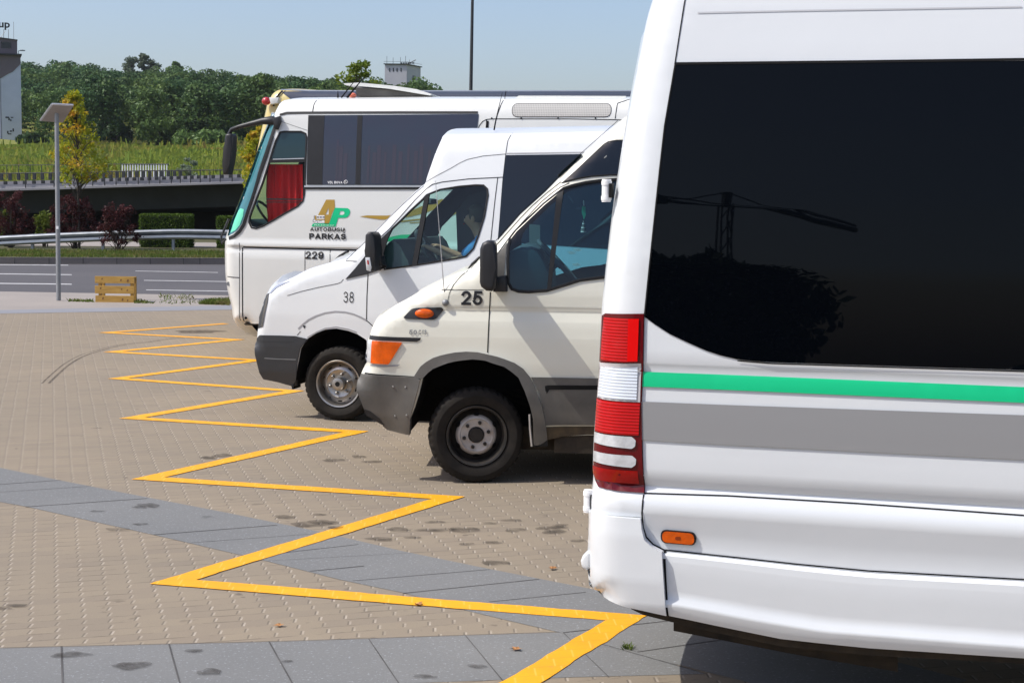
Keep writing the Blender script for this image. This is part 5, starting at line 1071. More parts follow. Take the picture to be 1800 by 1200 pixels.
rest = [p[1:] for p in archpts(4.45, .36, .46, .36)] + [A2.P(680, 690), A2.P(672, 668)] + [A2.P(*p) for p in [(668, 640), (655, 610), (643, 596), (628, 586.5), (613, 581), (592, 577), (572, 579), (557, 585), (541, 595), (530, 612), (524, 640), (520, 668), (520, 677), (515, 679)]] + [A2.P(*p) for p in [(500, 675), (488, 671), (462, 665), (457, 652), (450, 625)]]
win = [(683, 403), (700, 386), (715, 370), (733, 353), (743, 342), (767, 333), (800, 328), (830, 325), (843, 325.5), (850, 332), (852, 343), (847, 380), (838, 413), (830, 436), (817, 450), (800, 454), (730, 465), (676, 472), (666, 445)]
crA = lambda x, z: (.17 if (x < -.35 and z < 1.25) else .01 if z < 1.5 else .08)
A2.body(edgeA, rest, [resample(A2.L(win), .05, True)], M['white'], Rs=.11, Ry=.10, step=.07, crown=crA, shields=[(A2.P(606, 453), A2.P(733, 324))], gmat=M['shieldglass'])
A2.plate('quarter_glass', [(683, 403), (700, 386), (715, 370), (739, 349), (727, 465), (676, 472), (668, 445)], M['cabglass'], off=.006)
A2.plate('door_glass', [(741, 345), (767, 333), (800, 328), (830, 325), (843, 325.5), (850, 332), (852, 343), (847, 380), (838, 413), (830, 436), (817, 450), (800, 454), (729, 465)], M['cabglass'], off=.006)
A2.plate('cab_window', win, M['cabglass'], off=.006, far=True)
A2.frame('window_rubber', [(664, 443), (683, 402), (700, 385), (715, 369), (733, 352), (743, 341), (767, 331.5), (800, 326), (830, 323.5), (844, 324), (851.5, 331), (853.5, 343), (848.5, 381), (839.5, 414), (831, 438), (818, 452), (800, 456), (730, 467.5), (674, 475)], .016, M['rubber'], off=-.006)
A2.frame('window_rubber', [(664, 443), (683, 402), (700, 385), (715, 369), (733, 352), (743, 341), (767, 331.5), (800, 326), (830, 323.5), (844, 324), (851.5, 331), (853.5, 343), (848.5, 381), (839.5, 414), (831, 438), (818, 452), (800, 456), (730, 467.5), (674, 475)], .016, M['rubber'], off=-.006, far=True)
A2.plate('window_divider', [(740, 344), (748.5, 341), (731.5, 467), (722.5, 468)], M['rubber'], off=-.010, thick=.03)
A2.plate('mirror_corner_trim', [(607, 490.5), (623, 472), (643, 446), (662, 424), (680, 406), (683, 404), (672, 445), (678, 470), (645, 482)], M['plastic'], off=-.010, thick=.02)
A2.plate('rear_side_window', [(880, 271.5), (1019, 269.5), (1200, 268), ('l', 5.5, 2.45), ('l', 5.5, 1.55), (1100, 440), (872, 425)], M['darkglass2'], off=-.004)
A2.ribbons('trim_line', [(.010, [(881, 268.5), (1019, 266.5), (1200, 265)])], M['softgap'], off=-.003)
A2.ribbons('panel_gap', [(.007, [(603, 457), (623, 438), (645, 416.5), (675, 384), (700, 359), (722, 338), (736, 326)]), (.007, [(662, 420), (680, 403), (700, 379), (722, 352), (740, 333), (752, 324), (770, 319.5), (817, 314), (877, 311)]), (.007, [(868, 312), (864, 360), (860, 422), (857, 470), (852, 560)]), (.006, [(880, 271), (877, 320), (873, 425), (868, 520)]),
                          (.006, [(887, 231), (882, 245), (880, 271)]), (.008, [(646, 481), (645, 520), (645, 563), (652, 569), (657, 574)]), (.005, [(505, 519.5), (530, 512), (560, 505), (593, 498.5), (599, 496), (603, 491)]), (.006, [(603, 458.5), (625, 459.5)]),
                          (.007, [(456, 589.5), (490, 590), (520, 591), (541, 596)]), (.006, [(523, 589), (529, 582)]), (.004, [(735, 322), (760, 308), (784, 295), (800, 285), (813, 279), (840, 273), (879, 269.5)])], M['gap'])
A2.ribbons('wheel_arch_crease_shade', [(.016, [(525, 578), (533, 570), (543, 562), (557, 555), (572, 550), (590, 547.5), (607, 548.5), (622, 552), (636, 558), (645, 563)]), (.010, [(541, 593), (557, 583.5), (572, 577), (592, 574.5), (613, 578.5), (628, 584)])], M['softgap'])  # grey ribbons paint the shade of the arch crease
A2.plate('front_bumper', [(447, 598), (456, 589.5), (520, 591.5), (541, 596), (529, 612), (523, 638), (520, 668), (520, 678), (513, 679.5), (488, 672), (462, 666.5), (456, 655), (449.5, 624)], M['bumper38'], off=-.016, thick=.05, step=.05)
A2.ribbons('bumper_groove', [(.008, [(466, 629), (490, 630.5), (521, 631.5)])], M['steel'], off=-.019)
A2.ribbons('bumper_ledge', [(.03, [(452, 596), (518, 598)])], M['steel'].copy() if False else M['bumper38'], off=-.0185)
A2.plate('grille_side', [(463, 518), (471, 515), (469, 530), (464, 555), (461, 574), (449, 578.5), (452, 556), (457, 536)], M['bumper38'], off=-.006, thick=.02)
A2.plate('headlamp_edge', [(468, 520), (471, 515), (470, 530), (465, 555), (462, 573), (458, 574), (463, 545)], M['greyplastic'], off=-.009)
A2.plate('headlamp_edge_shade', [(471, 515), (478, 505), (490, 498.5), (510, 493.5), (498, 499), (484, 506), (474, 516)], mat('headlamp_shade_grey', (.30, .32, .38), .2, coat=.6), off=-.006)  # grey shadow crescent along the headlamp edge, painted as a plate
A2.plate('side_repeater_mark', [(533, 571.5), (538.5, 572), (535.5, 577.5)], M['plastic'], off=-.004)
mi = A2.prism('wing_mirror', [(645, 413), (650, 407.5), (657, 408), (660.5, 414), (662, 440), (661, 476), (652, 477), (646, 470), (644, 440)], -.26, -.02, M['plastic'], bev=.02, n=-.2, seg=3, smooth=50)
A2.prism('mirror_indicator', [(646, 452), (654, 452), (657, 470), (655, 476.5), (648, 474)], -.275, -.15, M['clear'], n=-.2, parent=mi, bev=.006)
A2.prism('indicator_bulb', [(649.5, 457), (652, 457), (653, 464), (650.5, 464)], -.278, -.27, M['redplain'], n=-.2, parent=mi)
A2.prism('mirror_arm', [(655, 455), (672, 450), (674, 466), (657, 472)], -.10, .04, M['plastic'], n=-.05, parent=mi, bev=.008)
A2.tube('roof_aerial', [A2.pos(868.5, 229, .45), A2.pos(871, 214, .45), A2.pos(883, 163, .45)], [.008, .006, .002], M['gap'])
A2.tube('wiper', [A2.pos(590, 457, .5), A2.pos(597, 450, .5), A2.pos(607, 444, .5), A2.pos(612, 442, .45)], .012, M['rubber'])
A2.prism('rear_view_mirror', [(747, 348), (760, 350), (761, 358), (748, 360)], .85, 1.1, M['dash'], n=.9, bev=.01)
A2.plate('dark_backing', [(716, 372), (733, 353), (743, 342), (767, 333), (800, 328), (830, 325), (843, 325.5), (850, 332), (852, 343), (847, 380), (838, 413), (830, 436), (817, 450), (800, 454), (716, 467)], M['seat'], off=.03, far=True)  # dark sheet added over the far window to put darkness behind the driver
cab(A2, [(672, 475), (680, 452), (690, 440), (700, 427), (710, 419), (716, 420), (720, 432), (728, 442), (736, 456), (742, 470), (744, 530), (672, 530)], (751, 436), -58, A2.P(862, 480)[0], 0, A2.P(700, 560)[1], r=.19)
px_ = A2.P(874, 300, .5)[0]; bm = bmesh.new(); add_box(bm, (px_ + .12, A2.W / 2, 1.40), (.04, A2.W - .46, 1.9)); bmobj('bulkhead', bm, M['dash'], A2.root)
bm = bmesh.new(); add_box(bm, (px_ - .25, A2.W / 2, A2.P(820, 318)[1] + .05), (.7, A2.W - .6, .03)); bmobj('headliner', bm, M['cabtrim'], A2.root)
A2.well('wheel_housing', [A2.P(*p) for p in [(680, 690), (672, 668), (668, 640), (655, 610), (643, 596), (628, 586.5), (613, 581), (592, 577), (572, 579), (557, 585), (541, 595), (530, 612), (524, 640), (520, 668), (515, 679)]], M['well'], y0=.0)
A2.well('wheel_housing', [p[1:] for p in archpts(4.45, .36, .46, .36)], M['well'])
A2.prism('axle_shade_block', [('l', -.35, .40), ('l', .55, .40), ('l', .55, .20), ('l', -.35, .20)], .30, 1.7, M['chassis']); A2.prism('floor_pan', [('l', .55, .5), ('l', 3.9, .5), ('l', 3.9, .22), ('l', .55, .22)], .06, 1.93, M['chassis']); A2.prism('floor_pan', [('l', -.75, .55), ('l', .5, .55), ('l', .5, .35), ('l', -.75, .35)], .62, 1.4, M['chassis'])  # block added and pans lowered to darken the ground under the van
A2.prism('mud_flap', [(512, 676), (516, 677), (516, 684), (513, 684)], .0, .2, M['rubber'])
w0 = wheel(A2.root, (wc[0], .125, wr_), wr_, .225, 'chrome', steer=math.radians(-3))
copy_wheel(w0, (wc[0], 1.865, wr_), True); copy_wheel(w0, (4.45, .125, wr_)); copy_wheel(w0, (4.45, 1.865, wr_), True)
A2.strokes('fleet_number', '38', (604, 512.5, 622, 532), M['ink'], wt=.10, gap=.2)
# ============ cream van number 25
A3 = Veh('van', 'cream van numbered 25 with grey bumper, orange lamps and black mirror', 'van', 834, 11.2, 3.0, 2.0,
         [(.30, .06), (.5, .02), (.70, -.005), (.9, -.022), (1.1, -.024), (1.22, -.014), (1.285, .004), (1.30, .006), (1.33, -.004), (1.42, -.002), (1.6, .02), (1.85, .065), (2.1, .12), (2.4, .19), (2.7, .27), (2.95, .36)])
wc3 = A3.P(834, 771)
edge3 = [(630, 664), (632, 657), (636, 650), (641, 645), (642, 635), (641.5, 610), (644, 598), (647, 590), (650, 580), (654, 571), (660, 563), (670, 553), (685, 542), (700, 533), (713, 526), (727, 518), (747, 508), (770, 497), (790, 486), (805, 479.5), (820, 476)]
edge3 = catmull([A3.P(*p) for p in edge3], 2) + [A3.P(*p) for p in [(845, 452), (873, 423), (912, 378), (957, 337), (1017, 275), (1087, 212), (1120, 186), (1150, 166), (1185, 156), (1240, 152)]]
z3 = edge3[-1][1]; edge3 += [(4.0, z3), (5.2, z3), (5.3, z3 - .1), (5.4, .5)]
archo = [(920, 647), (905, 637), (887, 630), (875, 626), (858, 622), (840, 618), (820, 617), (800, 618.5), (787, 621), (774, 624), (762, 628), (750, 635), (740, 643), (732, 655), (726, 665)]
archi = [(962, 773), (952, 775), (946, 785), (938, 782), (937, 735), (932, 712), (923, 686), (912, 662), (900, 652), (887, 643), (870, 638), (853, 632), (832, 630), (812, 632), (799, 634), (787, 637), (774, 642), (762, 647), (752, 655), (744, 664), (738, 690), (730, 715), (722, 735), (720, 760)]
rest = [p[1:] for p in archpts(4.0, .36, .48, .40)] + [A3.P(1200, 768), A3.P(1033, 766), A3.P(988, 768)] + [A3.P(*p) for p in archi] + [A3.P(700, 755), A3.P(678, 748), A3.P(655, 735), A3.P(640, 700)]
win3 = [(893, 470), (893, 455), (893, 433), (897, 420), (907, 407), (930, 385), (955, 361), (978, 342), (990, 332), (1005, 327), (1030, 321), (1060, 317), (1100, 315), (1112, 322), (1112, 470), (1060, 486), (1020, 491), (995, 499), (962, 509), (930, 512), (912, 511), (900, 507), (894, 496)]
cr3 = lambda x, z: (.05 if (x < -.55 and z < 1.2) else .0 if z < 1.4 else .015)
A3.flares = [(wc3[0], wc3[1], .50, .035, .10)]
A3.body(edge3, rest, [resample(A3.L(win3), .05, True)], M['cream'], Rs=.13, Ry=.12, step=.06, crown=cr3, shields=[(A3.P(838, 459), A3.P(1060, 236))], gmat=M['shieldglass'])
A3.plate('door_glass', win3, M['cabglass25'], off=.008); A3.plate('door_glass', win3, M['cabglass25'], off=.008, far=True)
wr3 = [(890, 480), (889.5, 455), (890, 432), (894, 417), (905, 403), (928, 381), (953, 357), (976, 338.5), (989, 328.5), (1004, 323.5), (1030, 317.5), (1060, 313.5), (1103, 311), (1116, 320), (1116, 473), (1061, 490), (1020, 495), (995, 503), (962, 513), (930, 515.5), (911, 514.5), (898, 510), (891, 498)]
A3.frame('window_rubber', wr3, .022, M['rubber'], off=-.008); A3.frame('window_rubber', wr3, .022, M['rubber'], off=-.008, far=True)
A3.plate('window_divider', [(978, 340), (990, 334), (968.5, 508), (961.5, 509)], M['rubber'], off=-.010, thick=.03)
A3.plate('upper_side_glass', [(988, 320), (1010, 301), (1040, 273), (1062, 253), (1070, 248), (1084, 246), (1130, 246), ('l', 3.6, 2.62), ('l', 3.6, 2.30), (1075, 305.5), (1040, 308), (1018, 311.5), (1000, 316)], M['darkglass2'], off=-.004)
A3.frame('glass_seal', [(985, 322), (1010, 299.5), (1040, 271), (1061, 251), (1070, 245.5), (1084, 243.5), (1130, 243.5), ('l', 3.65, 2.65), ('l', 3.65, 2.28), (1075, 308), (1040, 310.5), (1018, 314), (1000, 318.5)], .012, M['rubber'], off=-.006, thick=.01)
A3.plate('rear_side_window', [('l', 1.55, 2.25), ('l', 5.0, 2.25), ('l', 5.0, 1.5), ('l', 1.55, 1.5)], M['darkglass2'], r=.06)
A3.plate('mirror_corner_trim', [(868, 455), (880, 440), (890, 427), (888, 450), (886, 492), (880, 510), (866, 508), (868, 480)], M['greyplastic'], off=-.006, thick=.012)
A3.ribbons('panel_gap', [(.006, [(848, 455), (875, 427), (912, 385), (935, 361), (960, 339), (985, 319)]), (.006, [(866, 457), (880, 437), (900, 410), (925, 382), (950, 355), (968, 340), (985, 328), (1000, 321)]), (.008, [(862, 513), (860.5, 545), (859, 580), (857.5, 619)]), (.004, [(775, 509), (850, 509.5)]), (.004, [(820, 477), (808, 487), (797, 500), (790, 515), (787, 530)]),
                          (.010, [(640, 656), (680, 659), (730, 662)]), (.004, [(826, 472), (845, 450), (873, 420), (912, 375), (957, 334), (1017, 271), (1087, 208)]), (.007, [('l', 1.5, 2.9), ('l', 1.5, .7)])], M['gap'])
A3.plate('bonnet_gap', [(648, 589.5), (700, 592), (741, 593), (739, 597), (733, 600), (690, 598.5), (647, 597)], M['plastic'], off=-.004)
A3.plate('headlamp_glass', [(642.5, 601), (646, 598), (654, 598.5), (651, 637), (643, 637.5), (640.5, 630)], M['clear'], off=-.010, thick=.02)
A3.plate('front_indicator', [(653.5, 598.5), (708, 601.5), (684, 639.5), (651, 638)], M['orange'], off=-.012, thick=.02, r=.01)
A3.plate('indicator_shade', [(651, 640), (684, 641), (704, 640), (700, 643), (675, 644.5), (650, 643)], M['softgap'], off=-.003)  # shading of the gap under the lamp, painted as a grey plate
mk = A3.plate('side_repeater', [(709, 558), (723, 543), (732, 541), (776, 540), (780, 544), (768, 559), (762, 561.5), (715, 560)], M['plastic'], off=-.010, thick=.02, r=.01)
bm = bmesh.new(); c = A3.pos(746, 551, -.02); bmesh.ops.create_uvsphere(bm, u_segments=24, v_segments=12, radius=1, matrix=Matrix.Translation(c) @ Matrix.Diagonal((.071, .024, .035, 1))); bmobj('repeater_lens', bm, M['orange'], mk, smooth=80)
A3.ribbons('body_crease', [(.006, [(785, 540.5), (860, 540.5), (950, 540.5), (1100, 541)])], M['cream'], off=-.001)
A3.plate('wheel_arch_trim', archo + [(736, 664), (744, 664), (752, 655), (762, 647), (774, 642), (787, 637), (799, 634), (812, 632), (832, 630), (853, 632), (870, 638), (887, 643), (900, 652), (912, 662), (923, 686), (932, 712), (937, 735), (938, 782), (946, 785), (962, 773), (960, 749), (953, 712), (941, 682), (932, 662)], M['greyplastic'], off=-.022, thick=.05, step=.06)
A3.plate('front_bumper', [(628, 668), (633, 658), (641, 657.5), (680, 660), (730, 662), (740, 665.5), (734, 690), (727, 715), (722, 735), (720, 764), (700, 760), (680, 755.5), (673, 749), (671, 742), (655, 735), (644, 728), (635, 704), (627.5, 684)], M['greyplastic'], off=-.030, thick=.10, step=.05)
A3.plate('bumper_dark_lip', [(641, 718), (652, 722), (668, 735), (676, 747), (671, 746), (655, 736), (644, 729)], M['plastic'], off=-.034)
for (x, y) in ((692, 678), (714, 679), (695, 730), (716, 728)):
    c = A3.pos(x, y, 0); yy = A3.surf([(c.x, c.z)])[0] - .034; bm = bmesh.new(); add_cyl(bm, (c.x, yy + .004, c.z), (c.x, yy - .004, c.z), .008, .005, 10); bmobj('bumper_rivet', bm, M['alu'], A3.root)
A3.plate('side_cladding', [(934, 662), (1039, 664), (1200, 664), ('l', 3.4, .80), ('l', 3.4, .46), (1200, 747), (1033, 747.5), (958, 747), (956, 720), (948, 690)], M['greyplastic'], off=-.016, thick=.04)
A3.plate('cladding_recess_shade', [(958, 677.5), (963, 676), (1200, 677), (1200, 684), (966, 684), (962, 690), (961, 704)], M['black'], off=-.018)  # flat black plate paints the shade of the recess
A3.plate('rusty_sill', [(957, 750), (1200, 750), ('l', 3.4, .44), ('l', 3.4, .36), (1200, 766), (1033, 765), (990, 768), (962, 774)], M['rust'], off=-.002, thick=.05)
A3.tube('flap_bracket', [A3.pos(931, 728, .02), A3.pos(932, 752, .02), A3.pos(935, 784, .02)], .010, M['alu'])
A3.prism('mud_flap', [(938, 778), (962, 772), (962, 784), (938, 786)], .02, .05, M['rubber'])
mi = A3.prism('wing_mirror', [(845, 437), (849, 427), (857, 422.5), (868, 423), (872.5, 430), (873, 470), (872.5, 503), (866, 511), (856, 510), (847, 503), (844.5, 495)], -.30, -.08, M['plastic'], bev=.03, n=-.2, seg=4, smooth=60)
A3.prism('mirror_arm', [(870, 486), (890, 484), (892, 512), (868, 512)], -.14, .03, M['plastic'], n=-.06, bev=.008, parent=mi)
A3.tube('aerial', [A3.pos(783, 537, .02), A3.pos(781, 515, .01), A3.pos(765.5, 318, .03)], [.006, .004, .0022], M['alu'])
c = A3.pos(783, 532, 0); bm = bmesh.new(); yy = A3.surf([(c.x, c.z)])[0]; bmesh.ops.create_uvsphere(bm, u_segments=12, v_segments=8, radius=.026, matrix=Matrix.Translation((c.x, yy, c.z))); bmobj('aerial_base', bm, M['steel'], A3.root, smooth=60)
A3.tube('wiper', [A3.pos(822, 476, .3), A3.pos(830, 464, .3), A3.pos(842, 453, .3), A3.pos(850, 449, .3)], .010, M['rubber']); A3.tube('wiper', [A3.pos(826, 478, .5), A3.pos(838, 462, .5), A3.pos(848, 455, .5)], .010, M['rubber'])
A3.prism('sun_visor_strip', [(980, 309), (1015, 276), (1021, 270), (985, 304)], .25, 1.75, M['plastic'], n=.3)
cab(A3, [(872, 520), (874, 475), (885, 452), (903, 438), (920, 433), (938, 434), (948, 440), (960, 458), (968, 478), (972, 540), (872, 540)], (980, 459), -46, A3.P(1090, 500)[0], 0, A3.P(960, 640)[1], r=.21)
A3.prism('instrument_cowl', [(912, 450), (918, 436), (935, 432), (950, 437), (958, 452), (950, 520), (912, 520)], .3, .75, M['dash'], n=.5, bev=.02)
A3.prism('document_sheet', [(930, 394), (949, 396), (949, 434), (930, 434)], 1.45, 1.46, M['cabtrim'], n=1.4); 
for i, (x, y) in enumerate(((1000, 445), (1010, 440), (1008, 466))):
    for k in range(5): A3.prism('vent_slat', [(x + k * 2.2 - 2, y + k * 1.5 - 2), (x + k * 2.2 + 8, y + k * 1.5 - 4), (x + k * 2.2 + 8, y + k * 1.5 - 2.9), (x + k * 2.2 - 2, y + k * 1.5 - .9)], .93, .94, M['paper'], n=.95) if k < 3 else None
px3 = A3.P(1118, 300, .5)[0]; bm = bmesh.new(); add_box(bm, (px3 + .15, 1.0, 1.45), (.04, 1.50, 1.7)); bmobj('bulkhead', bm, M['dash'], A3.root)
bm = bmesh.new(); add_box(bm, (px3 - .10, 1.0, A3.P(1050, 318)[1] + .06), (.6, 1.4, .03)); bmobj('headliner', bm, M['dash'], A3.root)
A3.well('wheel_housing', [A3.P(*p) for p in archi], M['well'], y0=.0); A3.well('wheel_housing', [p[1:] for p in archpts(4.0, .36, .48, .40)], M['well'])
A3.prism('axle_shade_block', [('l', -.35, .40), ('l', .60, .40), ('l', .60, .22), ('l', -.35, .22)], .30, 1.7, M['chassis']); A3.prism('floor_pan', [('l', .60, .5), ('l', 3.5, .5), ('l', 3.5, .24), ('l', .60, .24)], .06, 1.94, M['chassis']); A3.prism('floor_pan', [('l', -.75, .65), ('l', .6, .65), ('l', .6, .42), ('l', -.75, .42)], .62, 1.38, M['chassis'])  # same added block and low pans, deepening the shade under this van
wr_ = .358; w0 = wheel(A3.root, (wc3[0], .13, wr_), wr_, .215, 'steel', steer=math.radians(9))
copy_wheel(w0, (wc3[0], 1.87, wr_), True, math.radians(9)); copy_wheel(w0, (4.0, .13, wr_)); copy_wheel(w0, (4.0, 1.87, wr_), True)
A3.strokes('fleet_number', '25', (811, 511, 848.5, 536.5), M['ink'], wt=.19, gap=.1)
for st_, x0, x1 in (('50', 720, 733.5), ('C', 736.5, 741), ('13', 743, 750.5)): A3.strokes('badge', st_, (x0, 579, x1, 587), M['steel'], wt=.2, off=-.006)
# ornament and driver
o_ = A3.pos(1026, 352, .85); root = empty('hanging_ornament', A3.root.matrix_basis @ o_, -A3.a, label='green ribbon ornament with striped tassel hanging in the cab of van 25', cat='ornament'); pxm = 1 / 228.0
bm = bmesh.new(); add_tube(bm, [(0, 0, .0), (.004, 0, -10 * pxm)], .004, 5); bmobj('cord', bm, M['paper'], root)
bm = bmesh.new(); add_prism(bm, [(-.012, -10 * pxm), (.016, -12 * pxm), (.018, -26 * pxm), (.004, -35 * pxm), (-.014, -22 * pxm)], -.006, .006); bmobj('ribbon', bm, mat('ornament_green', (.02, .35, .22), .5), root)
for k in range(6):
    bm = bmesh.new(); add_cyl(bm, (.003, 0, (-37 - k * 3.6) * pxm), (.003, 0, (-39.4 - k * 3.6) * pxm), (.007 + .004 * min(k, 4)), seg=10); bmobj('tassel_bead', bm, M['paper'] if k % 2 else M['steel'], root)
def skin(name, verts, edges, mt, parent, sub=2, root_i=0):
    me = bpy.data.meshes.new(name); me.from_pydata([v[0] for v in verts], edges, []); o = link(name, me, mt, parent)
    md = o.modifiers.new('skin', 'SKIN'); 
    if not me.skin_vertices: me.attributes.new
    for i, v in enumerate(verts): me.skin_vertices[0].data[i].radius = (v[1], v[1] if len(v) < 3 else v[2]); me.skin_vertices[0].data[i].use_root = (i == root_i)
    md.use_smooth_shade = True; s = o.modifiers.new('sub', 'SUBSURF'); s.levels = sub; s.render_levels = sub; return o
def driver():
    W2 = lambda px, py, n: A2.pos(px, py, n)
    hip = W2(866, 490, .52); chest = W2(853, 437, .52); neck = W2(843, 409, .52); head = W2(832, 385, .52); hip.x += .05
    root = empty('person', A2.root.matrix_basis @ hip, -A2.a, label='driver in a bright blue shirt sitting behind the wheel of van 38', cat='person')
    L0 = lambda v: Vector(v) - hip
    sw = W2(751, 436, .52); hl, hr_ = sw + Vector((.05, -.17, .02)), sw + Vector((.05, .17, .02))
    vs = [(L0(hip), .15, .12), (L0(hip.lerp(chest, .5)), .15, .115), (L0(chest), .175, .11), (L0(neck), .06), (L0(neck.lerp(head, .55)), .058), (L0(head + Vector((.012, 0, -.01))), .098, .085), (L0(head + Vector((.01, 0, .06))), .085, .075)]
    es = [(0, 1), (1, 2), (2, 3), (3, 4), (4, 5), (5, 6)]
    sh = []
    for sgn, hd in ((-1, hl), (1, hr_)):
        s0 = chest + Vector((.0, sgn * .17, .06)); el = s0.lerp(hd, .5) + Vector((.05, sgn * .04, -.16)); k = len(vs)
        vs += [(L0(s0), .062), (L0(el), .043), (L0(hd.lerp(el, .18)), .028), (L0(hd), .034, .02)]; es += [(2, k), (k, k + 1), (k + 1, k + 2), (k + 2, k + 3)]; sh.append((s0, el))
        for f in range(4):
            k2 = len(vs); b = hd + Vector((-.035, (f - 1.5) * .017, .01)); vs += [(L0(b), .0095), (L0(b + Vector((-.03, 0, -.012 + .003 * f))), .0088), (L0(b + Vector((-.028, 0, -.045))), .008)]; es += [(k + 3, k2), (k2, k2 + 1), (k2 + 1, k2 + 2)]
        k2 = len(vs); vs += [(L0(hd + Vector((0, -sgn * .035, .0))), .011), (L0(hd + Vector((-.03, -sgn * .045, -.01))), .009)]; es += [(k + 3, k2), (k2, k2 + 1)]
        kn = hip + Vector((-.46, sgn * .11, .06)); ft = kn + Vector((-.18, 0, -.40)); k3 = len(vs)
        vs += [(L0(hip + Vector((-.03, sgn * .09, -.02))), .085), (L0(kn), .062), (L0(ft), .042), (L0(ft + Vector((-.16, 0, -.03))), .034)]; es += [(0, k3), (k3, k3 + 1), (k3 + 1, k3 + 2), (k3 + 2, k3 + 3)]
    k = len(vs); vs += [(L0(head + Vector((-.088, 0, -.012))), .016), (L0(head + Vector((-.065, 0, -.062))), .042)]; es += [(5, k), (5, k + 1)]
    body = skin('body', vs, es, mat('skin', (.42, .24, .16), .55), root)
    sv = [(L0(hip.lerp(chest, .1)), .165, .135), (L0(hip.lerp(chest, .5)), .168, .13), (L0(chest), .195, .125), (L0(chest.lerp(neck, .75)), .075)]; se = [(0, 1), (1, 2), (2, 3)]
    for s0, el in sh: k = len(sv); sv += [(L0(s0), .078), (L0(s0.lerp(el, .85)), .062)]; se += [(2, k), (k, k + 1)]
    skin('blue_shirt', sv, se, mat('blue_shirt_cloth', (.05, .22, .55), .8, var=.3, vscale=9), root, root_i=1)
    tv = [(L0(hip), .165, .13)]; te = []
    for sgn in (-1, 1):
        kn = hip + Vector((-.46, sgn * .11, .06)); ft = kn + Vector((-.17, 0, -.36)); k = len(tv); tv += [(L0(hip + Vector((-.06, sgn * .09, -.02))), .095), (L0(kn), .072), (L0(ft), .055)]; te += [(0, k), (k, k + 1), (k + 1, k + 2)]
    skin('trousers', tv, te, mat('dark_trousers', (.03, .03, .04), .9), root)
    bm = bmesh.new(); bmesh.ops.create_uvsphere(bm, u_segments=20, v_segments=14, radius=1, matrix=Matrix.Translation(L0(head + Vector((.03, 0, .045)))) @ Matrix.Diagonal((.098, .086, .098, 1)))
    bmesh.ops.delete(bm, geom=[v for v in bm.verts if v.co.x < L0(head).x - .03 and v.co.z < L0(head).z + .085], context='VERTS'); bmobj('hair', bm, mat('grey_brown_hair', (.07, .06, .05), .9), root, smooth=80)
    for sgn in (-1, 1):
        bm = bmesh.new(); bmesh.ops.create_uvsphere(bm, u_segments=10, v_segments=8, radius=.012, matrix=Matrix.Translation(L0(head + Vector((-.080, sgn * .033, .015))))); bmobj('eye', bm, M['ink'], root)
        bm = bmesh.new(); bmesh.ops.create_uvsphere(bm, u_segments=12, v_segments=8, radius=1, matrix=Matrix.Translation(L0(head + Vector((.015, sgn * .086, 0)))) @ Matrix.Diagonal((.02, .012, .032, 1))); bmobj('ear', bm, body.data.materials[0], root, smooth=80)
    bm = bmesh.new(); add_box(bm, L0(head + Vector((-.088, 0, -.048))), (.012, .045, .010), bev=.004); bmobj('mouth', bm, M['redplain'], root)
driver()
# ============ coaches
A1 = Veh('coach', 'white coach numbered 229 with gold and green lettering and a drooping black mirror', 'coach', 425, 20.0, 10.0, 2.5,
         [(.35, .04), (.5, .01), (1.2, 0), (1.40, 0), (1.425, .012), (1.47, .012), (1.485, -.006), (1.53, -.006), (1.55, .004), (1.9, .008), (2.25, .03), (2.8, .06), (3.2, .10), (3.35, .15), (3.5, .25)])
e1 = [(432, 569), (418, 568), (408, 563), (405.5, 556), (404.5, 543), (401, 528), (396, 508), (393, 485), (392, 455), (392, 432), (394, 420)]
e1 = catmull([A1.P(*p) for p in e1], 2) + catmull([A1.P(*p) for p in [(397, 413), (404, 392), (413, 369), (428, 328), (441, 290), (452, 256), (462, 228), (470, 206), (475, 192), (480, 180), (487, 173.5), (500, 171.5)]], 2)[1:] + [A1.P(*p) for p in [(547, 171), (700, 170), (870, 170)]]
z1 = e1[-1][1]; e1 += [(6.0, z1), (11.5, z1), (11.75, z1 - .15), (11.85, 1.6), (11.85, .5)]
rest = [p[1:] for p in archpts(8.6, .5, .58, .45) + archpts(2.75, .5, .58, .45)] + [A1.P(470, 569)]
win1 = [(490, 233), (497, 232), (525, 232), (533, 235.5), (535, 243), (534, 300), (533, 340), (531, 352), (523, 361), (500, 374), (480, 386), (462, 396), (450, 400), (443, 398), (439, 390), (440, 381), (450, 352), (461, 322), (472, 285), (482, 250)]
A1.body(e1, rest, [resample(A1.L(win1), .05, True)], M['coachwhite'], Rs=.15, Ry=.14, step=.10, crown=lambda x, z: (.30 if x < .45 and z < 3.2 else .07), shields=[(A1.P(398, 411), A1.P(472, 200))], gmat=M['coachshield'])
rb = [(488, 231), (496, 229.5), (526, 229.5), (535, 233.5), (537.5, 242), (536.5, 300), (535.5, 341), (533, 354), (524, 363.5), (501, 376.5), (481, 388.5), (463, 398.5), (450, 403), (441, 401), (436, 391), (437.5, 380), (448, 350), (459, 320), (470, 283), (480, 248)]
A1.frame('window_rubber', rb, .022, M['rubber'], off=-.006); A1.frame('window_rubber', rb, .022, M['rubber'], off=-.006, far=True)
A1.plate('driver_window', win1, M['coachcab'], off=.008); A1.plate('driver_window', win1, M['coachcab'], off=.008, far=True)
A1.plate('upper_pane', [(488, 232), (533, 232), (536, 240), (535.5, 279), (474, 280)], mat('dark_teal_pane', (.012, .035, .042), .05, spec=.5), off=.004, r=.02)
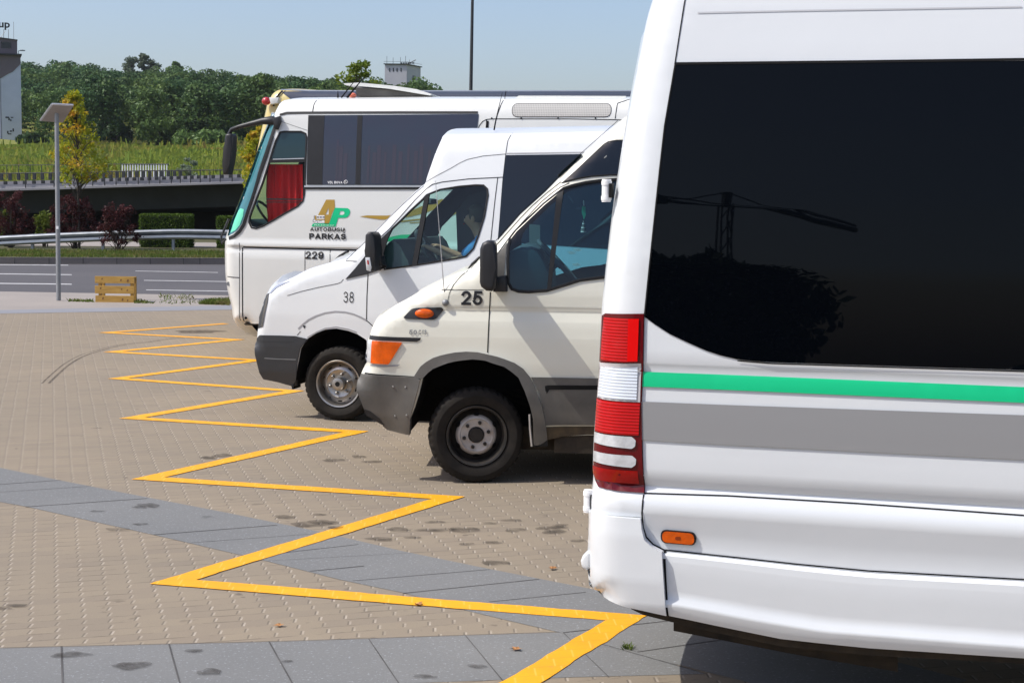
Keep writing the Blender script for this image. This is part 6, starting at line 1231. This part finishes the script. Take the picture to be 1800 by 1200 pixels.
A1.plate('window_bar', [(474, 279), (534, 277), (534, 285), (471.5, 286)], M['rubber'], off=-.008, thick=.02); A1.ribbons('bar_highlight', [(.012, [(478, 280), (533, 278.5)])], M['alu'], off=-.012)
A1.ribbons('sliding_rail', [(.012, [(466, 355.5), (528, 355.5)]), (.02, [(468, 350), (530, 350.5)])], M['rubber'], off=.002)
bm = bmesh.new(); xa, xb = A1.P(470, 300, .2)[0], A1.P(534, 300, .2)[0]; cz = [A1.P(500, q_, .2)[1] for q_ in (289, 310, 340, 370, 398)]; cv = []
for k in range(41):
    t = k / 40; cv.append([bm.verts.new((xa + (xb - xa) * t + (.02 * math.sin(z_ * 5) if k < 4 else 0), .18 + .035 * math.sin(t * 34 + z_) * (.4 + .6 * (4 - i_) / 4), z_)) for i_, z_ in enumerate(cz)])
for u_, v_ in zip(cv, cv[1:]):
    for i_ in range(4): bm.faces.new((u_[i_], v_[i_], v_[i_ + 1], u_[i_ + 1]))
bmobj('red_curtain', bm, M['redcloth'], A1.root, smooth=80)
A1.plate('windscreen_edge', [(395, 415), (401.5, 393), (411, 369.5), (426, 328.5), (439, 290.5), (450, 256.5), (460, 228.5), (468.5, 206), (475, 196), (477, 223), (470, 245), (462, 270), (452, 300), (446, 330), (436, 360), (425, 393), (417, 404), (409, 410), (400, 414)], mat('windscreen_teal_glass', (.035, .13, .17), .06, spec=.6, c2=(.06, .22, .24), vscale=1.2), off=-.004, step=.06)
A1.plate('green_reflection', [(403, 409), (409, 385), (416, 370), (421, 366), (428, 368), (427, 380), (421, 396), (413, 405)], mat('painted_green_reflection', (.12, .62, .40), .3, coat=.6), off=-.007, step=.06)  # green reflection in the windscreen, painted as a coloured patch
A1.ribbons('windscreen_rubber', [(.045, [(400, 419), (411, 415), (421, 407), (428.5, 395), (438, 365), (447, 335), (455, 305), (464, 275), (472, 248), (479, 224), (482, 212)]), (.014, [(478, 240), (468, 275), (458, 305), (449, 335), (441, 362)])], M['rubber'], off=-.009)
A1.ribbons('window_strip', [(.030, [(487, 201), (500, 198), (530, 197.5), (700, 197), (837, 197)])], M['rubber'], off=-.006)
A1.plate('pillar_panel', [(538, 202), (566, 202), (564.5, 325), (538, 325)], M['plastic'], off=-.006); A1.plate('side_glass', [(566, 202), (839, 200), (836, 235), (836, 326), (565, 325)], M['blueglass'], off=-.006)
A1.ribbons('glass_divider', [(.065, [(629.5, 202), (628, 325)]), (.012, [(566, 202), (564.5, 325)])], M['plastic'], off=-.009)
for i_, x_ in enumerate([590, 596, 604, 645, 655, 663, 674, 690, 701, 715, 728, 738, 752, 768, 781, 795, 812, 824]): A1.ribbons('curtain_fold', [((.05 if i_ % 3 else .03), [(x_ + 2, 245 + (i_ * 37) % 25), (x_, 322)])], M.setdefault('fold', mat('dark_red_curtain_behind_glass', (.042, .036, .056), .08, spec=.55)), off=-.0075)
A1.ribbons('lower_window_rail', [(.022, [(534, 327.5), (640, 327.5), (740, 327.5), (860, 327.5)])], M['alu'], off=-.012); A1.ribbons('lower_window_rubber', [(.030, [(534, 331), (640, 331), (740, 331), (860, 331)])], M['rubber'], off=-.010)
A1.ribbons('panel_gap', [(.010, [(547.5, 171), (545.5, 182), (545, 197)]), (.010, [(883, 158), (879, 175), (870, 208), (866, 230)]), (.008, [(421, 427), (421, 490), (420, 568)]), (.014, [(426, 435), (426, 569)]), (.010, [(393, 486), (421, 488)]), (.018, [(427, 434.5), (480, 436), (560, 438), (640, 440)]), (.008, [(536, 441), (536, 569)]), (.008, [(580, 438), (580, 569)]), (.008, [(607.5, 441), (607.5, 569)]), (.004, [(490, 213), (537, 229)]),
                          (.010, [(837, 232), (840, 221), (846, 213), (853, 209.5), (862, 208.5), (1000, 208.5), (1080, 210), (1110, 211)]), (.012, [(853, 210), (852, 232)]), (.016, [(855, 225.5), (960, 226.5), (1060, 228)]), (.010, [(1109, 170), (1083, 180), (1080, 208)])], M['gap'])
A1.plate('door_gap', [(853, 212), (857, 212), (856, 232), (851, 232)], M['gap'], off=-.005)
A1.plate('vent_surround', [(897, 180), (1073, 180), (1073, 205.5), (897, 205.5)], M['gap'], off=-.004, r=.09)
def mesh_grille():
    m, n, o = nodes('vent_mesh'); t = N(n, 'ShaderNodeTexCoord'); s = N(n, 'ShaderNodeSeparateXYZ'); n.links.new(t.outputs['Object'], s.inputs[0])
    a = math_(n, 'LESS_THAN', math_(n, 'FRACT', math_(n, 'DIVIDE', s.outputs[0], .022)), .35); b = math_(n, 'LESS_THAN', math_(n, 'FRACT', math_(n, 'DIVIDE', s.outputs[2], .022)), .35)
    c = mix_(n, math_(n, 'MAXIMUM', a, b), (.28, .27, .26), (.50, .49, .46)); p = N(n, 'ShaderNodeBsdfPrincipled'); p.inputs['Roughness'].default_value = .7; n.links.new(c, p.inputs['Base Color']); n.links.new(p.outputs[0], o.inputs[0]); return m
A1.plate('roof_vent', [(898, 181), (1072, 181), (1072, 204.5), (898, 204.5)], mesh_grille(), off=-.006, r=.085)
for x in (862, 914, 979, 1045): c = A1.P(x, 207); bm = bmesh.new(); yy = A1.surf([c])[0]; add_cyl(bm, (c[0], yy, c[1]), (c[0], yy - .012, c[1]), .009, seg=8); bmobj('screw', bm, M['gap'], A1.root)
c = A1.P(431, 559); bm = bmesh.new(); yy = A1.surf([c])[0]; add_cyl(bm, (c[0], yy, c[1]), (c[0], yy - .01, c[1]), .018, seg=12); bmobj('skirt_plug', bm, M['gap'], A1.root)
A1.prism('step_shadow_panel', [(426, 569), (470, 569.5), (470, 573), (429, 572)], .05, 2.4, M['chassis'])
c = A1.P(400, 499); bm = bmesh.new(); yy = A1.surf([c])[0]; add_cyl(bm, (c[0], yy + .01, c[1]), (c[0], yy - .012, c[1]), .028, seg=14); bmobj('parking_sensor', bm, M['steel'], A1.root)
# coach mirror
mp = [A1.pos(486, 216, .16), A1.pos(478, 212, .14), A1.pos(462, 213, .14), A1.pos(440, 218, .14), A1.pos(420, 223, .15), A1.pos(407, 228, .16), A1.pos(403, 236, .16)]
mi = A1.tube('mirror_arm', mp, [.072, .062, .046, .034, .028, .028, .028], M['plastic'], 10)
A1.prism('wing_mirror', [(397, 237), (400, 235), (408, 235), (410.5, 239), (409, 262), (405, 290), (402, 307), (393, 307), (392.5, 290), (394.5, 260)], .06, .26, M['plastic'], bev=.03, n=.1, seg=3, parent=mi, smooth=60)
A1.prism('mirror_bracket', [(479, 207), (490, 204), (491, 214), (486, 228), (480, 226)], .02, .18, M['plastic'], bev=.012, parent=mi)
A1.tube('wiper', [A1.pos(397, 420, .1), A1.pos(390, 428, .1), A1.pos(389, 416, .12), A1.pos(402, 385, .2)], .016, M['rubber'])
# roof things
for (x0, y0, x1, y1, r_) in ((594, 172, 594, 160, .008), (600, 172, 627, 138, .007), (610, 172, 640, 136, .010)): A1.tube('roof_aerial', [A1.pos(x0, y0, .5), A1.pos((x0 + x1) / 2, (y0 + y1) / 2, .5), A1.pos(x1, y1, .5)], [r_ * 1.6, r_, r_ * .4], M['gap'])
ht = A1.prism('roof_hatch', [(613, 149.5), (640, 148), (700, 153.5), (740, 159.5), (766, 168), (763, 170.5), (730, 165), (690, 158.5), (640, 154), (615, 152)], .75, 1.75, M['coachwhite'], n=1.0)
A1.prism('hatch_lining', [(632, 155.5), (690, 160), (730, 166), (762, 171), (634, 171)], .8, 1.7, M['greyplastic'], n=1.0, parent=ht)
bm = bmesh.new(); bmesh.ops.create_uvsphere(bm, u_segments=14, v_segments=8, radius=1, matrix=Matrix.Translation(A1.pos(620, 168, .6)) @ Matrix.Diagonal((.05, .05, .035, 1))); bmobj('roof_marker_lamp', bm, mat('salmon_lens', (.70, .17, .10), .3), A1.root, smooth=80)
A1.prism('roof_unit', [(905, 172), (912, 168.5), (960, 168.5), (1100, 169), (1100, 172)], .5, 2.0, M['coachwhite'], n=.5)
A1.strokes('glass_maker_sign', 'VDL BOVA', (575, 318.4, 601, 323.0), M['paintwhite'], wt=.2, off=-.010)
c = A1.pos(607, 320.5, 0); bm = bmesh.new(); yy = A1.surf([(c.x, c.z)])[0] - .011
for rr, a0, a1 in ((.026, -.3, 4.2), (.014, 1.6, 6.6)): add_tube(bm, [(c.x + rr * math.cos(t), yy, c.z + rr * math.sin(t)) for t in np.linspace(a0, a1, 12)], .0035, 4)
bmobj('glass_emblem', bm, M['paintwhite'], A1.root)
q = lambda pts: [(530 + x / 8.57, 330 + y / 8.57) for x, y in pts]
A1.plate('logo_letter', q([(365, 180), (492, 180), (500, 300), (455, 395), (435, 470), (412, 540), (345, 540), (345, 415), (245, 415)]), M['gold'], off=-.004, holes=[q([(405, 300), (408, 405), (360, 405)])])
A1.plate('logo_letter', q([(500, 302), (690, 308), (722, 330), (730, 370), (715, 415), (680, 448), (640, 455), (550, 455), (512, 585), (400, 585), (415, 540), (455, 430)]), M['green'], off=-.0045, holes=[q([(580, 352), (625, 350), (645, 372), (640, 400), (615, 410), (568, 408)])])
A1.plate('logo_bar', q([(170, 540), (500, 540), (485, 583), (150, 583)]), M['green'], off=-.006)
A1.plate('logo_bus_body', q([(188, 415), (345, 415), (345, 530), (205, 530), (172, 512), (172, 485), (192, 485)]), M['paintwhite'], off=-.0055)
A1.plate('logo_bus_side', q([(200, 420), (225, 420), (225, 470), (345, 470), (345, 487), (200, 487)]), M['gold'], off=-.007)
for k in range(3): A1.plate('logo_bus_window', q([(232 + k * 42, 436), (264 + k * 42, 436), (264 + k * 42, 452), (232 + k * 42, 452)]), M['ink'], off=-.007)
A1.ribbons('logo_bus_outline', [(.005, q([(192, 415), (188, 485), (172, 490), (172, 512), (200, 512)])), (.005, q([(258, 500), (305, 500)])), (.005, q([(210, 515), (215, 503), (230, 498), (243, 505), (247, 520), (240, 530)])), (.005, q([(345, 540), (412, 540)]))], M['ink'], off=-.0075)
A1.text('logo_town', 'MA\u017dEIKI\u0172', (552.5, 394.2, 587, 397.6), M['paintwhite'], bold=.01, off=-.008, space=1.25)
A1.strokes('company_name', 'AUTOBUSU', (545, 399.6, 605.5, 407.2), M['ink'], wt=.19, off=-.005)
A1.ribbons('ogonek', [(.012, [(605, 407.6), (604, 408.6), (606, 409)])], M['ink'], off=-.007)
A1.strokes('company_name', 'PARKAS', (543.5, 410, 608, 421.2), M['ink'], wt=.23, off=-.005, gap=.12)
A1.strokes('fleet_number', '229', (537, 441.5, 569, 455.5), M['ink'], wt=.2, off=-.005, gap=.1)
A1.plate('gold_swoosh', [(632, 380.5), (645, 378.7), (680, 379), (700, 376), (720, 371), (735, 365), (750, 358), (775, 350), (800, 352), (770, 366), (745, 375), (720, 381), (690, 386), (668, 386), (650, 383.5)], M['gold'], off=-.004)
A1.ribbons('gold_swoosh_line', [(.02, [(700, 390), (735, 386), (755, 384), (772, 387), (790, 380), (810, 370)]), (.012, [(720, 392), (745, 390), (765, 391), (785, 385)])], M['gold'], off=-.004)
A1.plate('green_swoosh', [(655, 421), (683, 417), (705, 412.5), (735, 412), (760, 413.5), (730, 420), (700, 422), (683, 424), (655, 425)], M['green'], off=-.004)
A1.well('wheel_housing', [p[1:] for p in archpts(2.75, .5, .58, .45)], M['well']); A1.well('wheel_housing', [p[1:] for p in archpts(8.6, .5, .58, .45)], M['well'])
w0 = wheel(A1.root, (2.75, .16, .5), .5, .30, 'steel'); copy_wheel(w0, (2.75, 2.34, .5), True); copy_wheel(w0, (8.6, .16, .5)); copy_wheel(w0, (8.6, 2.34, .5), True)
A1.prism('floor_pan', [('l', .2, .6), ('l', 2.1, .6), ('l', 2.1, .42), ('l', .2, .42)], .1, 2.4, M['chassis']); A1.prism('floor_pan', [('l', 3.4, .6), ('l', 7.9, .6), ('l', 7.9, .40), ('l', 3.4, .40)], .1, 2.4, M['chassis'])
A1.prism('dashboard', [(428, 415), (432, 395), (445, 385), (462, 392), (470, 400), (480, 430), (430, 430)], .15, 2.3, M['dash'], n=.5, bev=.02)
c = A1.pos(472, 378, .6); bm = bmesh.new(); add_tube(bm, [c + Vector((math.cos(.9), 0, -math.sin(.9))) * .23 * math.cos(t) + Vector((0, .23 * math.sin(t), 0)) for t in np.linspace(0, 6.283, 25)[:-1]], .018, 6, closed=True); bmobj('steering_wheel', bm, M['dash'], A1.root)
bm = bmesh.new(); add_box(bm, (1.55, 1.25, 2.2), (.05, 2.2, 2.1)); bmobj('cab_partition', bm, M['dash'], A1.root)
# second coach
M['beige'] = mat('gold_beige_paint', (.62, .50, .20), .38, coat=.4, c2=(.56, .45, .17), vscale=1.0)
A0 = Veh('coach', 'gold beige coach with long dark roof line glass, parked behind the white coach', 'coach', 470, 23.3, 10.0, 2.5, [(.35, .04), (.5, 0), (2.0, 0), (3.0, .05), (3.5, .10), (3.75, .16), (3.9, .25)])
e0 = catmull([A0.P(*p) for p in [(418, 560), (415, 540), (415, 480), (416, 430), (420, 380), (430, 330), (444, 275), (452, 235), (458, 205), (461, 190), (463, 178), (468, 165), (475, 158), (484, 154.5), (500, 154)]], 2) + [A0.P(*p) for p in [(535, 156.5), (700, 157)]]
z0 = e0[-1][1]; e0 += [(11.5, z0), (11.8, z0 - .2), (11.9, .5)]
A0.body(e0, [p[1:] for p in archpts(8.6, .5, .58, .45) + archpts(2.6, .5, .58, .45)], [], M['beige'], Rs=.14, Ry=.14, step=.16, crown=lambda x, z: (.25 if x < .8 and z < 3.6 else .05), shields=[(A0.P(416, 430), A0.P(450, 245))], gmat=M['coachshield'])
A0.plate('roof_edge_glass', [(487, 159.5), (535, 158.8), (700, 159), ('l', 11.3, z0 - .03), ('l', 11.3, 1.9), ('l', 1.1, 1.9), ('l', .95, 3.2)], mat('coach_band_glass', (.050, .060, .085), .12, spec=.5), off=-.006)
A0.ribbons('roof_seam', [(.03, [(489, 158), (480, 172), (477, 186)]), (.012, [(494, 158), (485, 172)])], M['gap'], off=-.008); A0.ribbons('roof_trim', [(.02, [(484, 155.5), (535, 157.6), (700, 158), ('l', 11.3, z0 - .008)])], M['alu'], off=-.008)
c = A0.pos(468, 178, .05); bm = bmesh.new(); bmesh.ops.create_uvsphere(bm, u_segments=18, v_segments=12, radius=1, matrix=Matrix.Translation(c) @ Matrix.Diagonal((.070, .06, .062, 1))); bmobj('marker_lamp', bm, mat('red_marker_lens', (.40, .012, .012), .3, coat=.7), A0.root, smooth=80)
A0.prism('marker_housing', [(475, 172), (492, 172), (490, 182), (478, 184)], -.06, .1, M['coachwhite'], bev=.01)
A0.well('wheel_housing', [p[1:] for p in archpts(2.6, .5, .58, .45)], M['well']); A0.well('wheel_housing', [p[1:] for p in archpts(8.6, .5, .58, .45)], M['well'])
for i, (x, f_) in enumerate(((2.6, 0), (2.6, 1), (8.6, 0), (8.6, 1))): r_ = copy_wheel(w0, (x, 2.34 if f_ else .16, .5), bool(f_)); r_.parent = A0.root

# ============ behind the camera: what the minibus window mirrors
tree('broad_tree', Vector((-15.4, -33, 0)), 6.0, 10.5, M['dktree'], 'broad dark tree across the lot, mirrored in the minibus window', 201, clumps=60, leaf=.34, per=260, trunk_r=.22, crown0=.16)
root = empty('tower_crane', (-62.7, -160, 0), label='distant tower crane mirrored above the tree in the minibus window', cat='crane')
bm = bmesh.new()
for dx in (-.7, .7):
    for dy in (-.7, .7): add_tube(bm, [(dx, dy, 0), (dx, dy, 29)], .16, 4)
for k in range(15): add_tube(bm, [(-.7, -.7, k * 2), (.7, -.7, k * 2 + 2)], .09, 4); add_tube(bm, [(.7, -.7, k * 2), (.7, .7, k * 2 + 2)], .09, 4)
add_tube(bm, [(0, 0, 28), (0, 0, 33)], .6, 6); bmobj('mast', bm, M['steel'], root)
ja, jb = Vector((1.1, 24, 27)), Vector((9.7, -22, 27.2)); bm = bmesh.new(); add_tube(bm, [ja, jb], .38, 5); add_tube(bm, [ja + Vector((0, 0, 1)), jb + Vector((0, 0, .6))], .18, 4)
add_box(bm, ja, (1.6, 3, 1.8)); bmobj('jib', bm, M['steel'], root)
for q_ in (ja, jb.lerp(ja, .25)): bm = bmesh.new(); add_tube(bm, [(0, 0, 33), Vector((0, 0, 33)).lerp(q_, .5) - Vector((0, 0, .8)), q_], .14, 4); bmobj('tie_cable', bm, M['darksteel'], root)

root = empty('parked_car', (-3.0, -24, 0), math.radians(4), label='dark grey parked car behind the camera, mirrored low in the minibus window', cat='car')
bm = bmesh.new(); cp = catmull([(-2.1, .35), (-2.15, .62), (-2.0, .78), (-1.2, .92), (-.55, 1.38), (.2, 1.50), (1.1, 1.44), (1.75, 1.05), (2.1, .95), (2.15, .6), (2.1, .35)], 4); add_prism(bm, cp, -.85, .85, .10, 3); bmobj('body', bm, mat('dark_grey_car_paint', (.10, .10, .11), .25, metal=.4, coat=.8), root, smooth=50)
bm = bmesh.new(); add_prism(bm, catmull([(-1.0, .96), (-.5, 1.30), (.2, 1.40), (1.0, 1.34), (1.45, 1.05), (1.3, .96)], 3), -.86, .86); bmobj('side_window', bm, M['darkglass'], root)
for x in (-1.35, 1.35):
    for y_ in (-.72, .72): r_ = copy_wheel(w0, (x, y_, .32), y_ > 0); r_.parent = root; r_.scale = (.64, .64, .64)
